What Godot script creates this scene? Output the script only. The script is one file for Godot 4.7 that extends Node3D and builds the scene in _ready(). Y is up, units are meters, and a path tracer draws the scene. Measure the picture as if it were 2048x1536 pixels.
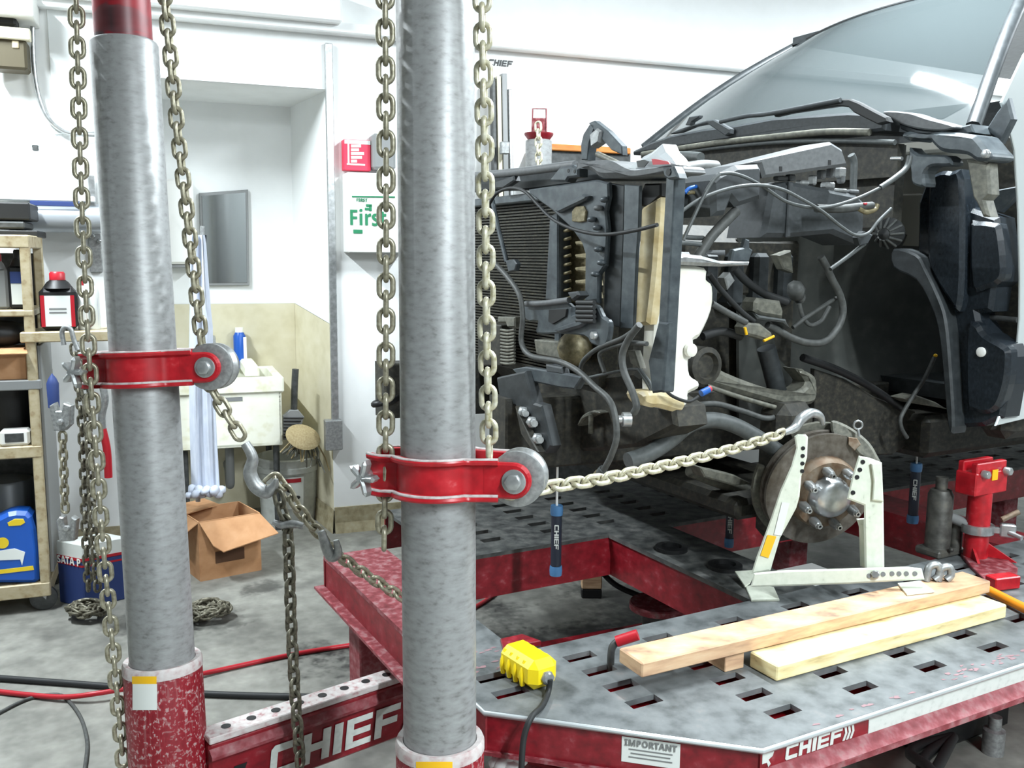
extends Node3D
# An auto body shop: frame straightening rack, two pulling towers with chains, a stripped pickup truck.
# World: metres, y up, camera at the origin of x/z. Rack frame: u along the truck (to its rear), v across
# (to its far side), w up; wall frame: s along the back wall, n into it.

const FOCAL := 1840.0
const EYE := Vector3(0, 1.4, 0)
var cam_basis: Basis
var K := Vector3.ZERO
var L := Vector3(sin(deg_to_rad(61.4)), 0, -cos(deg_to_rad(61.4)))
var C := Vector3(-cos(deg_to_rad(61.4)), 0, -sin(deg_to_rad(61.4)))
var Q0 := Vector3.ZERO
var WD := Vector3(0.93793, 0, -0.34682)
var WN := Vector3(-0.34682, 0, -0.93793)
var M := {}
var taken := {}
var rng := RandomNumberGenerator.new()

# ---------- measuring ----------
func ray(px: float, py: float) -> Vector3:
	return cam_basis * Vector3((px - 1024.0) / FOCAL, -(py - 768.0) / FOCAL, -1)
func at(px: float, py: float, depth: float) -> Vector3:
	return EYE + ray(px, py) * depth
func on_y(px: float, py: float, h: float) -> Vector3:
	var d := ray(px, py)
	return EYE + d * ((h - EYE.y) / d.y)
func on_u(px: float, py: float, u: float) -> Vector3:
	var d := ray(px, py)
	return EYE + d * ((u - (EYE - K).dot(L)) / d.dot(L))
func on_v(px: float, py: float, v: float) -> Vector3:
	var d := ray(px, py)
	return EYE + d * ((v - (EYE - K).dot(C)) / d.dot(C))
func on_n(px: float, py: float, n: float) -> Vector3:
	var d := ray(px, py)
	return EYE + d * ((n - (EYE - Q0).dot(WN)) / d.dot(WN))
func rk(u: float, v: float, w: float) -> Vector3:
	var q := K + L * u + C * v
	return Vector3(q.x, w, q.z)
func wl(s: float, n: float, h: float) -> Vector3:
	var q := Q0 + WD * s + WN * n
	return Vector3(q.x, h, q.z)
func zp(ox: float, oy: float, sc: float, flat: Array) -> Array:
	var r := []
	for i in range(0, flat.size(), 2):
		r.append(Vector2(ox + flat[i] * sc, oy + flat[i + 1] * sc))
	return r
func px_list(flat: Array) -> Array:
	return zp(0, 0, 1, flat)
func pts_u(a: Array, u: float) -> Array:
	return a.map(func(p): return on_u(p.x, p.y, u))
func pts_v(a: Array, v: float) -> Array:
	return a.map(func(p): return on_v(p.x, p.y, v))
func pts_n(a: Array, n: float) -> Array:
	return a.map(func(p): return on_n(p.x, p.y, n))
func pts_at(a: Array, d: float) -> Array:
	return a.map(func(p): return at(p.x, p.y, d))

# ---------- mesh building ----------
class MB:
	var v := PackedVector3Array()
	var n := PackedVector3Array()
	func tri(a: Vector3, b: Vector3, c: Vector3, na: Vector3, nb: Vector3, nc: Vector3) -> void:
		var g := (b - a).cross(c - a)
		if g.length_squared() < 1e-18:
			return
		if g.dot(na + nb + nc) > 0:
			v.append_array([a, c, b]); n.append_array([na, nc, nb])
		else:
			v.append_array([a, b, c]); n.append_array([na, nb, nc])
	func flat(a: Vector3, b: Vector3, c: Vector3, hint: Vector3) -> void:
		var g := (b - a).cross(c - a).normalized()
		if g.dot(hint) < 0:
			g = -g
		tri(a, b, c, g, g, g)
	func quad(a: Vector3, b: Vector3, c: Vector3, d: Vector3, hint: Vector3) -> void:
		flat(a, b, c, hint); flat(a, c, d, hint)
	# chamfered box: centre, three half-axis vectors, chamfer
	func box(o: Vector3, x: Vector3, y: Vector3, z: Vector3, ch := 0.0) -> void:
		var lx := x.length(); var ly := y.length(); var lz := z.length()
		var c := minf(ch, minf(lx, minf(ly, lz)) * 0.6)
		var ix := x * (1.0 - c / lx); var iy := y * (1.0 - c / ly); var iz := z * (1.0 - c / lz)
		for s in [-1.0, 1.0]:
			quad(o + x * s - iy - iz, o + x * s + iy - iz, o + x * s + iy + iz, o + x * s - iy + iz, x * s)
			quad(o + y * s - ix - iz, o + y * s + ix - iz, o + y * s + ix + iz, o + y * s - ix + iz, y * s)
			quad(o + z * s - ix - iy, o + z * s + ix - iy, o + z * s + ix + iy, o + z * s - ix + iy, z * s)
		if c <= 0.0:
			return
		for s in [-1.0, 1.0]:
			for t in [-1.0, 1.0]:
				quad(o + x * s + iy * t - iz, o + x * s + iy * t + iz, o + ix * s + y * t + iz, o + ix * s + y * t - iz, x / lx * s + y / ly * t)
				quad(o + x * s + iz * t - iy, o + x * s + iz * t + iy, o + ix * s + z * t + iy, o + ix * s + z * t - iy, x / lx * s + z / lz * t)
				quad(o + y * s + iz * t - ix, o + y * s + iz * t + ix, o + iy * s + z * t + ix, o + iy * s + z * t - ix, y / ly * s + z / lz * t)
				for r in [-1.0, 1.0]:
					flat(o + x * s + iy * t + iz * r, o + ix * s + y * t + iz * r, o + ix * s + iy * t + z * r, x / lx * s + y / ly * t + z / lz * r)
	# planar outline extruded by a vector, optional edge chamfer on the front face
	func prism(pts: Array, off: Vector3, ch := 0.0) -> void:
		var m := pts.size()
		if m < 3:
			return
		var nn := Vector3.ZERO
		for i in m:
			nn += (pts[i] as Vector3).cross(pts[(i + 1) % m])
		nn = nn.normalized()
		var back := -off.normalized()
		if nn.dot(back) < 0:
			nn = -nn
		var ax: Vector3 = (pts[1] - pts[0]).normalized()
		ax = (ax - nn * ax.dot(nn)).normalized()
		var ay := nn.cross(ax)
		var p2 := PackedVector2Array()
		for p in pts:
			p2.append(Vector2((p - pts[0]).dot(ax), (p - pts[0]).dot(ay)))
		var area := 0.0
		for i in m:
			area += p2[i].cross(p2[(i + 1) % m])
		var front := []
		for i in m:
			var q: Vector3 = pts[i]
			if ch > 0.0:
				var e0 := (p2[i] - p2[(i + m - 1) % m]).normalized()
				var e1 := (p2[(i + 1) % m] - p2[i]).normalized()
				var n0 := Vector2(-e0.y, e0.x) * signf(area)
				var n1 := Vector2(-e1.y, e1.x) * signf(area)
				var inn := n0 + n1
				inn = inn / maxf(0.4, inn.length_squared() * 0.5) * ch
				q = q + ax * inn.x + ay * inn.y
			front.append(q)
		var idx := Geometry2D.triangulate_polygon(p2)
		for i in range(0, idx.size(), 3):
			flat(front[idx[i]], front[idx[i + 1]], front[idx[i + 2]], nn)
			flat(pts[idx[i]] + off, pts[idx[i + 1]] + off, pts[idx[i + 2]] + off, -nn)
		for i in m:
			var j := (i + 1) % m
			var e := p2[j] - p2[i]
			var h := Vector2(e.y, -e.x) * signf(area)
			var hint := ax * h.x + ay * h.y
			var lower := off.normalized() * ch
			quad(pts[i] + lower, pts[j] + lower, pts[j] + off, pts[i] + off, hint)
			if ch > 0.0:
				quad(front[i], front[j], pts[j] + lower, pts[i] + lower, hint.normalized() + nn)
	func tube(path: Array, rad, sides := 8, caps := true, closed := false) -> void:
		var m := path.size()
		var rings := []
		var nrm := []
		var t0: Vector3 = (path[1] - path[0]).normalized()
		var side := t0.cross(Vector3.UP)
		if side.length() < 0.1:
			side = t0.cross(Vector3.RIGHT)
		side = side.normalized()
		for i in m:
			var a: Vector3 = path[(i + m - 1) % m] if (closed or i > 0) else path[i]
			var b: Vector3 = path[(i + 1) % m] if (closed or i < m - 1) else path[i]
			var t := (b - a).normalized()
			side = (side - t * side.dot(t)).normalized()
			var up := t.cross(side)
			var r: float = rad[i] if rad is Array else rad
			var ring := []
			var nr := []
			for k in sides:
				var an := TAU * k / sides
				var d := side * cos(an) + up * sin(an)
				ring.append(path[i] + d * r); nr.append(d)
			rings.append(ring); nrm.append(nr)
		for i in (m if closed else m - 1):
			var j := (i + 1) % m
			for k in sides:
				var l := (k + 1) % sides
				tri(rings[i][k], rings[i][l], rings[j][l], nrm[i][k], nrm[i][l], nrm[j][l])
				tri(rings[i][k], rings[j][l], rings[j][k], nrm[i][k], nrm[j][l], nrm[j][k])
		if caps and not closed:
			for e in [0, m - 1]:
				var o: Vector3 = path[e]
				var hint: Vector3 = path[0] - path[1] if e == 0 else path[m - 1] - path[m - 2]
				for k in sides:
					flat(o, rings[e][k], rings[e][(k + 1) % sides], hint)
	# surface of revolution: profile of Vector2(radius, distance along axis); sharp breaks where the angle is large
	func lathe(o: Vector3, axis: Vector3, prof: Array, seg := 24, from := 0.0, to := TAU) -> void:
		axis = axis.normalized()
		var x := axis.cross(Vector3.UP)
		if x.length() < 0.1:
			x = axis.cross(Vector3.RIGHT)
		x = x.normalized()
		var y := axis.cross(x)
		var segn := []
		for i in prof.size() - 1:
			var e: Vector2 = prof[i + 1] - prof[i]
			segn.append(Vector2(e.y, -e.x).normalized())
		for i in prof.size() - 1:
			var sn: Vector2 = segn[i]
			var n0 := sn
			var n1 := sn
			if i > 0 and (segn[i - 1] as Vector2).dot(sn) > 0.7:
				n0 = (sn + segn[i - 1]).normalized()
			if i < segn.size() - 1 and (segn[i + 1] as Vector2).dot(sn) > 0.7:
				n1 = (sn + segn[i + 1]).normalized()
			for k in seg:
				var a0 := from + (to - from) * k / seg
				var a1 := from + (to - from) * (k + 1) / seg
				var d0 := x * cos(a0) + y * sin(a0)
				var d1 := x * cos(a1) + y * sin(a1)
				var p00: Vector3 = o + d0 * prof[i].x + axis * prof[i].y
				var p10: Vector3 = o + d1 * prof[i].x + axis * prof[i].y
				var p01: Vector3 = o + d0 * prof[i + 1].x + axis * prof[i + 1].y
				var p11: Vector3 = o + d1 * prof[i + 1].x + axis * prof[i + 1].y
				tri(p00, p10, p11, d0 * n0.x + axis * n0.y, d1 * n0.x + axis * n0.y, d1 * n1.x + axis * n1.y)
				tri(p00, p11, p01, d0 * n0.x + axis * n0.y, d1 * n1.x + axis * n1.y, d0 * n1.x + axis * n1.y)
	# closed profile of Vector2(outwards, up) swept along a plan path with given outward vectors
	func sweep(path: Array, outs: Array, up: Vector3, prof: Array, caps := true) -> void:
		var m := prof.size()
		var area := 0.0
		for k in m:
			area += (prof[k] as Vector2).cross(prof[(k + 1) % m])
		for i in path.size() - 1:
			for k in m:
				var a: Vector2 = prof[k]
				var b: Vector2 = prof[(k + 1) % m]
				var e := b - a
				var h := Vector2(e.y, -e.x) * signf(area)
				var n0: Vector3 = (outs[i] * h.x + up * h.y).normalized()
				var n1: Vector3 = (outs[i + 1] * h.x + up * h.y).normalized()
				var p00: Vector3 = path[i] + outs[i] * a.x + up * a.y
				var p01: Vector3 = path[i] + outs[i] * b.x + up * b.y
				var p10: Vector3 = path[i + 1] + outs[i + 1] * a.x + up * a.y
				var p11: Vector3 = path[i + 1] + outs[i + 1] * b.x + up * b.y
				tri(p00, p01, p11, n0, n0, n1)
				tri(p00, p11, p10, n0, n1, n1)
		if caps:
			var p2 := PackedVector2Array(prof)
			var idx := Geometry2D.triangulate_polygon(p2)
			for e in [0, path.size() - 1]:
				var hint: Vector3 = path[0] - path[1] if e == 0 else path[-1] - path[-2]
				for i in range(0, idx.size(), 3):
					flat(path[e] + outs[e] * prof[idx[i]].x + up * prof[idx[i]].y, path[e] + outs[e] * prof[idx[i + 1]].x + up * prof[idx[i + 1]].y, path[e] + outs[e] * prof[idx[i + 2]].x + up * prof[idx[i + 2]].y, hint)
	# smooth grid of points rows[i][j]; normals averaged, turned towards hint
	func grid(rows: Array, hint: Vector3, thick := 0.0) -> void:
		var a := rows.size()
		var b: int = rows[0].size()
		var nr := []
		for i in a:
			var r := []
			for j in b:
				var du: Vector3 = rows[mini(i + 1, a - 1)][j] - rows[maxi(i - 1, 0)][j]
				var dv: Vector3 = rows[i][mini(j + 1, b - 1)] - rows[i][maxi(j - 1, 0)]
				var g := du.cross(dv).normalized()
				if g.dot(hint) < 0:
					g = -g
				r.append(g)
			nr.append(r)
		for side in ([0, 1] if thick > 0.0 else [0]):
			for i in a - 1:
				for j in b - 1:
					var q := []
					var w := []
					for ij in [[i, j], [i, j + 1], [i + 1, j + 1], [i + 1, j]]:
						var g: Vector3 = nr[ij[0]][ij[1]]
						q.append(rows[ij[0]][ij[1]] - g * thick * side)
						w.append(g * (1.0 - 2.0 * side))
					tri(q[0], q[1], q[2], w[0], w[1], w[2])
					tri(q[0], q[2], q[3], w[0], w[2], w[3])
		if thick > 0.0:
			var loop := []
			for j in b: loop.append([0, j])
			for i in range(1, a): loop.append([i, b - 1])
			for j in range(b - 2, -1, -1): loop.append([a - 1, j])
			for i in range(a - 2, 0, -1): loop.append([i, 0])
			var mid: Vector3 = rows[a / 2][b / 2]
			for k in loop.size():
				var p: Array = loop[k]
				var q: Array = loop[(k + 1) % loop.size()]
				var x0: Vector3 = rows[p[0]][p[1]]
				var x1: Vector3 = rows[q[0]][q[1]]
				quad(x0, x1, x1 - nr[q[0]][q[1]] * thick, x0 - nr[p[0]][p[1]] * thick, (x0 + x1) * 0.5 - mid)
	func blob(o: Vector3, x: Vector3, y: Vector3, z: Vector3, seg := 12) -> void:
		for i in seg / 2:
			for j in seg:
				var q := []
				var w := []
				for ij in [[i, j], [i, j + 1], [i + 1, j + 1], [i + 1, j]]:
					var th: float = PI * ij[0] / (seg / 2)
					var ph: float = TAU * ij[1] / seg
					var d := Vector3(sin(th) * cos(ph), cos(th), sin(th) * sin(ph))
					q.append(o + x * d.x + y * d.y + z * d.z)
					w.append((x * d.x / x.length_squared() + y * d.y / y.length_squared() + z * d.z / z.length_squared()).normalized())
				tri(q[0], q[1], q[2], w[0], w[1], w[2])
				tri(q[0], q[2], q[3], w[0], w[2], w[3])
	func mesh() -> ArrayMesh:
		var a := []
		a.resize(Mesh.ARRAY_MAX)
		a[Mesh.ARRAY_VERTEX] = v
		a[Mesh.ARRAY_NORMAL] = n
		var r := ArrayMesh.new()
		r.add_surface_from_arrays(Mesh.PRIMITIVE_TRIANGLES, a)
		return r

func mb() -> MB:
	return MB.new()
# Catmull-Rom through points
func curve(p: Array, per := 6) -> Array:
	var r := []
	for i in p.size() - 1:
		var a: Vector3 = p[maxi(i - 1, 0)]
		var b: Vector3 = p[i]
		var c: Vector3 = p[i + 1]
		var d: Vector3 = p[mini(i + 2, p.size() - 1)]
		for k in per:
			r.append(b.cubic_interpolate(c, a, d, float(k) / per))
	r.append(p[-1])
	return r
func circle(o: Vector3, x: Vector3, y: Vector3, r: float, seg := 16) -> Array:
	var a := []
	for i in seg:
		a.append(o + x * cos(TAU * i / seg) * r + y * sin(TAU * i / seg) * r)
	return a

# ---------- scene objects ----------
func numbered(called: String) -> String:
	taken[called] = taken.get(called, -1) + 1
	return called if taken[called] == 0 else "%s_%03d" % [called, taken[called]]
func thing(called: String, label: String, category: String, base: Vector3, group := "") -> Node3D:
	var o := Node3D.new()
	o.name = numbered(called)
	add_child(o)
	o.position = base
	o.set_meta("label", label)
	o.set_meta("category", category)
	if group:
		o.set_meta("group", group)
	return o
func world_of(o: Node) -> Transform3D:
	var x := Transform3D.IDENTITY
	while o is Node3D and o != self:
		x = (o as Node3D).transform * x
		o = o.get_parent()
	return x
# a part: mesh given in world coordinates (or placed by xf)
func part(parent: Node, called: String, m, material: Material, xf := Transform3D.IDENTITY) -> MeshInstance3D:
	var o := MeshInstance3D.new()
	o.name = called
	o.mesh = m.mesh() if m is MB else m
	o.material_override = material
	parent.add_child(o, true)
	o.transform = world_of(parent).affine_inverse() * xf
	return o
func struct(called: String, m: MB, material: Material) -> MeshInstance3D:
	var o := part(self, called, m, material)
	o.set_meta("kind", "structure")
	return o
func text(parent: Node, called: String, words: String, size: float, o: Vector3, x: Vector3, y: Vector3, material: Material, stretch := 1.0, bold := true) -> MeshInstance3D:
	var f := SystemFont.new()
	f.font_names = PackedStringArray(["Droid Sans"])
	if bold:
		f.font_weight = 700
	var t := TextMesh.new()
	t.font = f
	t.font_size = 64
	t.pixel_size = size / 46.0
	t.depth = 0.0015 * 46.0 / 46.0
	t.text = words
	t.curve_step = 2.0
	x = x.normalized()
	y = (y - x * y.dot(x)).normalized()
	return part(parent, called, t, material, Transform3D(Basis(x * stretch, y, x.cross(y)), o))

# ---------- materials ----------
func noise_tex(freq: float, seed_: int, stops: Array, size := 512, oct := 4, as_normal := false, bump := 4.0, gain := 0.55) -> NoiseTexture2D:
	var fn := FastNoiseLite.new()
	fn.seed = seed_
	fn.noise_type = FastNoiseLite.TYPE_SIMPLEX_SMOOTH
	fn.frequency = freq
	fn.fractal_octaves = oct
	fn.fractal_gain = gain
	var t := NoiseTexture2D.new()
	t.width = size
	t.height = size
	t.seamless = true
	t.noise = fn
	if as_normal:
		t.as_normal_map = true
		t.bump_strength = bump
	else:
		var g := Gradient.new()
		var off := PackedFloat32Array()
		var col := PackedColorArray()
		for s in stops:
			off.append(s[0]); col.append(s[1])
		g.offsets = off
		g.colors = col
		t.color_ramp = g
	return t
func plain(c: Color, rough := 0.6, metal := 0.0) -> StandardMaterial3D:
	var m := StandardMaterial3D.new()
	m.albedo_color = c
	m.roughness = rough
	m.metallic = metal
	return m
func grain(stops: Array, freq: float, scale: Vector3, rough := 0.6, metal := 0.0, seed_ := 1, bump := 0.0, size := 512, oct := 4) -> StandardMaterial3D:
	var m := plain(Color.WHITE, rough, metal)
	m.albedo_texture = noise_tex(freq, seed_, stops, size, oct)
	m.uv1_triplanar = true
	m.uv1_world_triplanar = true
	m.uv1_scale = scale
	if bump > 0.0:
		m.normal_enabled = true
		m.normal_texture = noise_tex(freq * 2.0, seed_ + 7, [], 256, 4, true, 6.0)
		m.normal_scale = bump
	return m
func rgb(r: float, g: float, b: float) -> Color:
	return Color(r / 255.0, g / 255.0, b / 255.0)

func build_materials() -> void:
	M.wall = grain([[0.0, rgb(236, 238, 237)], [0.5, rgb(241, 243, 242)], [1.0, rgb(244, 246, 246)]], 0.01, Vector3(0.8, 0.8, 0.8), 0.75, 0.0, 3)
	M.wall_low = grain([[0.0, rgb(196, 188, 158)], [0.5, rgb(212, 205, 178)], [1.0, rgb(220, 214, 192)]], 0.012, Vector3(1, 1, 1), 0.7, 0.0, 4)
	M.base = grain([[0.0, rgb(120, 110, 82)], [0.5, rgb(160, 150, 120)], [1.0, rgb(178, 172, 148)]], 0.02, Vector3(2, 2, 2), 0.7, 0.0, 6)
	M.ceiling = plain(rgb(190, 192, 192), 0.8)
	M.block = plain(rgb(128, 130, 130), 0.8)
	M.tube = grain([[0.0, rgb(104, 104, 102)], [0.25, rgb(134, 135, 134)], [0.42, rgb(147, 148, 148)], [0.7, rgb(154, 156, 156)], [1.0, rgb(164, 166, 166)]], 0.02, Vector3(1.8, 3.2, 1.8), 0.46, 0.3, 11, 0.0, 1024, 6)
	M.red = grain([[0.0, rgb(83, 12, 19)], [0.35, rgb(117, 17, 28)], [0.62, rgb(131, 22, 34)], [0.8, rgb(138, 41, 50)], [1.0, rgb(163, 103, 107)]], 0.02, Vector3(2.2, 2.2, 2.2), 0.42, 0.0, 12, 0.0, 512, 5)
	M.red_chip = grain([[0.0, rgb(112, 15, 26)], [0.60, rgb(136, 22, 36)], [0.66, rgb(146, 52, 58)], [0.69, rgb(176, 153, 151)], [1.0, rgb(191, 176, 175)]], 0.05, Vector3(3.4, 2.2, 3.4), 0.45, 0.0, 13, 0.0, 512, 3)
	M.red_dusty = grain([[0.0, rgb(95, 22, 29)], [0.45, rgb(128, 49, 56)], [0.7, rgb(150, 95, 99)], [1.0, rgb(144, 128, 124)]], 0.02, Vector3(2.5, 2.5, 2.5), 0.6, 0.0, 14, 0.0, 512, 5)
	M.red_bright = grain([[0.0, rgb(148, 18, 28)], [0.6, rgb(184, 25, 37)], [0.85, rgb(194, 44, 52)], [1.0, rgb(212, 119, 121)]], 0.03, Vector3(3, 3, 3), 0.34, 0.0, 15, 0.0, 256, 4)
	M.rim_worn = grain([[0.0, rgb(156, 110, 112)], [0.4, rgb(190, 180, 178)], [1.0, rgb(206, 204, 202)]], 0.04, Vector3(4, 4, 4), 0.5, 0.0, 16, 0.0, 256, 4)
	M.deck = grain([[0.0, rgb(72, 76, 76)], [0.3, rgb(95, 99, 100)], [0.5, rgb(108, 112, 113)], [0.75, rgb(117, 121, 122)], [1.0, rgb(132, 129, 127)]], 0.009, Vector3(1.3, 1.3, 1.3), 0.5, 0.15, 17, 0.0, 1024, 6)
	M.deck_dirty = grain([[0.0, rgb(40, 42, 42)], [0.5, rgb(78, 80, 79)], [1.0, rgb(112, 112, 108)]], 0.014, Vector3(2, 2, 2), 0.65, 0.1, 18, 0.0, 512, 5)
	M.scuff = plain(rgb(140, 110, 114), 0.6)
	M.edge_steel = plain(rgb(196, 202, 204), 0.35, 0.5)
	M.chain = grain([[0.0, rgb(103, 97, 80)], [0.4, rgb(150, 145, 124)], [1.0, rgb(188, 183, 164)]], 0.03, Vector3(8, 8, 8), 0.38, 0.45, 19, 0.0, 256, 4)
	M.chain_bright = grain([[0.0, rgb(145, 135, 92)], [0.35, rgb(189, 184, 158)], [1.0, rgb(215, 213, 199)]], 0.03, Vector3(8, 8, 8), 0.36, 0.3, 20, 0.0, 256, 4)
	M.chain_dark = grain([[0.0, rgb(64, 62, 53)], [0.5, rgb(106, 102, 88)], [1.0, rgb(154, 150, 130)]], 0.03, Vector3(8, 8, 8), 0.45, 0.4, 21, 0.0, 256, 4)
	M.zinc = grain([[0.0, rgb(150, 152, 152)], [1.0, rgb(206, 209, 210)]], 0.02, Vector3(6, 6, 6), 0.3, 0.7, 22, 0.0, 256, 3)
	M.cast = grain([[0.0, rgb(132, 134, 134)], [1.0, rgb(189, 191, 191)]], 0.04, Vector3(6, 6, 6), 0.42, 0.6, 23, 0.0, 256, 4)
	M.dark_steel = grain([[0.0, rgb(48, 50, 50)], [1.0, rgb(92, 94, 94)]], 0.02, Vector3(4, 4, 4), 0.5, 0.3, 24, 0.0, 256, 4)
	M.black = plain(rgb(22, 23, 24), 0.5)
	M.rubber = plain(rgb(30, 32, 33), 0.6)
	M.white = plain(rgb(236, 236, 232), 0.5)
	M.letter = grain([[0.0, rgb(171, 176, 171)], [0.4, rgb(200, 205, 200)], [1.0, rgb(209, 212, 207)]], 0.03, Vector3(5, 5, 5), 0.5, 0.0, 25, 0.0, 256, 4)
	M.yellow = plain(rgb(238, 184, 20), 0.45)
	M.print_grey = plain(rgb(120, 122, 122), 0.6)
	M.paper = plain(rgb(222, 226, 222), 0.55)
	M.alu = grain([[0.0, rgb(170, 174, 176)], [1.0, rgb(205, 208, 210)]], 0.02, Vector3(6, 6, 6), 0.3, 0.75, 33, 0.0, 256, 3)
	M.glow = plain(Color.WHITE, 0.6)
	M.glow.emission_enabled = true
	M.glow.emission = rgb(240, 250, 255)
	M.glow.emission_energy_multiplier = 3.0

func build_light() -> void:
	var c := Camera3D.new()
	c.name = "camera"
	add_child(c)
	c.position = EYE
	c.basis = cam_basis
	c.fov = rad_to_deg(2.0 * atan(768.0 / FOCAL))
	c.near = 0.02
	c.current = true
	var we := WorldEnvironment.new()
	we.name = "environment"
	var e := Environment.new()
	e.background_mode = Environment.BG_COLOR
	e.background_color = Color(0.02, 0.02, 0.02)
	e.tonemap_mode = Environment.TONE_MAPPER_LINEAR
	e.tonemap_exposure = EXPOSURE
	e.sdfgi_enabled = true
	e.ssao_enabled = true
	e.ssil_enabled = true
	we.environment = e
	add_child(we)
	# fluorescent fixtures hung under the ceiling: position in the wall frame (s, n), all alike
	for p in FIXTURES:
		var o := wl(p[0], p[1], 3.12)
		var t := thing("fluorescent_light", p[2], "ceiling light", o, "fluorescent ceiling lights")
		var h := mb()
		h.box(o + Vector3(0, 0.05, 0), WN * 0.62, Vector3.UP * 0.03, WD * 0.04, 0.01)
		part(t, "housing", h, M.white)
		var b := mb()
		b.tube([o - WN * 0.58, o + WN * 0.58], 0.018, 10)
		part(t, "tube", b, M.glow)
		var a := AreaLight3D.new()
		a.name = "lamp"
		a.area_size = Vector2(0.05, 1.16)
		a.light_energy = p[3]
		a.light_color = rgb(240, 250, 255)
		a.area_range = 20.0
		a.shadow_enabled = true
		t.add_child(a)
		a.transform = Transform3D(Basis(WD, WN, WD.cross(WN)), Vector3(0, -0.03, 0))
		if a.basis.z.y < 0:
			a.basis = Basis(WD, -WN, WD.cross(-WN))

const EXPOSURE := 5.8
const FIXTURES := [
	[1.45, -2.27, "fluorescent fixture above the truck hood, mirrored in the windshield", 3.0],
	[-1.9, -1.2, "fluorescent fixture above the sink and the oil cart", 3.0],
	[4.3, -1.2, "fluorescent fixture near the wall above the truck bed", 3.0],
	[4.3, -3.8, "fluorescent fixture above the near side of the cab", 3.0],
	[0.6, -5.6, "fluorescent fixture overhead just behind the camera", 3.0],
	[0.9, -7.2, "fluorescent fixture farther behind the camera", 3.0]]

func floor_image() -> Image:
	var n := 1024
	var img := Image.create(n, n, false, Image.FORMAT_RGB8)
	var a := FastNoiseLite.new(); a.seed = 5; a.frequency = 0.9; a.fractal_octaves = 5
	var b := FastNoiseLite.new(); b.seed = 8; b.frequency = 9.0; b.fractal_octaves = 4; b.fractal_gain = 0.7
	var c := FastNoiseLite.new(); c.seed = 11; c.frequency = 2.2; c.fractal_octaves = 5
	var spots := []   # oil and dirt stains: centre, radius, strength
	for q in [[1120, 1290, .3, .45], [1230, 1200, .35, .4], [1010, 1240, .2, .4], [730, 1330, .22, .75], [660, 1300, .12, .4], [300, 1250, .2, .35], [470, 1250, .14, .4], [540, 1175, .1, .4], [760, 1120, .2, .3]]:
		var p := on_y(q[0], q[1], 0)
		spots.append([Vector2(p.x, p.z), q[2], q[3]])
	for j in n:
		for i in n:
			var x := -4.0 + 8.0 * (i + 0.5) / n
			var z := -7.0 + 8.0 * (j + 0.5) / n
			var t := 0.51 + 0.09 * a.get_noise_2d(x, z) + 0.10 * b.get_noise_2d(x, z)
			var warp := c.get_noise_2d(x, z)
			var dirt := maxf(0.0, warp - 0.18) * 0.5
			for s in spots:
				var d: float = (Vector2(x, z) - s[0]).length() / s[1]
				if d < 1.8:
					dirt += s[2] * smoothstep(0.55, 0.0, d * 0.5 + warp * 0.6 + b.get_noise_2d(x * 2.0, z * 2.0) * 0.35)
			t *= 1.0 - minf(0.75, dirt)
			img.set_pixel(i, j, Color(t * 1.0, t * 0.995, t * 0.945))
	return img

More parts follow.
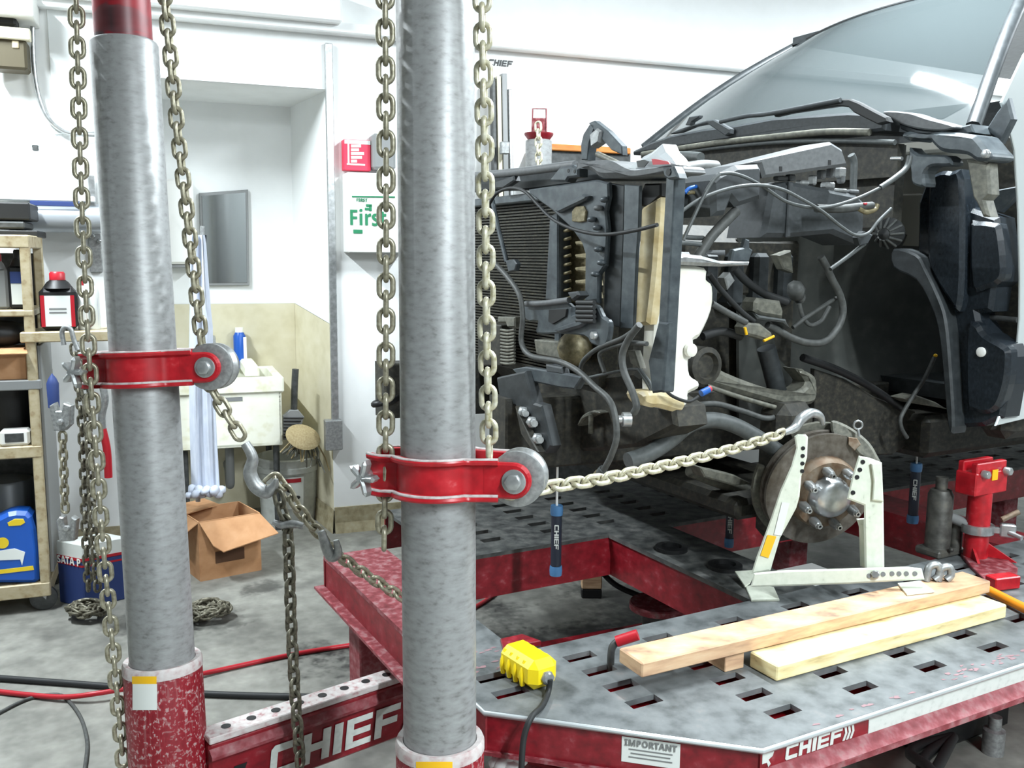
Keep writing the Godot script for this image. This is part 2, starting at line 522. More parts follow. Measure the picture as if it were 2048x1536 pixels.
func build_room() -> void:
	var f := mb()
	var a := wl(-4.2, 0.9, 0); var b := wl(7.2, 0.9, 0); var c := wl(7.2, -8.2, 0); var d := wl(-4.2, -8.2, 0)
	var st := SurfaceTool.new()
	st.begin(Mesh.PRIMITIVE_TRIANGLES)
	for p in [a, b, c, a, c, d]:
		st.set_normal(Vector3.UP)
		st.set_uv(Vector2((p.x + 4.0) / 8.0, (p.z + 7.0) / 8.0))
		st.add_vertex(p)
	for p in [a, c, b, a, d, c]:
		st.set_normal(Vector3.DOWN)
		st.set_uv(Vector2.ZERO)
		st.add_vertex(p - Vector3(0, 0.1, 0))
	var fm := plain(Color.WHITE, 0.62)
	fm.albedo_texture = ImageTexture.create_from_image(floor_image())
	var fl := MeshInstance3D.new()
	fl.name = "floor"
	fl.mesh = st.commit()
	fl.material_override = fm
	fl.set_meta("kind", "structure")
	add_child(fl)
	# back wall, right of the recess and left of it, with the part above the recess
	var w := mb()
	for q in [[-0.06, 7.2, 0.0, 3.3], [-4.2, -1.02, 0.0, 3.3], [-1.02, -0.06, 2.19, 3.3]]:
		var m := wl((q[0] + q[1]) / 2, 0.1, (q[2] + q[3]) / 2)
		w.box(m, WD * (q[1] - q[0]) / 2, Vector3.UP * (q[3] - q[2]) / 2, WN * 0.1)
	struct("wall_back", w, M.wall)
	# recess with a tan lower half behind the sink
	var r := mb()
	r.quad(wl(-1.02, 0.6, 1.14), wl(-0.16, 0.6, 1.14), wl(-0.16, 0.6, 2.19), wl(-1.02, 0.6, 2.19), -WN)
	r.quad(wl(-0.16, 0.6, 1.14), wl(-0.055, 0.0, 1.06), wl(-0.055, 0.0, 2.19), wl(-0.16, 0.6, 2.19), -WD)
	r.quad(wl(-1.02, 0.6, 0), wl(-1.02, 0.0, 0), wl(-1.02, 0.0, 2.19), wl(-1.02, 0.6, 2.19), WD)
	r.quad(wl(-1.02, 0.6, 2.188), wl(-1.02, 0.0, 2.188), wl(-0.055, 0.0, 2.188), wl(-0.16, 0.6, 2.188), Vector3.DOWN)
	struct("wall_recess", r, M.wall)
	var rl := mb()
	rl.quad(wl(-1.02, 0.595, 0), wl(-0.162, 0.595, 0), wl(-0.162, 0.595, 1.14), wl(-1.02, 0.595, 1.14), -WN)
	rl.quad(wl(-0.162, 0.6, 0), wl(-0.058, 0.0, 0), wl(-0.058, 0.0, 1.06), wl(-0.162, 0.6, 1.14), -WD)
	struct("wall_recess_lower", rl, M.wall_low)
	var bk := mb()
	bk.box(wl(1.5, 0.75, 1.65), WD * 5.9, Vector3.UP * 1.75, WN * 0.06)
	struct("wall_outer", bk, M.wall)
	# other walls and ceiling, outside the picture
	var o := mb()
	o.box(wl(-4.3, -3.7, 1.65), WD * 0.1, Vector3.UP * 1.75, WN * 4.6)
	struct("wall_left", o, M.block)
	o = mb()
	o.box(wl(7.3, -3.7, 1.65), WD * 0.1, Vector3.UP * 1.75, WN * 4.6)
	struct("wall_right", o, M.block)
	o = mb()
	o.box(wl(1.5, -8.3, 1.65), WD * 5.9, Vector3.UP * 1.75, WN * 0.1)
	struct("wall_front", o, M.block)
	o = mb()
	o.box(wl(1.5, -3.7, 3.35), WD * 5.9, Vector3.UP * 0.1, WN * 4.7)
	struct("ceiling", o, M.ceiling)
	# ledge along the wall
	o = mb()
	o.box(wl(1.5, -0.03, 2.465), WD * 5.7, Vector3.UP * 0.025, WN * 0.04, 0.006)
	struct("trim_1", o, M.wall)
	o = mb()
	o.box(wl(-2.1, -0.05, 2.55), WD * 2.1, Vector3.UP * 0.075, WN * 0.07, 0.01)
	struct("trim_2", o, M.wall)
	# baseboards: cove base, dirty
	o = mb()
	o.prism([wl(-0.06, 0.0, 0), wl(-0.06, -0.035, 0), wl(-0.06, -0.012, 0.05), wl(-0.06, -0.008, 0.13), wl(-0.06, 0.0, 0.13)], WD * 7.1)
	struct("baseboard_right", o, M.base)
	o = mb()
	o.prism([wl(-4.1, 0.0, 0), wl(-4.1, -0.03, 0), wl(-4.1, -0.012, 0.05), wl(-4.1, -0.008, 0.13), wl(-4.1, 0.0, 0.13)], WD * 3.08)
	struct("baseboard_left", o, M.base)
	o = mb()
	o.quad(wl(-0.172, 0.6, 0), wl(-0.075, -0.03, 0), wl(-0.064, -0.01, 0.12), wl(-0.166, 0.6, 0.12), -WD)
	struct("baseboard_recess", o, M.base)
	# metal corner guard on the recess corner, with its conduit box
	o = mb()
	o.box(wl(-0.05, -0.012, 1.42), WD * 0.018, Vector3.UP * 0.98, WN * 0.012, 0.003)
	struct("trim_3", o, M.zinc)

# ---------- rack ----------
func slot_plate(t: Node3D, called: String, poly: Array, us: Array, vs: Array, top: float, thick: float, material: Material) -> void:
	var p2 := PackedVector2Array()
	for p in poly:
		p2.append(Vector2(p[0], p[1]))
	if Geometry2D.is_polygon_clockwise(p2):
		p2.reverse()
	var holes := []
	for u in us:
		for v in vs:
			var ok := true
			for q in [[-0.03, -0.03], [0.105, -0.03], [0.105, 0.063], [-0.03, 0.063]]:
				if not Geometry2D.is_point_in_polygon(Vector2(u + q[0], v + q[1]), p2):
					ok = false
			if ok:
				holes.append(Rect2(u, v, 0.0755, 0.033))
	var ug := [-10.0]
	for u in us:
		ug.append(u); ug.append(u + 0.0755)
	ug.append(20.0)
	var vg := [-10.0]
	for v in vs:
		vg.append(v); vg.append(v + 0.033)
	vg.append(20.0)
	var m := mb()
	for i in ug.size() - 1:
		for j in vg.size() - 1:
			var mid := Vector2((ug[i] + ug[i + 1]) / 2, (vg[j] + vg[j + 1]) / 2)
			var hole := false
			for h in holes:
				if h.has_point(mid):
					hole = true
			if hole:
				continue
			var cell := PackedVector2Array([Vector2(ug[i], vg[j]), Vector2(ug[i + 1], vg[j]), Vector2(ug[i + 1], vg[j + 1]), Vector2(ug[i], vg[j + 1])])
			for piece in Geometry2D.intersect_polygons(p2, cell):
				var idx := Geometry2D.triangulate_polygon(piece)
				for k in range(0, idx.size(), 3):
					var q := []
					for e in 3:
						q.append(rk(piece[idx[k + e]].x, piece[idx[k + e]].y, top))
					m.flat(q[0], q[1], q[2], Vector3.UP)
					var dn := Vector3(0, -thick, 0)
					m.flat(q[0] + dn, q[1] + dn, q[2] + dn, Vector3.DOWN)
	for i in p2.size():
		var a := p2[i]
		var b := p2[(i + 1) % p2.size()]
		var e := b - a
		var hint := L * e.y - C * e.x
		m.quad(rk(a.x, a.y, top), rk(b.x, b.y, top), rk(b.x, b.y, top - thick), rk(a.x, a.y, top - thick), hint)
	for h in holes:
		var c := [Vector2(h.position.x, h.position.y), Vector2(h.end.x, h.position.y), Vector2(h.end.x, h.end.y), Vector2(h.position.x, h.end.y)]
		for i in 4:
			var a: Vector2 = c[i]
			var b: Vector2 = c[(i + 1) % 4]
			var e := b - a
			m.quad(rk(a.x, a.y, top), rk(b.x, b.y, top), rk(b.x, b.y, top - thick), rk(a.x, a.y, top - thick), -(L * e.y - C * e.x))
	part(t, called, m, material)

func rbox(m: MB, u0: float, u1: float, v0: float, v1: float, w0: float, w1: float, ch := 0.0) -> void:
	m.box(rk((u0 + u1) / 2, (v0 + v1) / 2, (w0 + w1) / 2), L * absf(u1 - u0) / 2, C * absf(v1 - v0) / 2, Vector3.UP * absf(w1 - w0) / 2, ch)

# block capitals CHIEF as thin raised pieces, plus the slanted bars
func chief_letters(t: Node, called: String, o: Vector3, x: Vector3, y: Vector3, h: float, material: Material, bars := 0, slant := 0.0, wide := 0.78) -> void:
	var s := 0.24
	var glyphs := {
		"C": [[0.12, 0, 1, 0, 1, s, s, s, s, 1 - s, 1, 1 - s, 1, 1, 0.12, 1, 0, 0.88, 0, 0.12]],
		"H": [[0, 0, s * 1.2, 0, s * 1.2, 0.38, 1 - s * 1.2, 0.38, 1 - s * 1.2, 0, 1, 0, 1, 1, 1 - s * 1.2, 1, 1 - s * 1.2, 0.62, s * 1.2, 0.62, s * 1.2, 1, 0, 1]],
		"I": [[0, 0, 0.32, 0, 0.32, 1, 0, 1]],
		"E": [[0, 0, 1, 0, 1, 0.2, 0.28, 0.2, 0.28, 0.4, 0.95, 0.4, 0.95, 0.6, 0.28, 0.6, 0.28, 0.8, 1, 0.8, 1, 1, 0, 1]],
		"F": [[0, 0, 0.28, 0, 0.28, 0.38, 0.9, 0.38, 0.9, 0.6, 0.28, 0.6, 0.28, 0.78, 1, 0.78, 1, 1, 0, 1]]}
	var m := mb()
	var cx := 0.0
	var gap := h * 0.14
	var z := x.cross(y).normalized() * 0.0012
	for ch in "CHIEF":
		var w := h * wide
		for g in glyphs[ch]:
			var pts := []
			for i in range(0, g.size(), 2):
				pts.append(o + x * (cx + g[i] * w + g[i + 1] * h * slant) + y * g[i + 1] * h + z)
			m.prism(pts, -z)
		cx += (0.32 if ch == "I" else 1.0) * w + gap
	for b in bars:
		var pts := []
		for q in [[0, 0], [0.2, 0], [0.42, 0.5], [0.3, 1], [0.1, 1], [0.22, 0.5]]:
			pts.append(o + x * (cx + q[0] * h) + y * q[1] * h + z)
		m.prism(pts, -z)
		cx += h * 0.34
	part(t, called, m, material)

func build_rack() -> void:
	var t := thing("frame_rack", "red frame straightening rack with a grey slotted steel deck under the truck", "vehicle rack", rk(0.8, 0.6, 0))
	var us := []
	for k in range(-2, 16):
		us.append(0.099 + 0.2235 * k)
	slot_plate(t, "deck_plate", [[0, 0], [3.4, 0], [3.4, 0.575], [-0.2, 0.575], [-0.2, 0.8], [-0.392, 0.8], [-0.392, 0.368]], us, [0.07, 0.1515, 0.233, 0.3145, 0.396, 0.4755], 0.5, 0.012, M.deck)
	slot_plate(t, "front_beam_plate", [[-0.2, 0.8], [-0.2, 1.45], [-0.392, 1.45], [-0.392, 0.8]], [], [], 0.5, 0.012, M.red_dusty)
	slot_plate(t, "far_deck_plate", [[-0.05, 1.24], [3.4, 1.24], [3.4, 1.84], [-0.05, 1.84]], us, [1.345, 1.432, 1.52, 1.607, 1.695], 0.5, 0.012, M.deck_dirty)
	# bright worn edge of the plate
	var e := mb()
	e.tube([rk(3.4, 0, 0.494), rk(0, 0, 0.494), rk(-0.392, 0.368, 0.494), rk(-0.392, 0.8, 0.494)], 0.0062, 6)
	part(t, "plate_edge", e, M.edge_steel)
	# channel sides
	var r := mb()
	rbox(r, 0.0, 3.4, 0.004, 0.012, 0.424, 0.488)
	r.prism([rk(0.004, 0.006, 0.488), rk(-0.388, 0.372, 0.488), rk(-0.388, 0.372, 0.405), rk(0.004, 0.006, 0.405)], (L + C).normalized() * 0.008)
	rbox(r, -0.39, -0.382, 0.37, 1.45, 0.405, 0.488)
	rbox(r, -0.21, -0.202, 0.57, 1.45, 0.405, 0.488)
	rbox(r, -0.2, 3.4, 0.56, 0.572, 0.405, 0.488)
	rbox(r, -0.392, -0.2, 1.44, 1.452, 0.405, 0.489)
	rbox(r, -0.05, 3.4, 1.24, 1.25, 0.36, 0.488)
	rbox(r, -0.05, 3.4, 1.83, 1.84, 0.36, 0.488)
	part(t, "side_channel", r, M.red)
	var lip := mb()
	lip.prism([rk(0.0, 0.004, 0.454), rk(0.0, -0.026, 0.437), rk(0.0, -0.026, 0.424), rk(0.0, 0.012, 0.424)], L * 3.4)
	lip.prism([rk(0.02, -0.02, 0.412), rk(-0.4, 0.372, 0.412), rk(-0.38, 0.385, 0.412), rk(0.03, 0.01, 0.412)], Vector3.DOWN * 0.008)
	rbox(lip, -0.42, -0.38, 0.38, 1.46, 0.397, 0.405)
	part(t, "bottom_flange", lip, M.red_dusty)
	var un := mb()
	rbox(un, 0.02, 3.4, 0.02, 0.56, 0.444, 0.45)
	un.prism([rk(0.02, 0.02, 0.45), rk(-0.38, 0.385, 0.45), rk(-0.38, 0.56, 0.45), rk(0.02, 0.56, 0.45)], Vector3.DOWN * 0.006)
	rbox(un, -0.38, -0.21, 0.56, 1.44, 0.41, 0.416)
	part(t, "underside_plate", un, M.red_bright)
	# cross member between the two runways and its lock plates
	var x := mb()
	rbox(x, 0.505, 0.74, 0.572, 1.25, 0.488, 0.502)
	part(t, "cross_plate", x, M.deck_dirty)
	x = mb()
	rbox(x, 0.515, 0.73, 0.572, 1.24, 0.36, 0.488)
	part(t, "cross_member", x, M.red)
	x = mb()
	rbox(x, 1.6, 1.8, 0.572, 1.24, 0.36, 0.488)
	part(t, "cross_member", x, M.red)
	for q in [[1343, 1100], [1450, 1136]]:
		x = mb()
		var o := on_y(q[0], q[1], 0.502)
		x.lathe(o, Vector3.UP, [Vector2(0.05, 0), Vector2(0.05, 0.012), Vector2(0.032, 0.014), Vector2(0.032, 0.002), Vector2(0, 0.002)], 20)
		part(t, "locking_ring", x, M.black)
	# legs
	for q in [[1.6, 0.3], [3.0, 0.3], [1.6, 1.5], [3.0, 1.5], [-0.3, 1.3]]:
		x = mb()
		rbox(x, q[0] - 0.05, q[0] + 0.05, q[1] - 0.05, q[1] + 0.05, 0.0, 0.41, 0.004)
		part(t, "leg", x, M.red_dusty)
	# swivel mount: two D shaped plates on a dark post, and the low red arm that carries it
	var c := on_y(1318, 1195, 0.26)
	for q in [[0.335, 0.022], [0.245, 0.022]]:
		x = mb()
		var pts := []
		for i in 13:
			var an := PI * 0.5 + PI * i / 12.0
			pts.append(Vector3(c.x, q[0], c.z) + L * (cos(an) * 0.1) + C * (sin(an) * 0.1))
		pts.append(Vector3(c.x, q[0], c.z) + L * 0.16 - C * 0.1)
		pts.append(Vector3(c.x, q[0], c.z) + L * 0.16 + C * 0.1)
		x.prism(pts, Vector3.DOWN * q[1], 0.004)
		part(t, "swivel_plate", x, M.red_dusty)
	x = mb()
	x.lathe(Vector3(c.x, 0, c.z), Vector3.UP, [Vector2(0.055, 0.12), Vector2(0.055, 0.23), Vector2(0, 0.23)], 20)
	x.lathe(Vector3(c.x, 0, c.z) + L * 0.13, Vector3.UP, [Vector2(0.04, 0.0), Vector2(0.04, 0.3), Vector2(0, 0.3)], 12)
	part(t, "swivel_post", x, M.dark_steel)
	var p0 := on_y(1080, 1290, 0.15)
	var p1 := Vector3(c.x, 0.15, c.z) + (Vector3(c.x, 0.15, c.z) - p0).normalized() * 0.08
	var dir := (p1 - p0).normalized()
	var sd := dir.cross(Vector3.UP).normalized()
	x = mb()
	x.prism([p0 - sd * 0.02 + Vector3.UP * -0.06, p0 - sd * 0.02, p1 - sd * 0.07, p1 - sd * 0.07 + Vector3.UP * -0.12], sd * 0.13)
	part(t, "swivel_arm", x, M.red)
	# the small red tab and the pinkish reinforcement on the front corner of the deck
	x = mb()
	var tab := on_y(1035, 1281, 0.505)
	x.prism([tab - L * 0.05 - C * 0.02, tab + L * 0.05 - C * 0.025, tab + L * 0.03 + C * 0.03, tab - L * 0.03 + C * 0.03], Vector3.DOWN * 0.012, 0.002)
	part(t, "corner_tab", x, M.red)
	# scuffed patches of pink paint rubbed onto the plate near its edge
	for q in [[1640, 1470, 0.05], [1700, 1440, 0.05], [1760, 1408, 0.07], [1850, 1385, 0.03], [1935, 1342, 0.06], [2010, 1318, 0.05], [985, 1300, 0.09], [975, 1330, 0.05]]:
		x = mb()
		var so := on_y(q[0], q[1], 0.5004)
		for i in 18:
			var cu := so + L * rng.randfn(0.0, q[2]) + C * rng.randfn(0.0, 0.009)
			var cv := (cu - K).dot(C)
			cu.y += 0.00003 * i
			if cv < 0.016 or (cv > 0.55 and (cu - K).dot(L) > -0.215):
				continue
			var tri := []
			for k in 5:
				var an := TAU * k / 5.0 + rng.randf() * 0.8
				var rr := rng.randf_range(0.002, 0.008)
				tri.append(cu + L * cos(an) * rr * 1.6 + C * sin(an) * rr * 0.8)
			for k in 3:
				x.flat(tri[0], tri[k + 1], tri[k + 2], Vector3.UP)
		if x.v.is_empty():
			continue
		part(t, "paint_scuff", x, M.scuff).set_meta("kind", "stuff")
	# white stripe and lettering on the near side
	x = mb()
	x.prism([rk(0.29, 0.0025, 0.4875), rk(3.4, 0.0025, 0.4875), rk(3.4, 0.0025, 0.4535), rk(0.29, 0.0025, 0.4535)], C * 0.0015)
	part(t, "white_stripe", x, M.letter)
	chief_letters(t, "lettering", rk(0.062, 0.0035, 0.4565), L, Vector3.UP, 0.0295, M.letter, 3, 0.1, 1.05)
	x = mb()
	x.prism([rk(0.004, 0.0028, 0.486), rk(0.034, 0.0028, 0.486), rk(0.03, 0.0028, 0.475), rk(0.02, 0.0028, 0.47), rk(0.026, 0.0028, 0.46), rk(0.02, 0.0028, 0.455), rk(0.016, 0.0028, 0.465), rk(0.004, 0.0028, 0.465)], C * 0.001)
	part(t, "emblem", x, M.letter)
	# notice on the front corner
	var ca := rk(0.004, 0.006, 0); var cb := rk(-0.388, 0.372, 0)
	var fx := (ca - cb).normalized()
	var fn := fx.cross(Vector3.UP).normalized()
	if fn.dot(EYE - ca) < 0:
		fn = -fn
	var cl := cb + fx * 0.275
	x = mb()
	var a0 := Vector3(cl.x, 0.482, cl.z) + fn * 0.0012
	x.prism([a0, a0 + fx * 0.112, a0 + fx * 0.112 - Vector3.UP * 0.052, a0 - Vector3.UP * 0.052], -fn * 0.001)
	var st := part(t, "notice_plate", x, M.paper)
	text(st, "notice_heading", "IMPORTANT", 0.0125, a0 + fx * 0.056 - Vector3.UP * 0.011 + fn * 0.001, fx, Vector3.UP, M.print_grey)
	x = mb()
	for i in 3:
		var y := -0.024 - i * 0.008
		x.box(a0 + fx * 0.056 + Vector3.UP * y + fn * 0.0006, fx * (0.042 - 0.004 * (i % 2)), Vector3.UP * 0.0011, fn * 0.0004)
	part(st, "notice_lines", x, M.print_grey)

# floor arm with lettering that carries a tower
func floor_beam(label: String, a: Vector3, b: Vector3, depth: float, top: float, bottom: float, letters_at: float) -> void:
	var d := Vector3(b.x - a.x, 0, b.z - a.z)
	var ln := d.length()
	d = d.normalized()
	var back := d.cross(Vector3.UP).normalized()
	if back.dot(a - EYE) < 0:
		back = -back
	var t := thing("floor_beam", label, "rack arm", Vector3(a.x, 0, a.z), "floor arms of the towers")
	a = Vector3(a.x, 0, a.z)
	var m := mb()
	m.box(a + d * ln / 2 + back * depth / 2 + Vector3.UP * (top + bottom) / 2, d * ln / 2, Vector3.UP * (top - bottom) / 2, back * depth / 2, 0.006)
	part(t, "beam", m, M.red)
	m = mb()
	m.prism([a + Vector3.UP * (top - 0.012), a - back * 0.016 + Vector3.UP * (top - 0.025), a - back * 0.016 + Vector3.UP * (top - 0.032), a + Vector3.UP * (top - 0.036)], d * ln)
	part(t, "upper_lip", m, M.red_dusty)
	m = mb()
	var n := int(ln / 0.06)
	m.box(a + d * ln / 2 + back * depth * 0.42 + Vector3.UP * (top + 0.008), d * ln / 2, Vector3.UP * 0.008, back * depth * 0.5, 0.002)
	part(t, "top_plate", m, M.rim_worn)
	for i in n:
		m = mb()
		var o := a + d * (0.05 + 0.06 * i) + back * depth * 0.45 + Vector3.UP * (top + 0.0165)
		m.lathe(o, Vector3.UP, [Vector2(0.011, 0.0), Vector2(0.011, 0.0006), Vector2(0, 0.0006)], 16)
		part(t, "hole", m, M.black)
	if letters_at >= 0.0:
		chief_letters(t, "lettering", a + d * letters_at - back * 0.003 + Vector3.UP * (bottom + 0.022), d, Vector3.UP, (top - bottom) * 0.5, M.letter, 3, 0.12, 0.95)
		m = mb()
		var e := a + d * (letters_at - 0.10) - back * 0.002 + Vector3.UP * (bottom + 0.03)
		m.prism([e, e + d * 0.03, e + d * 0.05 + Vector3.UP * 0.05, e + d * 0.02 + Vector3.UP * 0.05], back * 0.001)
		part(t, "emblem", m, M.black)

# ---------- towers ----------
func tower(label: String, top: Vector3, low: Vector3, head: float, sticker_px: Array) -> Vector3:
	var axis := (top - low).normalized()
	var foot := low + axis * ((0.0 - low.y) / axis.y)
	var t := thing("pulling_tower", label, "pulling tower", Vector3(foot.x, 0, foot.z), "pulling towers of the rack")
	var m := mb()
	var h := (low.y) / axis.y
	m.lathe(foot, axis, [Vector2(0.14, 0.0), Vector2(0.14, 0.03), Vector2(0.084, 0.032), Vector2(0.083, h - 0.012), Vector2(0.081, h - 0.006)], 40)
	part(t, "base_sleeve", m, M.red_chip)
	m = mb()
	m.lathe(foot, axis, [Vector2(0.084, h - 0.016), Vector2(0.084, h), Vector2(0.081, h + 0.007), Vector2(0.070, h + 0.005), Vector2(0.069, h)], 40)
	part(t, "sleeve_rim", m, M.rim_worn)
	var ht := (top - foot).length()
	m = mb()
	m.lathe(foot, axis, [Vector2(0.0685, h - 0.02), Vector2(0.0685, ht - 0.005), Vector2(0.066, ht), Vector2(0.057, ht), Vector2(0.057, ht - 0.05)], 48)
	part(t, "outer_tube", m, M.tube)
	m = mb()
	m.lathe(foot, axis, [Vector2(0.0577, ht - 0.1), Vector2(0.0577, maxf(ht + 0.1, head + 0.06)), Vector2(0, maxf(ht + 0.1, head + 0.06))], 40)
	part(t, "inner_shaft", m, M.shaft)
	m = mb()
	var hc := foot + axis * (head / axis.y)
	m.box(hc, Vector3.RIGHT * 0.13, Vector3.UP * 0.05, Vector3.BACK * 0.075, 0.01)
	part(t, "chain_head", m, M.red)
	# sticker wrapped on the sleeve
	if sticker_px.size():
		for q in sticker_px:
			m = mb()
			var rows := []
			for i in 2:
				var row := []
				for j in 9:
					var p := at(lerpf(q[0], q[2], j / 8.0), q[1] if i == 0 else q[3], (EYE - low).length())
					var c := foot + axis * (p - foot).dot(axis)
					var dd := ray(lerpf(q[0], q[2], j / 8.0), q[1] if i == 0 else q[3])
					# meet the sleeve's cylinder
					var d2 := dd - axis * dd.dot(axis)
					var o2 := (EYE - foot) - axis * (EYE - foot).dot(axis)
					var aa := d2.length_squared(); var bb := 2.0 * o2.dot(d2); var cc := o2.length_squared() - 0.0845 * 0.0845
					var k := (-bb - sqrt(maxf(0.0, bb * bb - 4 * aa * cc))) / (2 * aa)
					row.append(EYE + dd * k)
				rows.append(row)
			m.grid(rows, EYE - low, 0.0006)
			part(t, "warning_sticker" if q[4] == "paper" else "sticker_band", m, M[q[4]])
	return foot

func hex(m: MB, o: Vector3, axis: Vector3, r: float, h: float) -> void:
	m.lathe(o, axis, [Vector2(r, 0), Vector2(r, h * 0.8), Vector2(r * 0.8, h), Vector2(0, h)], 6)

func scaled(a: Array) -> Array:
	return a.map(func(p): return p * 0.806)
# clamp collar round a tower with an arm that holds a chain roller
func collar(label: String, o: Vector3, axis: Vector3, ex: Vector3, knob_label: String, knob_back := 0.0) -> void:
	ex = (ex - axis * ex.dot(axis)).normalized() * 0.806
	axis = axis.normalized() * 0.806
	var ez := ex.cross(axis).normalized() * 0.806
	var t := thing("chain_collar", label, "tower collar", o, "chain collars on the towers")
	var hh := 0.046
	var prof := [Vector2(0, -hh), Vector2(0.024, -hh), Vector2(0.026, -hh + 0.004), Vector2(0.024, -hh + 0.01), Vector2(0.011, -hh + 0.016), Vector2(0.011, hh - 0.016), Vector2(0.024, hh - 0.01), Vector2(0.026, hh - 0.004), Vector2(0.024, hh), Vector2(0, hh)]
	for s in [1.0, -1.0]:
		var path := []
		var outs := []
		for q in [[-0.15, 0.018], [-0.138, 0.032], [-0.112, 0.045]]:
			path.append(o + ex * q[0] + ez * q[1] * s)
			outs.append((-ex * 0.3 + ez * s).normalized() * 0.806)
		for i in 15:
			var an := deg_to_rad(lerpf(146, 42, i / 14.0))
			path.append(o + ex * cos(an) * 0.0865 + ez * sin(an) * 0.0865 * s)
			outs.append((ex * cos(an) + ez * sin(an) * s).normalized() * 0.806)
		for q in [[0.095, 0.05], [0.125, 0.043], [0.15, 0.04]]:
			path.append(o + ex * q[0] + ez * q[1] * s)
			outs.append((ex * 0.15 + ez * s).normalized() * 0.806)
		var m := mb()
		m.sweep(path, outs, axis, prof)
		# rounded cheek plate that holds the roller
		var pts := []
		pts.append(o + ex * 0.115 + axis * 0.04 + ez * 0.056 * s)
		for i in 13:
			var an := deg_to_rad(lerpf(90, -90, i / 12.0))
			pts.append(o + ex * (0.185 + cos(an) * 0.04) + axis * sin(an) * 0.04 + ez * 0.056 * s)
		pts.append(o + ex * 0.115 - axis * 0.04 + ez * 0.056 * s)
		m.prism(pts, -ez * s * 0.016, 0.004)
		part(t, "clamp_half", m, M.red_bright)
		# worn bare edges
		for y in [hh, -hh + 0.012]:
			m = mb()
			var e := []
			for i in path.size():
				e.append(path[i] + outs[i] * 0.02 + axis * y)
			m.tube(e, 0.0035, 6)
			part(t, "worn_edge", m, M.rim_worn)
	var c := o + ex * 0.188
	var rl := mb()
	rl.lathe(c - ez * 0.034, ez, scaled([Vector2(0.0, 0.0), Vector2(0.05, 0.0), Vector2(0.062, 0.004), Vector2(0.062, 0.016), Vector2(0.048, 0.026), Vector2(0.048, 0.042), Vector2(0.062, 0.052), Vector2(0.062, 0.064), Vector2(0.05, 0.068), Vector2(0.0, 0.068)]), 36)
	part(t, "roller", rl, M.cast)
	var b := mb()
	b.lathe(c + ez * 0.055, ez, scaled([Vector2(0.027, 0), Vector2(0.027, 0.005), Vector2(0.024, 0.0065), Vector2(0.0, 0.0065)]), 24)
	part(t, "washer", b, M.zinc)
	b = mb()
	hex(b, c + ez * 0.06, ez, 0.015, 0.012)
	b.lathe(c - ez * 0.06, ez, scaled([Vector2(0.012, 0), Vector2(0.012, 0.12)]), 12)
	part(t, "bolt", b, M.zinc)
	# clamp screw with a star knob
	var k := o - ex * 0.15
	b = mb()
	b.lathe(k - ez * 0.06, ez, scaled([Vector2(0.0, 0.0), Vector2(0.009, 0.0), Vector2(0.009, 0.16), Vector2(0.0, 0.16)]), 12)
	part(t, "clamp_screw", b, M.zinc)
	b = mb()
	var kn := k + ez * (0.1 - knob_back) - ex * 0.0
	var star := []
	for i in 30:
		var an := TAU * i / 30.0
		var rr := 0.0225 + 0.0135 * cos(an * 5.0)
		star.append(kn + (ex * 0.85 + ez * 0.25) * cos(an) * rr * 1.2 + axis * sin(an) * rr * 1.2)
	b.prism(star, -(ez * 0.98 - ex * 0.2).normalized() * 0.02, 0.004)
	part(t, "star_knob", b, M.zinc)

# ---------- chains ----------
var link_mesh := {}
func link(pitch: float) -> ArrayMesh:
	if not link_mesh.has(pitch):
		var d := pitch * 0.325
		var r := pitch * 0.39
		var st := pitch * 0.5 + d * 0.5 - r
		var path := []
		for i in 9:
			var an := -PI / 2 + PI * i / 8.0
			path.append(Vector3(st + cos(an) * r, sin(an) * r, 0))
		for i in 9:
			var an := PI / 2 + PI * i / 8.0
			path.append(Vector3(-st + cos(an) * r, sin(an) * r, 0))
		var m := mb()
		m.tube(path, d * 0.5, 8, false, true)
		link_mesh[pitch] = m.mesh()
	return link_mesh[pitch]
func chain(called: String, label: String, pts: Array, material: Material, pitch := 0.0405, roll := 0.0, group := "", face := Vector3.ZERO) -> Node3D:
	var t := thing(called, label, "chain", pts[0], group)
	lay_links(t, pts, material, pitch, roll, face)
	return t
func lay_links(t: Node3D, pts: Array, material: Material, pitch: float, roll: float, face := Vector3.ZERO) -> void:
	var c := curve(pts, 10)
	var pos := []
	var acc := 0.0
	var nxt := 0.0
	for i in c.size() - 1:
		var l: float = (c[i + 1] - c[i]).length()
		while nxt <= acc + l:
			pos.append((c[i] as Vector3).lerp(c[i + 1], (nxt - acc) / maxf(l, 1e-6)))
			nxt += pitch
		acc += l
	for i in pos.size() - 1:
		var x: Vector3 = (pos[i + 1] - pos[i]).normalized()
		var o: Vector3 = (pos[i] + pos[i + 1]) * 0.5
		var f := face if face != Vector3.ZERO else (EYE - o)
		var z := (f - x * f.dot(x)).normalized()
		var b := Basis(x, z.cross(x), z)
		b = b.rotated(x, deg_to_rad(roll + (90.0 if i % 2 else 0.0)))
		part(t, "link", link(pitch), material, Transform3D(b, o))

func on_z(px: float, py: float, z: float) -> Vector3:
	var d := ray(px, py)
	return EYE + d * (z / d.z)

# forged hook: a tapering bent bar with an eye
func hook_bar(t: Node3D, called: String, pts: Array, radii: Array, material: Material) -> void:
	var c := curve(pts, 5)
	var rr := []
	for i in c.size():
		var f := float(i) / (c.size() - 1) * (radii.size() - 1)
		var k := mini(int(f), radii.size() - 2)
		rr.append(lerpf(radii[k], radii[k + 1], f - k))
	var m := mb()
	m.tube(c, rr, 10)
	part(t, called, m, material)

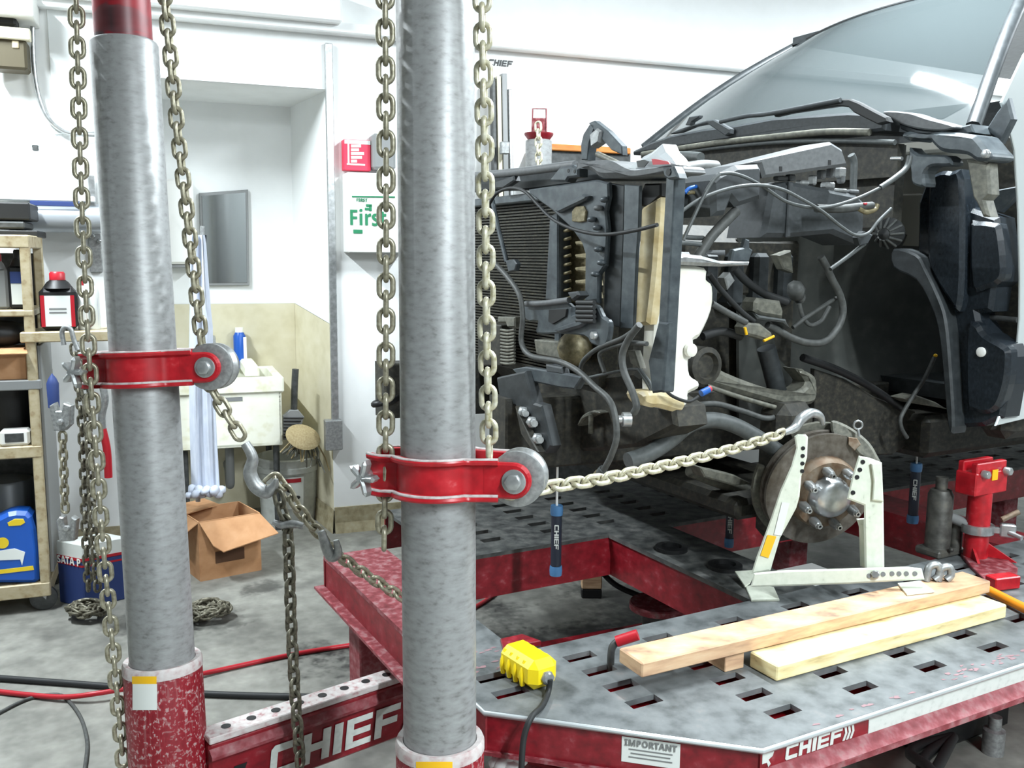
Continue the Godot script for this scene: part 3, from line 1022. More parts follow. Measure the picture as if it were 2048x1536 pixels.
func build_towers() -> void:
	M.shaft = grain([[0.0, rgb(40, 34, 36)], [0.42, rgb(70, 52, 56)], [0.5, rgb(128, 18, 30)], [1.0, rgb(160, 24, 38)]], 0.008, Vector3(1.2, 2.4, 1.2), 0.4, 0.0, 31, 0.0, 512, 4)
	var lt := at(248, 86, 0.137 * FOCAL / 130.0); var lb := at(325, 1322, 0.137 * FOCAL / 124.0)
	tower("left pulling tower, its red shaft showing above the silver tube", lt, lb, 2.46, [[265, 1368, 314, 1420, "paper"], [264, 1353, 313, 1368, "yellow"]])
	var la := (lt - lb).normalized()
	var nt := at(870, -60, 0.137 * FOCAL / 157.5); var nb := at(880, 1480, 0.137 * FOCAL / 145.0)
	tower("near pulling tower, thick grey steel tube in the middle of the picture", nt + (nt - nb).normalized() * 0.2, nb, 2.29, [[832, 1524, 905, 1545, "yellow"]])
	var na := (nt - nb).normalized()
	# collars
	var lf := lb + la * (at(297, 737, 1.98) - lb).dot(la)
	collar("red chain collar high on the left pulling tower", lf, la, Vector3(1, 0, 0.05), "")
	var nf := nb + na * (at(877, 948, 1.68) - nb).dot(na)
	collar("red chain collar on the near pulling tower with a white star knob", nf, na, Vector3(0.95, 0.05, 0.2), "")
	# arms on the floor
	floor_beam("red floor arm lettered in white between the two towers", on_y(418, 1490, 0.33), on_y(845, 1349, 0.33), 0.06, 0.33, 0.18, 0.135)
	floor_beam("red floor arm reaching right from the near tower foot", on_y(985, 1502, 0.33), on_y(1330, 1580, 0.33), 0.06, 0.33, 0.18, 0.12)

func build_chains() -> void:
	chain("tower_chain", "long chain hanging down left of the left tower past its knob", [on_z(138, -420, -1.99), on_z(151, -30, -1.97), on_z(160, 300, -1.95), on_z(170, 560, -1.93), on_z(180, 740, -1.91), on_z(192, 900, -1.90), on_z(207, 1100, -1.90), on_z(228, 1320, -1.90), on_z(248, 1545, -1.90)], M.chain, 0.0305, 0.0, "chains hanging on the towers")
	var zr := -1.965
	var rc := chain("tower_chain", "chain running down the right of the left tower over its roller to a hook", [on_z(296, -420, zr), on_z(328, -30, zr), on_z(342, 120, zr), on_z(356, 270, zr), on_z(376, 440, zr), on_z(394, 600, zr), on_z(404, 690, zr), on_z(412, 750, zr), on_z(436, 800, zr), on_z(464, 845, zr), on_z(496, 897, zr)], M.chain, 0.0308, 18.0, "chains hanging on the towers")
	hook_bar(rc, "hook", [on_z(490, 886, zr), on_z(505, 915, zr), on_z(500, 945, zr), on_z(512, 972, zr), on_z(533, 984, zr), on_z(548, 972, zr), on_z(552, 958, zr)], [0.010, 0.012, 0.015, 0.016, 0.015, 0.010, 0.005], M.cast)
	chain("tower_chain", "chain hanging down left of the near tower behind the star knob", [on_z(768, -420, -1.64), on_z(770, -30, -1.64), on_z(772, 300, -1.64), on_z(772, 600, -1.64), on_z(771, 900, -1.64), on_z(768, 1096, -1.64)], M.chain, 0.0308, 0.0, "chains hanging on the towers")
	chain("tower_chain", "chain dropping right of the near tower into its roller", [on_z(958, -420, -1.60), on_z(964, -30, -1.60), on_z(968, 200, -1.60), on_z(971, 420, -1.60), on_z(973, 640, -1.60), on_z(977, 820, -1.60), on_z(979, 915, -1.60)], M.chain_bright, 0.0305, 8.0, "chains hanging on the towers")
	var pull := [at(980, 978, 1.645), at(1010, 988, 1.64), at(1055, 982, 1.665), at(1120, 970, 1.73), at(1200, 959, 1.82), at(1300, 938, 1.95), at(1400, 915, 2.08), at(1500, 888, 2.22), at(1572, 864, 2.33)]
	var pc := chain("pull_chain", "bright tight chain from the near tower roller to the wheel knuckle", pull, M.chain_bright, 0.0305, 45.0)
	hook_bar(pc, "hook", [at(1568, 866, 2.33), at(1590, 855, 2.35), at(1602, 838, 2.36), at(1622, 826, 2.38), at(1640, 832, 2.4), at(1646, 848, 2.42)], [0.007, 0.012, 0.014, 0.013, 0.010, 0.006], M.zinc)
	# chain from the hook down to the rack
	var z2 := -1.99
	var hc := chain("hooked_chain", "chain slanting from the left tower hook down to the rack beam", [on_z(535, 968, z2), on_z(552, 952, z2), on_z(578, 990, z2), on_z(606, 1030, z2 - 0.02), on_z(640, 1068, z2 - 0.04), on_z(662, 1098, z2 - 0.06), on_z(690, 1120, z2 - 0.09), on_z(730, 1148, z2 - 0.14), on_z(768, 1172, z2 - 0.18), on_z(820, 1206, z2 - 0.24)], M.chain, 0.030, 35.0)
	hook_bar(hc, "grab_hook", [on_z(642, 1062, z2), on_z(652, 1092, z2), on_z(663, 1113, z2), on_z(676, 1106, z2), on_z(672, 1080, z2)], [0.008, 0.012, 0.013, 0.010, 0.006], M.cast)
	var dc := chain("dangling_chain", "dark chain hanging straight down from the slanting chain", [on_z(556, 985, z2 + 0.03), on_z(562, 1015, z2 + 0.03), on_z(574, 1050, z2 + 0.03), on_z(578, 1120, z2 + 0.03), on_z(583, 1260, z2 + 0.03), on_z(591, 1400, z2 + 0.03), on_z(602, 1545, z2 + 0.03)], M.chain_dark, 0.0292, 40.0)
	hook_bar(dc, "grab_hook", [on_z(546, 1043, z2 + 0.04), on_z(562, 1050, z2 + 0.04), on_z(585, 1048, z2 + 0.04), on_z(606, 1052, z2 + 0.04)], [0.005, 0.008, 0.009, 0.007], M.cast)

# ---------- truck ----------
func px_tube(t: Node, called: String, pts: Array, r: float, material: Material, sides := 8) -> void:
	var m := mb()
	m.tube(curve(pts, 6), r, sides)
	part(t, called, m, material)
func closed_curve(p: Array, per := 4) -> Array:
	var r := []
	var m := p.size()
	for i in m:
		var q0: Vector3 = p[(i + m - 1) % m]
		var q1: Vector3 = p[i]
		var q2: Vector3 = p[(i + 1) % m]
		var q3: Vector3 = p[(i + 2) % m]
		for k in per:
			r.append(q1.cubic_interpolate(q2, q0, q3, float(k) / per))
	return r
func px_smooth(t: Node, called: String, pts: Array, off: Vector3, material: Material, ch := 0.003) -> MeshInstance3D:
	return px_plate(t, called, closed_curve(pts, 3), off, material, ch)
func px_plate(t: Node, called: String, pts: Array, off: Vector3, material: Material, ch := 0.003) -> MeshInstance3D:
	var m := mb()
	m.prism(pts, off, ch)
	return part(t, called, m, material)
func za(a: Array) -> Array: return zp(940, 280, 0.2539, a)
func zb(a: Array) -> Array: return zp(940, 600, 0.2539, a)
func zc(a: Array) -> Array: return zp(1300, 160, 0.2539, a)
func zd(a: Array) -> Array: return zp(1380, 480, 0.2539, a)
func ze(a: Array) -> Array: return zp(1648, 160, 0.1953, a)
func zf(a: Array) -> Array: return zp(1648, 440, 0.2865, a)
func zg(a: Array) -> Array: return zp(1440, 800, 0.2539, a)

func truck_materials() -> void:
	M.panel = grain([[0.0, rgb(52, 57, 62)], [0.5, rgb(73, 80, 84)], [1.0, rgb(99, 106, 109)]], 0.015, Vector3(3, 3, 3), 0.42, 0.15, 41, 0.0, 512, 5)
	M.panel_dark = grain([[0.0, rgb(32, 35, 37)], [0.5, rgb(47, 51, 53)], [1.0, rgb(66, 70, 72)]], 0.015, Vector3(3, 3, 3), 0.45, 0.1, 42, 0.0, 512, 5)
	M.plastic = grain([[0.0, rgb(50, 54, 56)], [1.0, rgb(70, 74, 77)]], 0.06, Vector3(4, 4, 4), 0.6, 0.0, 43, 0.0, 256, 4)
	M.plastic_light = grain([[0.0, rgb(83, 86, 87)], [1.0, rgb(110, 112, 114)]], 0.06, Vector3(4, 4, 4), 0.55, 0.0, 44, 0.0, 256, 4)
	M.grime = grain([[0.0, rgb(30, 30, 27)], [0.5, rgb(51, 50, 45)], [1.0, rgb(89, 84, 70)]], 0.02, Vector3(4, 4, 4), 0.6, 0.05, 45, 0.0, 512, 5)
	M.grime_light = grain([[0.0, rgb(71, 71, 64)], [0.5, rgb(106, 106, 97)], [1.0, rgb(140, 138, 124)]], 0.02, Vector3(4, 4, 4), 0.55, 0.15, 46, 0.0, 512, 5)
	M.fins = grain([[0.0, rgb(34, 34, 31)], [0.6, rgb(62, 60, 52)], [0.9, rgb(92, 86, 62)], [1.0, rgb(140, 128, 84)]], 0.05, Vector3(6, 6, 6), 0.5, 0.3, 47, 0.0, 256, 4)
	M.fins_tan = grain([[0.0, rgb(84, 78, 58)], [0.5, rgb(128, 118, 88)], [1.0, rgb(160, 152, 128)]], 0.04, Vector3(6, 6, 6), 0.5, 0.2, 48, 0.0, 256, 4)
	M.poly = grain([[0.0, rgb(222, 218, 196)], [0.5, rgb(236, 235, 226)], [1.0, rgb(242, 242, 238)]], 0.012, Vector3(3, 3, 3), 0.4, 0.0, 49, 0.0, 256, 4)
	M.poly_old = grain([[0.0, rgb(168, 146, 100)], [0.5, rgb(200, 184, 144)], [1.0, rgb(220, 210, 180)]], 0.02, Vector3(4, 4, 4), 0.45, 0.0, 50, 0.0, 256, 4)
	M.gloss_dark = grain([[0.0, rgb(23, 28, 32)], [0.6, rgb(35, 41, 47)], [0.93, rgb(47, 54, 61)], [1.0, rgb(105, 117, 124)]], 0.05, Vector3(4, 2, 4), 0.25, 0.0, 51, 0.0, 512, 4)
	M.silver_paint = plain(rgb(206, 212, 212), 0.25, 0.3)
	M.hose = grain([[0.0, rgb(55, 57, 56)], [1.0, rgb(90, 92, 90)]], 0.03, Vector3(6, 6, 6), 0.55, 0.0, 52, 0.0, 256, 3)
	M.hose_grey = grain([[0.0, rgb(65, 69, 69)], [1.0, rgb(95, 99, 99)]], 0.03, Vector3(6, 6, 6), 0.5, 0.0, 53, 0.0, 256, 3)
	M.rotor = grain([[0.0, rgb(84, 76, 66)], [0.5, rgb(112, 106, 98)], [1.0, rgb(140, 136, 130)]], 0.02, Vector3(5, 5, 5), 0.45, 0.5, 54, 0.0, 256, 4)
	M.rust = grain([[0.0, rgb(92, 62, 40)], [0.4, rgb(118, 98, 78)], [1.0, rgb(146, 138, 126)]], 0.02, Vector3(5, 5, 5), 0.55, 0.3, 55, 0.0, 256, 5)
	M.cream = grain([[0.0, rgb(170, 176, 160)], [0.25, rgb(206, 212, 196)], [1.0, rgb(222, 226, 212)]], 0.03, Vector3(4, 4, 4), 0.45, 0.0, 56, 0.0, 256, 5)
	M.glass = plain(Color(0.245, 0.27, 0.275, 0.7), 0.04, 0.0)
	M.glass.transparency = BaseMaterial3D.TRANSPARENCY_ALPHA
	M.liner = grain([[0.0, rgb(50, 52, 50)], [0.6, rgb(64, 66, 63)], [1.0, rgb(84, 84, 79)]], 0.012, Vector3(3, 3, 3), 0.55, 0.0, 57, 0.0, 256, 4)
	M.dash = plain(rgb(150, 148, 140), 0.7)
	M.blue = plain(rgb(30, 90, 170), 0.4)
	M.red_wire = plain(rgb(190, 60, 70), 0.5)

func build_truck() -> void:
	truck_materials()
	var t := thing("pickup_truck", "dark pickup truck with its front end, hood and front wheel stripped off", "truck", rk(1.2, 1.4, 0.5))
	# --- cab: windshield, roof, dash, pillars, door ---
	var bn := Vector3(1.38, 0.655, 1.80); var bf := Vector3(1.32, 2.22, 1.885)
	var tn := Vector3(1.92, 0.86, 2.36); var tf := Vector3(1.90, 1.885, 2.33)
	var rows := []
	for i in 9:
		var row := []
		for j in 17:
			var a := i / 8.0; var b := j / 16.0
			var q := bn.lerp(bf, b).lerp(tn.lerp(tf, b), a)
			var bow := 1.0 - pow(2.0 * b - 1.0, 2.0)
			q.x -= 0.13 * bow
			q.z += 0.03 * sin(PI * a)
			row.append(rk(q.x, q.y, q.z))
		rows.append(row)
	var m := mb()
	m.grid(rows, EYE - rk(1.6, 1.4, 2.1), 0.006)
	part(t, "windshield", m, M.glass)
	var edge := []
	for j in 17: edge.append(rows[8][j])
	px_tube(t, "roof_seal", edge, 0.006, M.rubber)
	m = mb()
	var roof := []
	for i in 5:
		var row := []
		for j in 9:
			var b := j / 8.0
			row.append(rk(1.86 + i * 0.5, lerpf(0.86, 1.885, b), 2.352 + 0.05 * sin(PI * b) * minf(1, i * 0.5)))
		roof.append(row)
	m.grid(roof, Vector3.UP, 0.03)
	part(t, "roof", m, M.panel_dark)
	var pl := []
	for i in 9: pl.append(rows[i][0] + L * 0.01)
	px_tube(t, "pillar", pl, 0.024, M.panel_dark)
	pl = []
	for i in 9: pl.append(rows[i][16] + L * 0.01)
	px_tube(t, "pillar", pl, 0.022, M.panel_dark)
	# dash and the tray lying on it
	m = mb()
	m.prism([rk(1.5, 0.7, 1.74), rk(1.5, 2.1, 1.8), rk(1.75, 2.0, 1.86), rk(1.75, 0.75, 1.82)], Vector3.DOWN * 0.3, 0.02)
	part(t, "dashboard", m, M.dash)
	m = mb()
	m.prism([rk(1.42, 0.78, 1.845), rk(1.40, 1.15, 1.855), rk(1.55, 1.15, 1.915), rk(1.57, 0.80, 1.905)], Vector3.DOWN * 0.004)
	part(t, "dash_paper", m, M.paper)
	m = mb()
	rbox(m, 2.6, 2.7, 0.8, 2.0, 1.2, 1.9, 0.03)
	part(t, "rear_bulkhead", m, M.panel)
	for v in [1.05, 1.75]:
		m = mb()
		rbox(m, 2.2, 2.36, v - 0.22, v + 0.22, 1.2, 2.02, 0.05)
		part(t, "seat_back", m, M.plastic_light)
	# near door: silver skin
	var dp := px_list([2003, 205, 2016, 240, 2030, 300, 2038, 420, 2041, 560, 2040, 640, 2033, 720, 2012, 800, 1992, 852, 2100, 826, 2400, 790, 2400, 0, 2150, -20, 2048, 110])
	px_plate(t, "door_skin", pts_v(dp, 0.44), C * 0.006, M.silver_paint, 0.002)
	m = mb()
	rbox(m, 1.45, 2.6, 0.5, 0.62, 0.86, 1.0, 0.03)
	part(t, "rocker_panel", m, M.grime)
	m = mb()
	rbox(m, 1.62, 2.6, 0.52, 0.56, 0.98, 1.8, 0.02)
	part(t, "door_inner", m, M.panel_dark)
	m = mb()
	rbox(m, 2.62, 4.2, 0.45, 2.35, 0.9, 1.62, 0.05)
	part(t, "bed", m, M.panel_dark)
	m = mb()
	rbox(m, 1.4, 4.3, 0.75, 0.9, 0.76, 0.9, 0.02)
	rbox(m, 1.4, 4.3, 1.95, 2.1, 0.76, 0.9, 0.02)
	part(t, "chassis_rail", m, M.grime)
	m = mb()
	rbox(m, 1.5, 2.6, 0.62, 2.2, 0.95, 1.0)
	rbox(m, 1.4, 2.6, 2.2, 2.28, 0.9, 1.78)
	part(t, "cab_floor", m, M.panel_dark)
	# --- firewall and cowl ---
	px_plate(t, "firewall", [rk(1.14, 0.72, 1.74), rk(1.14, 2.25, 1.8), rk(1.14, 2.25, 0.85), rk(1.14, 1.1, 0.85), rk(1.14, 1.1, 1.5), rk(1.14, 0.72, 1.5)], L * 0.04, M.grime, 0.0)
	px_plate(t, "cowl", pts_u(zc([-140, 560, 0, 492, 160, 436, 420, 385, 650, 358, 960, 300, 1560, 255, 1740, 262, 1850, 300, 1840, 395, 1730, 410, 1400, 398, 1000, 438, 560, 478, 100, 540, -140, 590]), 1.08), L * 0.22, M.plastic, 0.008)
	px_tube(t, "cowl_seal", pts_u(zc([-60, 585, 100, 560, 560, 492, 1000, 445, 1400, 408, 1730, 412]), 1.07), 0.0105, M.grime_light)
	px_tube(t, "cowl_lip", pts_u(zc([-60, 605, 110, 585, 560, 530, 1000, 490, 1480, 480, 1930, 492]), 1.08), 0.008, M.hose_grey)
	px_plate(t, "firewall_top", pts_u(zc([-60, 600, 560, 540, 1000, 495, 1480, 490, 1950, 500, 1950, 760, -60, 900]), 1.1), L * 0.03, M.grime, 0.0)
	# wipers
	px_plate(t, "wiper_arm", pts_u(zc([960, 262, 1480, 150, 1570, 148, 1640, 175, 1760, 240, 1860, 290, 1880, 330, 1790, 350, 1600, 255, 1560, 215, 1480, 205, 1100, 262, 980, 290]), 1.055), L * 0.02, M.rubber, 0.004)
	px_tube(t, "wiper_blade", pts_u(zc([555, 330, 760, 285, 960, 262, 1500, 158]), 1.05), 0.0075, M.plastic)
	px_plate(t, "wiper_arm", pts_u(zc([155, 425, 220, 390, 440, 318, 500, 310, 630, 385, 625, 420, 590, 440, 450, 345, 350, 365, 230, 415]), 1.055), L * 0.02, M.plastic, 0.004)
	px_plate(t, "wiper_pivot", pts_u(zc([275, 355, 305, 290, 385, 278, 380, 295, 325, 330, 315, 360]), 1.06), L * 0.02, M.plastic, 0.003)
	# cowl end plate, silver, with the dark hole below
	px_smooth(t, "cowl_end", pts_u(ze([600, 320, 860, 330, 1050, 390, 1280, 450, 1340, 490, 1200, 520, 960, 500, 780, 450, 690, 400]), 1.1), L * 0.05, M.plastic_light, 0.004)
	px_plate(t, "cowl_end_lower", pts_u(ze([760, 440, 960, 500, 1200, 520, 1500, 450, 1540, 540, 1300, 580, 860, 540, 780, 500]), 1.13), L * 0.1, M.panel, 0.004)
	px_smooth(t, "hinge_bracket", pts_u(ze([780, 560, 860, 525, 1010, 560, 1180, 525, 1490, 555, 1560, 590, 1650, 700, 1700, 760, 1680, 815, 1560, 830, 1440, 760, 1210, 735, 1110, 660, 1050, 600, 900, 590, 850, 620]), 1.09), L * 0.1, M.panel, 0.01)
	px_smooth(t, "hinge_plate", pts_u(ze([865, 690, 960, 760, 1240, 770, 1300, 870, 1100, 880, 1020, 960, 1020, 1090, 900, 1060, 880, 940]), 1.1), L * 0.05, M.panel, 0.006)
	px_plate(t, "strut_bracket", pts_u(ze([1450, 815, 1680, 850, 1700, 1170, 1640, 1230, 1690, 1400, 1620, 1400, 1560, 1260, 1520, 1200]), 1.12), L * 0.04, M.grime_light, 0.006)
	px_plate(t, "hinge_arm", pts_u(ze([1640, 520, 1760, 330, 1880, 180, 1935, 400, 1810, 650]), 1.2), L * 0.02, M.panel, 0.006)
	m = mb()
	hex(m, on_u(1974, 308, 1.08), -L, 0.012, 0.012)
	part(t, "hinge_bolt", m, M.zinc)
	m = mb()
	m.tube(pts_u(ze([690, 805, 800, 805]), 1.08), 0.006, 8)
	part(t, "stud", m, M.zinc)
	# --- hinge pillar with its pads ---
	var hp := zf([640, 310, 650, -120, 700, -260, 960, -300, 1000, -90, 1210, -20, 1262, 350, 1240, 430, 1190, 470, 1165, 640, 1070, 650, 1080, 700, 1130, 790, 1270, 870, 1302, 960, 1285, 1150, 1245, 1380, 1110, 1440, 880, 1455, 880, 1330, 858, 1000, 862, 760, 820, 640, 760, 500])
	px_plate(t, "hinge_pillar", pts_u(hp, 1.30), L * 0.08, M.gloss_dark, 0.012)
	for q in [[[720, -230, 780, -330, 880, -340, 960, -290, 965, 400, 930, 640, 860, 560, 760, 400, 715, 250], 0.035], [[1010, 40, 1060, 10, 1180, 20, 1225, 60, 1255, 330, 1225, 430, 1120, 480, 1020, 470], 0.02], [[985, 760, 1060, 720, 1120, 800, 1265, 885, 1290, 960, 1270, 1150, 1210, 1310, 1120, 1355, 1030, 1330, 985, 1270], 0.02]]:
		px_smooth(t, "pillar_pad", pts_u(zf(q[0]), 1.30 - q[1]), L * (q[1] + 0.02), M.gloss_dark, 0.012)
	m = mb()
	m.lathe(on_u(1963, 704, 1.279), -L, [Vector2(0.0145, 0), Vector2(0.0145, 0.004), Vector2(0.011, 0.006), Vector2(0, 0.006)], 20)
	part(t, "plug", m, M.white)
	px_plate(t, "pillar_edge", pts_u(zf([868, 680, 900, 690, 930, 1000, 945, 1430, 885, 1450, 880, 1330, 862, 1000]), 1.293), L * 0.02, M.grime_light, 0.002)
	# door hinges and dark shut face behind
	px_plate(t, "shut_face", pts_u(px_list([1990, 250, 2046, 300, 2046, 640, 2012, 810, 1980, 860, 1960, 840, 1960, 400]), 1.42), L * 0.03, M.grime, 0.0)
	for y in [640, 690]:
		px_tube(t, "door_hinge", [on_u(1975, y - 6, 1.36), on_u(2035, y, 1.36)], 0.008, M.dark_steel)
	px_plate(t, "hinge_strap", pts_u(px_list([1982, 382, 2036, 372, 2038, 388, 2000, 425, 1984, 420]), 1.34), L * 0.02, M.panel, 0.003)
	# --- wheel house ---
	m = mb()
	var wr := []
	for i in 9:
		var row := []
		for j in 13:
			var a := i / 8.0; var b := j / 12.0
			var px := lerpf(1478, 1960, b); var py := lerpf(470, 868, a)
			var p := on_v(px, py, 0.95 + 0.12 * sin(PI * b) * sin(PI * minf(1.0, a * 1.1)))
			row.append(p)
		wr.append(row)
	m.grid(wr, EYE - wr[4][6], 0.01)
	part(t, "wheel_house", m, M.liner)
	px_smooth(t, "wheel_house_rim", pts_u(zf([480, 200, 640, 240, 700, 330, 800, 540, 850, 700, 880, 1000, 905, 1445, 860, 1440, 820, 1000, 790, 760, 740, 600, 640, 420, 480, 330]), 1.25), L * 0.06, M.panel_dark, 0.006)
	px_plate(t, "splash_panel", pts_v(zf([-60, 1040, 150, 1110, 350, 1230, 500, 1290, 640, 1330, 640, 1536, 480, 1640, 250, 1640, -60, 1500]), 0.82), C * 0.02, M.grime, 0.004)
	px_plate(t, "floor_pad", pts_v(zf([545, 1245, 640, 1220, 780, 1270, 860, 1320, 620, 1280]), 0.75), C * 0.05, M.grime_light, 0.004)
	px_tube(t, "brake_line", pts_v(zf([770, 960, 700, 1110, 620, 1230, 540, 1370, 540, 1450, 580, 1520]), 0.72), 0.0065, M.hose)
	m = mb()
	m.blob(on_v(1871, 711, 0.72), L * 0.008, Vector3.UP * 0.006, C * 0.006, 8)
	part(t, "line_clip", m, M.yellow)
	px_tube(t, "wheel_house_flange", pts_v(zf([-150, 960, 100, 1050, 350, 1180, 560, 1330]), 0.8), 0.012, M.black)
	# --- engine bay filling: engine block, intake, far fender ---
	m = mb()
	rbox(m, 0.35, 1.1, 1.0, 1.85, 0.95, 1.45, 0.06)
	rbox(m, 0.5, 1.05, 0.95, 1.3, 1.25, 1.5, 0.05)
	rbox(m, 0.45, 0.95, 1.15, 1.7, 0.7, 0.98, 0.05)
	part(t, "engine_block", m, M.grime)
	m = mb()
	for i in 5:
		rbox(m, 0.5 + 0.1 * i, 0.56 + 0.1 * i, 0.92, 1.02, 1.26, 1.42, 0.012)
	part(t, "intake_runner", m, M.panel_dark)
	px_plate(t, "far_fender", [rk(0.4, 2.2, 1.62), rk(1.2, 2.2, 1.72), rk(1.2, 2.2, 0.95), rk(0.4, 2.2, 1.0)], C * 0.03, M.panel_dark, 0.0)
	px_plate(t, "frame_rail", [rk(-0.02, 0.98, 1.02), rk(1.5, 0.98, 0.98), rk(1.5, 0.98, 0.78), rk(-0.02, 0.98, 0.82)], C * 0.1, M.grime, 0.006)
	px_plate(t, "frame_rail", [rk(-0.02, 1.9, 1.02), rk(1.5, 1.9, 0.98), rk(1.5, 1.9, 0.78), rk(-0.02, 1.9, 0.82)], C * 0.1, M.grime, 0.006)
	# --- front end: radiator, condenser ---
	m = mb()
	rbox(m, 0.2, 0.26, 0.86, 2.02, 1.05, 1.58, 0.004)
	part(t, "radiator_core", m, M.fins)
	m = mb()
	for i in 55:
		var w := 1.075 + i * 0.009
		rbox(m, 0.182, 0.2, 1.04, 1.98, w, w + 0.0048)
	part(t, "condenser_fins", m, M.fins)
	m = mb()
	rbox(m, 0.16, 0.2, 1.005, 1.035, 1.06, 1.57, 0.004)
	rbox(m, 0.15, 0.2, 1.02, 1.98, 1.56, 1.585, 0.004)
	part(t, "condenser_frame", m, M.panel)
	for i in 9:
		m = mb()
		var y := 462.0 + i * 17.0
		m.tube(curve([on_u(1112, y + 2, 0.18), on_u(1130, y, 0.15), on_u(1142, y - 3, 0.16)], 4), 0.0045, 6)
		part(t, "cooler_rib", m, M.fins_tan)
	for i in 5:
		m = mb()
		var y := 486.0 + i * 26.0
		m.prism(pts_u(px_list([1148, y - 3, 1172, y - 6, 1175, y + 7, 1150, y + 4]), 0.14), L * 0.05, 0.004)
		part(t, "tank_rib", m, M.fins_tan)
	px_plate(t, "radiator_tank", pts_u(px_list([1110, 400, 1180, 390, 1178, 605, 1108, 605]), 0.19), L * 0.05, M.fins_tan, 0.006)
	px_plate(t, "condenser_post", pts_u(za([625, 600, 690, 560, 690, 1270, 590, 1260]), 0.13), L * 0.03, M.panel, 0.004)
	# lamp bracket
	px_plate(t, "lamp_bracket", pts_u(za([455, 390, 990, 312, 1085, 335, 1090, 440, 1065, 560, 1080, 700, 1070, 860, 1060, 990, 1010, 1060, 1005, 1290, 900, 1270, 905, 900, 880, 820, 790, 690, 650, 560, 470, 425]), 0.10), L * 0.012, M.panel, 0.004)
	px_plate(t, "lamp_bracket_rib", pts_u(za([650, 545, 880, 425, 925, 440, 900, 475, 690, 575]), 0.085), L * 0.02, M.panel, 0.005)
	px_plate(t, "bracket_opening", pts_u(za([800, 560, 830, 520, 890, 520, 910, 560, 900, 640, 860, 650, 800, 640]), 0.094), L * 0.007, M.fins_tan, 0.002)
	for q in [[1010, 535], [960, 625], [1000, 690], [1010, 860], [1035, 965], [985, 1055], [1060, 470]]:
		var p: Vector2 = za(q)[0]
		m = mb()
		m.blob(on_u(p.x, p.y, 0.092), L * 0.012, Vector3.UP * 0.008, C * 0.014, 8)
		part(t, "bracket_clip", m, M.panel if q[1] != 535 else M.plastic_light)
	# folded side sheet beside the post
	px_plate(t, "side_sheet", pts_u(za([1085, 335, 1215, 360, 1205, 800, 1180, 1480, 1050, 1440, 1060, 1000, 1080, 700]), 0.12), L * 0.008, M.panel_dark, 0.002)
	px_plate(t, "side_sheet_fold", pts_u(za([1215, 350, 1335, 360, 1325, 700, 1310, 900, 1285, 1490, 1180, 1480, 1205, 800]), 0.105), L * 0.008, M.panel, 0.002)
	# hinge arm sticking up behind the support
	px_plate(t, "hinge_arm", pts_u(px_list([1176, 246, 1188, 241, 1215, 262, 1243, 292, 1244, 310, 1222, 300, 1200, 275]), 0.4), L * 0.02, M.panel, 0.003)
	px_plate(t, "hinge_upright", pts_u(px_list([1161, 290, 1166, 268, 1180, 246, 1190, 250, 1178, 285, 1174, 320, 1162, 320]), 0.4), L * 0.03, M.panel, 0.003)
	px_plate(t, "hinge_wrap", pts_u(px_list([1178, 268, 1192, 256, 1200, 262, 1196, 285, 1180, 296]), 0.39), L * 0.03, M.cast, 0.005)
	px_tube(t, "prop_rod", pts_u(px_list([1195, 308, 1225, 322, 1250, 334]), 0.2), 0.008, M.grime_light)
	# latch and upper tie bar
	px_smooth(t, "tie_bar", pts_u(za([815, 205, 900, 170, 1000, 155, 1090, 165, 1180, 215, 1270, 240, 1400, 225, 1530, 195, 1570, 230, 1530, 262, 1210, 292, 1020, 296, 950, 250, 870, 222]), 0.09), L * 0.10, M.plastic_light, 0.012)
	px_tube(t, "tie_bar_flange", pts_u(za([-200, 300, 40, 282, 400, 250, 700, 212, 830, 198]), 0.12), 0.012, M.plastic_light)
	px_plate(t, "upper_panel", pts_u(za([-500, 320, 40, 275, 800, 192, 1530, 250, 1530, 320, 990, 320, 455, 390, 40, 400, -500, 440]), 0.17), L * 0.05, M.panel_dark, 0.004)
	px_plate(t, "latch", pts_u(za([630, 300, 700, 215, 800, 195, 850, 225, 850, 290, 770, 300, 750, 330, 620, 325]), 0.10), L * 0.03, M.panel, 0.005)
	for q in [[775, 243], [825, 247]]:
		var p: Vector2 = za(q)[0]
		m = mb()
		m.lathe(on_u(p.x, p.y, 0.1), -L, [Vector2(0.005, 0), Vector2(0.005, 0.001), Vector2(0, 0.001)], 10)
		part(t, "latch_hole", m, M.black)
	px_plate(t, "latch_loop", pts_u(za([195, 330, 340, 280, 350, 320, 260, 380, 200, 385]), 0.11), L * 0.02, M.plastic, 0.004)
	# post: square tube
	m = mb()
	var pa := on_u(1341, 345, 0.10); var pb := on_u(1318, 784, 0.10)
	var pd := (pa - pb) * 0.5
	m.box((pa + pb) * 0.5 + L * 0.016, L * 0.016, C * 0.016, pd, 0.003)
	part(t, "support_post", m, M.panel)
	px_plate(t, "post_foot", pts_u(zb([1400, 480, 1480, 170, 1560, 180, 1520, 720, 1430, 735]), 0.095), L * 0.015, M.panel, 0.004)
	px_plate(t, "post_cap", pts_u(za([1510, 215, 1600, 205, 1625, 260, 1640, 300, 1560, 312, 1525, 290]), 0.085), L * 0.025, M.panel, 0.004)
	m = mb()
	var pc2: Vector2 = za([1563, 252])[0]
	m.lathe(on_u(pc2.x, pc2.y, 0.084), -L, [Vector2(0.0085, 0), Vector2(0.0085, 0.001), Vector2(0, 0.001)], 6)
	part(t, "post_hole", m, M.black)
	px_plate(t, "side_opening", pts_u(za([1345, 400, 1370, 345, 1500, 340, 1500, 440, 1400, 530, 1345, 520]), 0.16), L * 0.02, M.black, 0.004)
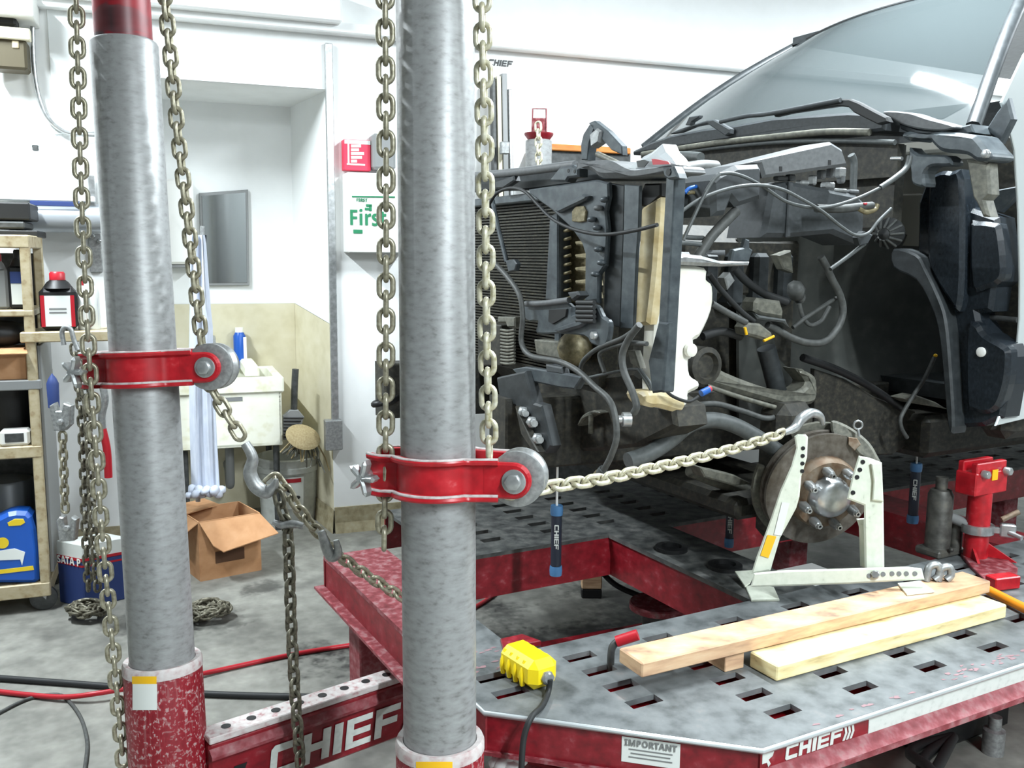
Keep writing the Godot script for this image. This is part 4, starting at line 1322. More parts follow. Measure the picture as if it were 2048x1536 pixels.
	# reservoir
	var rv := px_list([1320, 560, 1330, 548, 1345, 545, 1352, 532, 1414, 536, 1418, 560, 1430, 574, 1428, 620, 1405, 672, 1392, 681, 1395, 698, 1388, 716, 1382, 722, 1385, 752, 1402, 765, 1401, 778, 1382, 788, 1381, 803, 1366, 826, 1322, 815, 1310, 790, 1312, 700])
	px_smooth(t, "washer_tank", pts_v(rv, 0.58), C * 0.05, M.poly, 0.012)
	px_plate(t, "tank_side", pts_u(za([1340, 535, 1400, 500, 1480, 450, 1480, 560, 1450, 1000, 1430, 1200, 1400, 1455, 1290, 1465, 1310, 1000, 1335, 700]), 0.15), L * 0.04, M.poly_old, 0.008)
	px_smooth(t, "tank_bottom", pts_v(zb([1340, 735, 1530, 725, 1700, 800, 1690, 880, 1640, 890, 1500, 850, 1440, 850, 1365, 820]), 0.565), C * 0.05, M.poly_old, 0.01)
	m = mb()
	m.lathe(on_v(1378, 700, 0.575), -C, [Vector2(0.016, 0), Vector2(0.016, 0.012), Vector2(0.009, 0.016), Vector2(0, 0.016)], 16)
	part(t, "tank_pump", m, M.poly)
	px_tube(t, "pump_wire", pts_v(zb([1530, 700, 1600, 760, 1720, 800, 1800, 760]), 0.54), 0.004, M.rubber)
	px_tube(t, "pump_plug", pts_v(zb([1820, 735, 1880, 705]), 0.54), 0.009, M.blue)
	px_tube(t, "pump_plug_tip", pts_v(zb([1872, 706, 1895, 696]), 0.54), 0.0075, M.red_wire)
	# --- lower front ---
	px_plate(t, "front_crossmember", pts_u(zb([480, 640, 880, 610, 1290, 560, 1345, 600, 1425, 735, 1600, 850, 1620, 1000, 1300, 1160, 1000, 1190, 600, 1200, 470, 1180]), 0.22), L * 0.1, M.grime, 0.01)
	px_plate(t, "crossmember_lip", pts_u(zb([330, 545, 430, 525, 880, 605, 820, 705, 700, 690, 440, 635, 380, 600]), 0.02), L * 0.02, M.panel, 0.004)
	px_plate(t, "bumper_bracket", pts_u(zb([205, 610, 430, 560, 500, 810, 560, 830, 640, 1150, 600, 1210, 540, 1200, 470, 1090, 355, 830, 240, 845]), 0.0), L * 0.03, M.panel_dark, 0.005)
	px_plate(t, "bracket_flange", pts_u(zb([355, 835, 470, 1080, 540, 1200, 500, 1210, 400, 1060]), -0.02), L * 0.03, M.grime, 0.003)
	for q in [[415, 880, 490, 930], [485, 960, 555, 1000], [530, 1090, 600, 1125]]:
		var a: Array = zb(q)
		m = mb()
		var o := on_u(a[0].x, a[0].y, -0.002)
		var ax := (on_u(a[1].x, a[1].y, -0.03) - o).normalized()
		hex(m, o, ax, 0.016, 0.02)
		m.lathe(o, ax, [Vector2(0.009, 0.0), Vector2(0.009, 0.036), Vector2(0, 0.036)], 10)
		part(t, "bracket_bolt", m, M.zinc)
	px_smooth(t, "tow_eye", pts_u(zb([840, 980, 880, 910, 960, 870, 1020, 890, 960, 905, 890, 940, 860, 990]), 0.19), L * 0.03, M.grime_light, 0.004)
	px_tube(t, "hanging_bolt", pts_u(zb([955, 900, 950, 1050]), 0.19), 0.007, M.grime_light)
	m = mb()
	for i in 11:
		var y := 235.0 + i * 26.0
		var a: Array = zb([245, y, 300, y + 8, 352, y])
		m.tube(curve(pts_u(a, 0.1), 4), 0.0042, 6)
	part(t, "coil_cooler", m, M.grime_light)
	px_plate(t, "cooler_head", pts_u(zb([215, 130, 350, 135, 352, 215, 290, 215, 280, 180, 215, 180]), 0.11), L * 0.03, M.grime_light, 0.004)
	px_plate(t, "cooler_body", pts_u(zb([60, 160, 240, 200, 240, 520, 60, 520]), 0.12), L * 0.03, M.grime, 0.004)
	px_smooth(t, "lower_lamp_bracket", pts_u(zb([440, 20, 770, 25, 800, 120, 900, 60, 990, 40, 1040, 130, 1095, 175, 1090, 290, 1050, 365, 950, 345, 900, 285, 700, 265, 520, 262, 530, 170, 440, 160]), 0.06), L * 0.012, M.panel, 0.004)
	px_plate(t, "bracket_gap", pts_u(zb([620, 75, 760, 70, 750, 130, 650, 190, 615, 170]), 0.055), L * 0.006, M.black, 0.001)
	px_plate(t, "bracket_tongue", pts_u(zb([640, 235, 860, 150, 900, 185, 860, 215, 700, 262]), 0.045), L * 0.02, M.panel, 0.006)
	px_tube(t, "bracket_bar", pts_u(za([440, 1290, 560, 1288, 780, 1262]), 0.055), 0.008, M.plastic_light)
	m = mb()
	for i in 5:
		var a: Array = zb([845, 20 + i * 36, 980, 22 + i * 36])
		m.tube(pts_u(a, 0.05), 0.006, 8)
	part(t, "bracket_spring", m, M.rubber)
	m = mb()
	var lb2: Vector2 = zb([990, 280])[0]
	hex(m, on_u(lb2.x, lb2.y, 0.06), -L, 0.011, 0.012)
	part(t, "lamp_bolt", m, M.zinc)
	px_plate(t, "lamp_aim_block", pts_u(za([760, 1200, 840, 1190, 860, 1225, 800, 1270]), 0.05), L * 0.03, M.plastic, 0.005)
	px_plate(t, "air_guide", pts_u(zb([500, 310, 740, 330, 770, 480, 520, 430]), 0.14), L * 0.04, M.grime_light, 0.004)
	m = mb()
	var hb: Vector2 = zb([830, 380])[0]
	m.blob(on_u(hb.x, hb.y, 0.16), L * 0.05, Vector3.UP * 0.05, C * 0.05, 12)
	part(t, "horn", m, M.fins_tan)
	px_tube(t, "strap_bar", pts_u(za([175, 470, 225, 700, 290, 960]), 0.09), 0.008, M.panel, 4)
	px_plate(t, "strap_end", pts_u(za([275, 950, 340, 940, 365, 975, 350, 1030, 300, 1040]), 0.085), L * 0.015, M.panel, 0.003)
	m = mb()
	var tw := circle(on_u(772, 802, -0.02), L * 0.7 + C * 0.7, (L - C) * 0.3 + Vector3.UP * 0.1, 0.075, 20)
	m.tube(tw, 0.012, 8, false, true)
	part(t, "tow_ring", m, M.black)
	# wires across the front
	px_tube(t, "latch_cable", pts_u(za([150, 510, 200, 430, 270, 390, 350, 380, 440, 412, 540, 515, 640, 615, 780, 690, 950, 735, 1100, 742, 1300, 712, 1475, 668]), 0.05), 0.0045, M.rubber)
	px_tube(t, "wiring_harness", pts_u(za([185, 960, 300, 1085, 390, 1225, 415, 1400]) + zb([405, 330, 480, 440, 700, 485, 850, 560, 980, 680, 1090, 780, 1140, 900, 1155, 1080, 1110, 1230, 1050, 1345]), 0.03), 0.0075, M.hose)
	px_tube(t, "harness_plug", pts_u(zb([1050, 1330, 1020, 1370]), 0.03), 0.011, M.hose_grey)
	px_tube(t, "harness_ring", pts_u(zb([1022, 1362, 1005, 1385]), 0.03), 0.012, M.fins_tan)
	px_tube(t, "wiring_harness", pts_u(zb([1335, 195, 1255, 300, 1200, 430, 1212, 560, 1270, 700, 1312, 830, 1290, 890]), 0.06), 0.0085, M.hose)
	px_tube(t, "wiring_harness", pts_u(zb([1395, 345, 1250, 340, 1100, 375, 1020, 430, 1060, 570]), 0.07), 0.0055, M.hose)
	px_tube(t, "wiring_harness", pts_u(zb([870, 545, 900, 470, 1010, 380, 1200, 300, 1330, 210]), 0.065), 0.006, M.hose)
	px_tube(t, "steel_line", pts_u(zb([930, 612, 1180, 560, 1300, 548, 1345, 575, 1430, 715]), 0.16), 0.004, M.hose_grey)
	px_tube(t, "steel_line", pts_u(zb([1300, 420, 1340, 540, 1410, 640, 1440, 710]), 0.15), 0.004, M.hose_grey)
	px_plate(t, "junction_box", pts_u(zb([590, 505, 720, 530, 735, 590, 600, 570]), 0.02), L * 0.02, M.plastic, 0.004)
	px_plate(t, "harness_clip", pts_u(zb([1235, 395, 1290, 400, 1335, 540, 1260, 500]), 0.12), L * 0.02, M.grime_light, 0.003)
	m = mb()
	var sp: Vector2 = zb([1265, 940])[0]
	m.lathe(on_u(sp.x, sp.y, 0.1), -L + C * 0.4, [Vector2(0.018, 0), Vector2(0.018, 0.02), Vector2(0.01, 0.022), Vector2(0.01, 0.03), Vector2(0, 0.03)], 12)
	part(t, "sensor", m, M.zinc)
	# --- engine bay near side ---
	px_plate(t, "battery_cover", pts_v(zc([690, 668, 1430, 485, 1525, 545, 1570, 675, 900, 772, 870, 672]), 0.62), C * 0.1, M.plastic_light, 0.008)
	for q in [[1030, 700], [1415, 650]]:
		var p: Vector2 = zc(q)[0]
		px_plate(t, "cover_slot", pts_v(px_list([p.x - 3, p.y - 5, p.x + 3, p.y - 5, p.x + 3, p.y + 5, p.x - 3, p.y + 5]), 0.6195), C * 0.002, M.black, 0.0)
	px_plate(t, "air_box", pts_v(zc([490, 790, 545, 738, 690, 668, 870, 662, 892, 700, 885, 935, 690, 1000, 650, 950, 605, 1060, 500, 1075]), 0.6), C * 0.12, M.plastic, 0.012)
	px_plate(t, "fuse_box", pts_v(zc([888, 1240, 940, 960, 965, 830, 1100, 795, 1640, 900, 1700, 960, 1700, 1150, 1690, 1225, 1720, 1280, 1660, 1300, 1440, 1208, 1100, 1240]), 0.66), C * 0.14, M.plastic, 0.012)
	px_plate(t, "fuse_box_rib", pts_v(zc([1100, 800, 1135, 805, 1110, 1240, 1075, 1240]), 0.652), C * 0.01, M.plastic, 0.003)
	for q in [[1030, 775, 45, 18], [1105, 770, 26, 25], [1200, 810, 40, 20], [1350, 745, 22, 35], [1425, 720, 22, 50], [1400, 830, 45, 25], [1500, 730, 30, 40], [1505, 780, 18, 35], [1590, 880, 45, 16], [1480, 870, 60, 14], [1280, 790, 18, 40]]:
		var p: Array = zc([q[0] - q[2], q[1] - q[3], q[0] + q[2], q[1] + q[3]])
		m = mb()
		var o := on_v((p[0].x + p[1].x) / 2, (p[0].y + p[1].y) / 2, 0.68)
		m.box(o, L * q[2] * 0.00042, Vector3.UP * q[3] * 0.00034, C * 0.012, 0.004)
		part(t, "connector", m, M.plastic_light if (q[0] % 4) else M.cast)
	px_tube(t, "vent_hose", pts_v(zc([1600, 880, 1605, 720, 1605, 640, 1585, 590]), 0.7), 0.0105, M.hose_grey)
	px_tube(t, "intake_tube", pts_v(zc([200, 925, 330, 960, 520, 990]), 0.72), 0.026, M.panel_dark, 14)
	px_tube(t, "intake_tube", pts_v(zc([265, 720, 400, 700, 515, 705]), 0.8), 0.024, M.hose, 14)
	px_tube(t, "coolant_pipe", pts_u(zc([60, 615, 250, 600, 400, 610]), 0.75), 0.016, M.hose_grey, 12)
	px_tube(t, "blue_wire", pts_v(zc([275, 890, 310, 855, 380, 840, 450, 865]), 0.66), 0.005, M.blue)
	px_tube(t, "yellow_wire", pts_v(zc([300, 890, 340, 885, 420, 895]), 0.67), 0.005, M.fins_tan)
	px_tube(t, "heater_hose", pts_v(zc([360, 1420, 480, 1240, 600, 1110, 680, 1030]), 0.62), 0.013, M.hose, 12)
	px_tube(t, "control_cable", pts_v(zc([545, 742, 640, 735, 760, 770, 900, 845, 1080, 960, 1280, 1005, 1450, 990, 1650, 925, 1830, 840]), 0.57), 0.0045, M.hose_grey)
	px_tube(t, "cable_sleeve", pts_v(zc([1810, 850, 1930, 770, 2020, 690, 2048, 600]), 0.57), 0.008, M.hose_grey)
	px_tube(t, "control_cable", pts_v(zc([230, 1050, 400, 935, 640, 850, 860, 828, 1040, 862, 1180, 930, 1350, 1030, 1500, 1150, 1620, 1222, 1720, 1205, 1800, 1110, 1900, 1012]), 0.56), 0.0045, M.hose_grey)
	px_tube(t, "control_cable", pts_v(zc([262, 1260, 330, 1110, 420, 920, 490, 800, 550, 742]), 0.55), 0.0045, M.hose_grey)
	px_tube(t, "taped_harness", pts_v(zc([1310, 1010, 1500, 1015, 1640, 1000, 1750, 990]), 0.6), 0.011, M.hose)
	px_tube(t, "harness_end", pts_v(zc([1640, 1010, 1700, 1040, 1770, 1020, 1790, 980]), 0.595), 0.007, M.fins_tan)
	m = mb()
	var rb2: Vector2 = zc([1695, 975])[0]
	m.blob(on_v(rb2.x, rb2.y, 0.59), L * 0.007, Vector3.UP * 0.004, C * 0.005, 8)
	part(t, "red_terminal", m, M.red_wire)
	px_plate(t, "cable_tab", pts_v(zc([1640, 1240, 1690, 1190, 1760, 1220, 1720, 1290, 1660, 1305]), 0.6), C * 0.02, M.plastic, 0.003)
	# ribbed boot
	m = mb()
	var bo: Vector2 = zc([1890, 1205])[0]
	var bc := on_v(bo.x, bo.y, 0.72)
	var ba := (EYE - bc).normalized() * 0.6 - L * 0.6 + Vector3.UP * -0.1
	m.lathe(bc, ba, [Vector2(0.045, 0), Vector2(0.042, 0.012), Vector2(0.03, 0.03), Vector2(0.016, 0.05), Vector2(0, 0.056)], 24)
	part(t, "steering_boot", m, M.rubber)
	for i in 12:
		m = mb()
		var an := TAU * i / 12.0
		var bx := ba.normalized().cross(Vector3.UP).normalized()
		var by := ba.normalized().cross(bx)
		var dd := bx * cos(an) + by * sin(an)
		m.tube([bc + dd * 0.044 + ba.normalized() * 0.012, bc + dd * 0.031 + ba.normalized() * 0.031, bc + dd * 0.017 + ba.normalized() * 0.05], 0.004, 6)
		part(t, "boot_rib", m, M.hose)
	px_tube(t, "steering_shaft", pts_v(zc([1420, 1490, 1560, 1390, 1690, 1290]), 0.62), 0.006, M.hose_grey)
	# bracket over the reservoir
	px_plate(t, "tank_bracket", pts_v(zc([180, 1395, 270, 1368, 420, 1385, 560, 1425, 800, 1432, 790, 1462, 560, 1470, 190, 1455]), 0.56), C * 0.12, M.cast, 0.008)
	px_plate(t, "tank_bracket_tab", pts_v(zc([640, 1430, 660, 1335, 740, 1318, 760, 1250, 790, 1260, 790, 1322, 815, 1340, 785, 1432]), 0.57), C * 0.015, M.panel, 0.004)
	px_tube(t, "bracket_lines", pts_v(zc([190, 1280, 300, 1285, 400, 1295]), 0.62), 0.006, M.hose_grey)
	px_tube(t, "bracket_lines", pts_v(zc([190, 1225, 300, 1240, 420, 1245]), 0.64), 0.006, M.hose_grey)
	px_plate(t, "coil_cap", pts_v(zc([465, 1370, 500, 1340, 600, 1340, 600, 1380]), 0.62), C * 0.03, M.plastic_light, 0.004)
	# --- wheel house hoses and boxes ---
	px_tube(t, "large_hose", pts_v(zd([1030, 130, 1070, 200, 1120, 310, 1180, 430, 1205, 560, 1160, 700, 1060, 800, 930, 810, 800, 770, 690, 710, 610, 670]), 0.72), 0.0105, M.hose, 12)
	px_tube(t, "hose", pts_v(zd([810, 690, 900, 620, 1020, 540, 1150, 458]), 0.74), 0.0062, M.hose)
	px_tube(t, "hose", pts_v(zd([860, 500, 890, 610, 950, 670, 1030, 640, 1070, 580, 1100, 525]), 0.75), 0.0065, M.hose)
	px_tube(t, "hose", pts_v(zd([170, 500, 300, 575, 440, 650]), 0.66), 0.009, M.hose)
	px_tube(t, "hose", pts_v(zd([150, 270, 250, 400, 400, 560, 500, 640]), 0.7), 0.008, M.rubber)
	px_tube(t, "hose", pts_v(zd([350, 220, 450, 330, 600, 430, 760, 490]), 0.75), 0.012, M.rubber)
	px_tube(t, "hose", pts_v(zd([100, 760, 250, 720, 400, 760]), 0.72), 0.012, M.rubber)
	px_plate(t, "relay_module", pts_v(zd([515, 490, 540, 455, 720, 480, 745, 560, 740, 620, 560, 590, 510, 560]), 0.70), C * 0.05, M.grime_light, 0.008)
	px_plate(t, "relay_tray", pts_v(zd([500, 570, 560, 595, 760, 625, 790, 700, 740, 650, 540, 625]), 0.69), C * 0.05, M.hose_grey, 0.005)
	px_plate(t, "plug_block", pts_v(zd([430, 690, 460, 650, 560, 660, 650, 730, 660, 770, 600, 790, 540, 770, 440, 745]), 0.67), C * 0.04, M.grime_light, 0.006)
	px_tube(t, "yellow_lock", pts_v(zd([432, 690, 445, 745]), 0.665), 0.004, M.yellow)
	px_tube(t, "yellow_lock", pts_v(zd([580, 795, 660, 758]), 0.665), 0.004, M.yellow)
	m = mb()
	var wb: Vector2 = zd([835, 400])[0]
	m.blob(on_v(wb.x, wb.y, 0.76), L * 0.022 + Vector3.UP * 0.01, Vector3.UP * 0.03 - L * 0.012, C * 0.03, 8)
	m.blob(on_v(wb.x + 8, wb.y + 14, 0.76), L * 0.014, Vector3.UP * 0.02, C * 0.02, 8)
	part(t, "taped_bundle", m, M.hose)
	px_plate(t, "coil_pack", pts_v(zd([275, 300, 320, 255, 358, 320, 300, 395]), 0.75), C * 0.03, M.cast, 0.003)
	px_plate(t, "dash_liner", pts_v(zd([690, 120, 800, 80, 820, 260, 740, 230]), 0.8), C * 0.03, M.grime_light, 0.004)
	# --- suspension ---
	px_smooth(t, "upper_control_arm", pts_v(zd([40, 930, 110, 945, 300, 1050, 560, 1150, 740, 1195, 860, 1190, 930, 1120, 850, 1015, 960, 1050, 1015, 1110, 1005, 1270, 900, 1310, 780, 1315, 640, 1280, 150, 1140, 60, 1090]), 0.72), C * 0.06, M.grime_light, 0.012)
	px_tube(t, "arm_edge", pts_v(zd([130, 1150, 400, 1240, 640, 1310, 730, 1335]), 0.715), 0.007, M.grime_light)
	m = mb()
	var bu: Vector2 = zd([95, 985])[0]
	m.lathe(on_v(bu.x, bu.y, 0.7), -C, [Vector2(0.05, -0.03), Vector2(0.05, 0.02), Vector2(0.036, 0.024), Vector2(0.03, 0.01), Vector2(0, 0.01)], 20)
	part(t, "arm_bushing", m, M.grime)
	px_tube(t, "shock_absorber", pts_v(zd([600, 850, 640, 1000, 690, 1200]), 0.78), 0.027, M.panel_dark, 16)
	px_tube(t, "brake_hose", pts_v(zd([-10, 1310, 200, 1290, 420, 1350, 600, 1405, 720, 1370, 850, 1300]), 0.7), 0.008, M.hose)
	px_tube(t, "sway_bar", pts_v(px_list([1256, 922, 1300, 906, 1340, 880, 1378, 850, 1420, 840, 1462, 848, 1510, 872, 1560, 905]), 0.66), 0.0215, M.hose_grey, 14)
	px_tube(t, "lower_arm", pts_v(px_list([1380, 940, 1430, 960, 1500, 985, 1560, 1000]), 0.85), 0.02, M.grime_light, 12)
	px_plate(t, "lower_arm_plate", pts_v(px_list([1400, 935, 1470, 950, 1505, 968, 1470, 972, 1410, 955]), 0.75), C * 0.05, M.grime_light, 0.004)
	m = mb()
	rbox(m, 0.6, 1.0, 0.74, 1.3, 0.66, 0.72, 0.015)
	part(t, "lower_control_arm", m, M.grime)
	m = mb()
	rbox(m, 0.68, 0.82, 0.66, 0.78, 0.6, 1.0, 0.03)
	part(t, "knuckle", m, M.grime)
	# --- hub and rotor ---
	var ho := at(1655, 990, 2.5)
	var ax := Vector3(0.2, -0.17, 0.96).normalized()
	var hx := ax.cross(Vector3.UP).normalized() * -1.0
	var hy := ax.cross(hx)
	m = mb()
	m.lathe(ho, ax, [Vector2(0.06, -0.075), Vector2(0.162, -0.075), Vector2(0.162, -0.062), Vector2(0.145, -0.06), Vector2(0.145, -0.05), Vector2(0.162, -0.048), Vector2(0.163, -0.036), Vector2(0.102, -0.035), Vector2(0.1, -0.02)], 48)
	part(t, "brake_rotor", m, M.rotor)
	m = mb()
	m.lathe(ho, ax, [Vector2(0.102, -0.036), Vector2(0.1, -0.008), Vector2(0.094, 0.0), Vector2(0.0, 0.0)], 40)
	part(t, "hub_face", m, M.rust)
	m = mb()
	m.lathe(ho, ax, [Vector2(0.058, 0.0), Vector2(0.058, 0.012), Vector2(0.054, 0.016), Vector2(0.0535, 0.03), Vector2(0.048, 0.038), Vector2(0.03, 0.042), Vector2(0, 0.043)], 36)
	part(t, "hub_cap", m, M.alu)
	for i in 8:
		var an := TAU * (i + 0.35) / 8.0
		var o := ho + hx * cos(an) * 0.079 + hy * sin(an) * 0.079
		m = mb()
		m.lathe(o, ax, [Vector2(0.0075, 0.0), Vector2(0.0075, 0.05), Vector2(0.004, 0.05), Vector2(0.004, 0.046)], 10)
		m.lathe(o + ax * 0.012, ax, [Vector2(0.014, 0.0), Vector2(0.0125, 0.02), Vector2(0.0105, 0.03), Vector2(0.0075, 0.03)], 6)
		part(t, "lug_nut", m, M.zinc)
	# dust shield and caliper mount
	m = mb()
	var arc := []
	for i in 15:
		var an := deg_to_rad(lerpf(-95, 35, i / 14.0))
		arc.append(ho + hx * -sin(an) * -0.166 + hy * -cos(an) * -0.166 - ax * 0.055)
	part(t, "dust_shield", ring_piece(ho - ax * 0.085, ax, hx, hy, 0.15, 0.178, -200, 120, 0.012), M.grime_light)
	px_smooth(t, "caliper_mount", pts_at(zg([875, 165, 960, 180, 1080, 250, 1180, 340, 1235, 430, 1275, 520, 1180, 480, 1090, 430, 1040, 360, 990, 300, 920, 300, 880, 260]), 2.5), ray(1720, 900) * 0.03, M.grime_light, 0.006)
	px_plate(t, "caliper_window", pts_at(zg([1010, 290, 1080, 300, 1110, 350, 1060, 400, 1010, 350]), 2.495), ray(1720, 900) * 0.006, M.rust, 0.002)
	m = mb()
	m.tube(circle(at(1716, 850, 2.48), Vector3.RIGHT, Vector3.UP, 0.0115, 16), 0.003, 6, false, true)
	m.tube([at(1716, 858, 2.48), at(1718, 872, 2.48)], 0.004, 8)
	part(t, "brake_sensor", m, M.zinc)

func ring_piece(o: Vector3, ax: Vector3, x: Vector3, y: Vector3, r0: float, r1: float, a0: float, a1: float, th: float) -> MB:
	var m := mb()
	var n := 24
	for i in n:
		var p := deg_to_rad(lerpf(a0, a1, float(i) / n)); var q := deg_to_rad(lerpf(a0, a1, float(i + 1) / n))
		var d0 := x * cos(p) + y * sin(p); var d1 := x * cos(q) + y * sin(q)
		m.quad(o + d0 * r0, o + d1 * r0, o + d1 * r1, o + d0 * r1, ax)
		m.quad(o + d0 * r0 - ax * th, o + d1 * r0 - ax * th, o + d1 * r1 - ax * th, o + d0 * r1 - ax * th, -ax)
		m.quad(o + d0 * r1, o + d1 * r1, o + d1 * r1 - ax * th, o + d0 * r1 - ax * th, d0)
		m.quad(o + d0 * r0, o + d1 * r0, o + d1 * r0 - ax * th, o + d0 * r0 - ax * th, -d0)
	return m

# ---------- things along the back wall ----------
func wb(m: MB, s0: float, s1: float, n0: float, n1: float, h0: float, h1: float, ch := 0.0) -> void:
	m.box(wl((s0 + s1) / 2, (n0 + n1) / 2, (h0 + h1) / 2), WD * absf(s1 - s0) / 2, WN * absf(n1 - n0) / 2, Vector3.UP * absf(h1 - h0) / 2, ch)
func sn(p: Vector3) -> Vector2:
	return Vector2((p - Q0).dot(WD), (p - Q0).dot(WN))
# box whose front face is traced on the wall-parallel plane n: px rectangle corners, depth back into n
func front_box(px0: float, py0: float, px1: float, py1: float, n: float, deep: float, ch := 0.004) -> MB:
	var m := mb()
	var a := on_n(px0, py1, n); var b := on_n(px1, py1, n); var c := on_n(px0, py0, n)
	var s0 := sn(a).x; var s1 := sn(b).x
	wb(m, s0, s1, n, n + deep, a.y, c.y, ch)
	return m

func bottle(called: String, label: String, o: Vector3, h: float, w: float, body: Material, cap: Material, lab: Material, square := true) -> Node3D:
	var t := thing(called, label, "bottle", o)
	var m := mb()
	if square:
		m.box(o + Vector3.UP * h * 0.37, WD * w / 2, Vector3.UP * h * 0.37, WN * w * 0.32, w * 0.14)
		m.lathe(o, Vector3.UP, [Vector2(w * 0.42, h * 0.72), Vector2(w * 0.3, h * 0.82), Vector2(w * 0.17, h * 0.88), Vector2(w * 0.17, h * 0.9), Vector2(0, h * 0.9)], 16)
	else:
		m.lathe(o, Vector3.UP, [Vector2(0, 0), Vector2(w * 0.46, 0), Vector2(w * 0.5, h * 0.02), Vector2(w * 0.5, h * 0.7), Vector2(w * 0.4, h * 0.8), Vector2(w * 0.2, h * 0.86), Vector2(0, h * 0.86)], 20)
	part(t, "body", m, body)
	m = mb()
	m.lathe(o, Vector3.UP, [Vector2(w * 0.22, h * 0.86), Vector2(w * 0.22, h * 0.97), Vector2(w * 0.18, h), Vector2(0, h)], 14)
	part(t, "cap", m, cap)
	if lab:
		m = mb()
		m.box(o + Vector3.UP * h * 0.34 - WN * w * 0.325, WD * w * 0.36, Vector3.UP * h * 0.26, WN * 0.001)
		part(t, "label", m, lab)
	return t

func build_wall_things() -> void:
	M.pvc = plain(rgb(226, 230, 230), 0.45)
	M.tan_steel = grain([[0.0, rgb(128, 104, 70)], [0.4, rgb(176, 162, 130)], [1.0, rgb(196, 186, 160)]], 0.02, Vector3(4, 4, 4), 0.5, 0.1, 61, 0.0, 256, 5)
	M.board = grain([[0.0, rgb(164, 118, 80)], [0.5, rgb(182, 136, 96)], [1.0, rgb(194, 150, 112)]], 0.01, Vector3(4, 4, 4), 0.85, 0.0, 62, 0.0, 256, 4)
	M.orange_wood = grain([[0.0, rgb(186, 106, 40)], [1.0, rgb(222, 146, 74)]], 0.01, Vector3(3, 8, 3), 0.5, 0.0, 64, 0.0, 256, 4)
	M.case_blue = plain(rgb(38, 58, 112), 0.6)
	M.jug_blue = plain(rgb(24, 84, 176), 0.35)
	M.jug_yellow = plain(rgb(226, 196, 40), 0.4)
	M.sign_red = plain(rgb(226, 52, 84), 0.5)
	M.green = plain(rgb(20, 128, 84), 0.5)
	M.tub = grain([[0.0, rgb(206, 202, 168)], [0.4, rgb(232, 232, 216)], [1.0, rgb(238, 240, 228)]], 0.01, Vector3(3, 3, 3), 0.4, 0.0, 65, 0.0, 256, 4)
	M.cloth = grain([[0.0, rgb(186, 194, 210)], [1.0, rgb(208, 214, 226)]], 0.02, Vector3(6, 2, 6), 0.7, 0.0, 66, 0.0, 256, 3)
	M.mirror = plain(rgb(178, 182, 182), 0.06, 1.0)
	M.straw = grain([[0.0, rgb(142, 122, 84)], [1.0, rgb(190, 176, 138)]], 0.03, Vector3(10, 10, 10), 0.8, 0.0, 67, 0.0, 256, 4)
	M.pail = grain([[0.0, rgb(168, 172, 168)], [0.5, rgb(196, 200, 196)], [1.0, rgb(206, 210, 206)]], 0.02, Vector3(4, 4, 4), 0.5, 0.0, 68, 0.0, 256, 4)
	M.foil = plain(rgb(186, 192, 198), 0.32, 0.5)
	M.cream_paint = plain(rgb(226, 220, 196), 0.5)
	M.grey_panel = plain(rgb(136, 138, 138), 0.5, 0.1)
	M.red_plain = plain(rgb(176, 26, 40), 0.4)
	var t: Node3D
	var m: MB
	# upper left: white lamp box, dark clamp, pale slat and brown case hung on the wall
	t = thing("wall_cabinet", "white box at the top left corner above the pale slat", "cabinet", on_n(30, 22, -0.22))
	part(t, "body", front_box(-60, -40, 66, 22, -0.22, 0.22), M.white)
	t = thing("tool_case", "small brown and black case hung under a pale wooden slat", "case", on_n(25, 135, -0.15))
	part(t, "body", front_box(-20, 72, 55, 135, -0.15, 0.12, 0.01), plain(rgb(74, 66, 44), 0.6))
	part(t, "slat", front_box(-20, 50, 60, 74, -0.17, 0.05), M.cream_paint)
	part(t, "latch", front_box(24, 80, 38, 96, -0.155, 0.01), M.tan_steel)
	part(t, "handle", front_box(-20, 24, 32, 48, -0.16, 0.1, 0.01), M.black)
	# conduits
	t = thing("conduit", "white bent conduit curving down beside the left tower", "pipe", on_n(75, 200, -0.03))
	px_tube(t, "pipe", pts_n(zp(0, 0, 0.3418, [188, -20, 190, 150, 196, 350, 216, 520, 262, 660, 340, 748, 440, 785, 640, 792]), -0.03), 0.0095, M.zinc, 10)
	m = mb()
	m.box(on_n(71, 28, -0.03), WD * 0.012, Vector3.UP * 0.012, WN * 0.02, 0.003)
	part(t, "clip", m, M.zinc)
	t = thing("wall_panel", "tall white panel fixed to the wall behind the left tower", "panel", on_n(100, 270, -0.012))
	px_plate(t, "sheet", pts_n(px_list([93, 18, 215, 26, 215, 262, 108, 268]), -0.012), WN * 0.011, M.pvc, 0.002)
	t = thing("pipe", "short level white pipe with a black valve under the panel", "pipe", on_n(60, 288, -0.04))
	px_tube(t, "tube", pts_n(px_list([-20, 289, 60, 289, 116, 289]), -0.04), 0.011, M.pvc, 10)
	m = mb()
	m.box(on_n(71, 296, -0.04), WD * 0.012, Vector3.UP * 0.012, WN * 0.014, 0.003)
	part(t, "valve", m, M.dark_steel)
	t = thing("masking_roll", "silver roll with a blue strip on the wall holder left of the tower", "roll", on_n(130, 440, -0.1))
	m = mb()
	var ra := on_n(55, 436, -0.12); var rb := on_n(215, 436, -0.12)
	ra.y = (ra.y + rb.y) / 2; rb.y = ra.y
	m.lathe(ra, rb - ra, [Vector2(0, 0), Vector2(0.062, 0), Vector2(0.062, (rb - ra).length()), Vector2(0, (rb - ra).length())], 28)
	part(t, "roll", m, M.foil)
	part(t, "holder", front_box(-20, 387, 190, 399, -0.175, 0.17, 0.004), M.pvc)
	part(t, "strip", front_box(60, 401, 166, 411, -0.19, 0.006), M.case_blue)
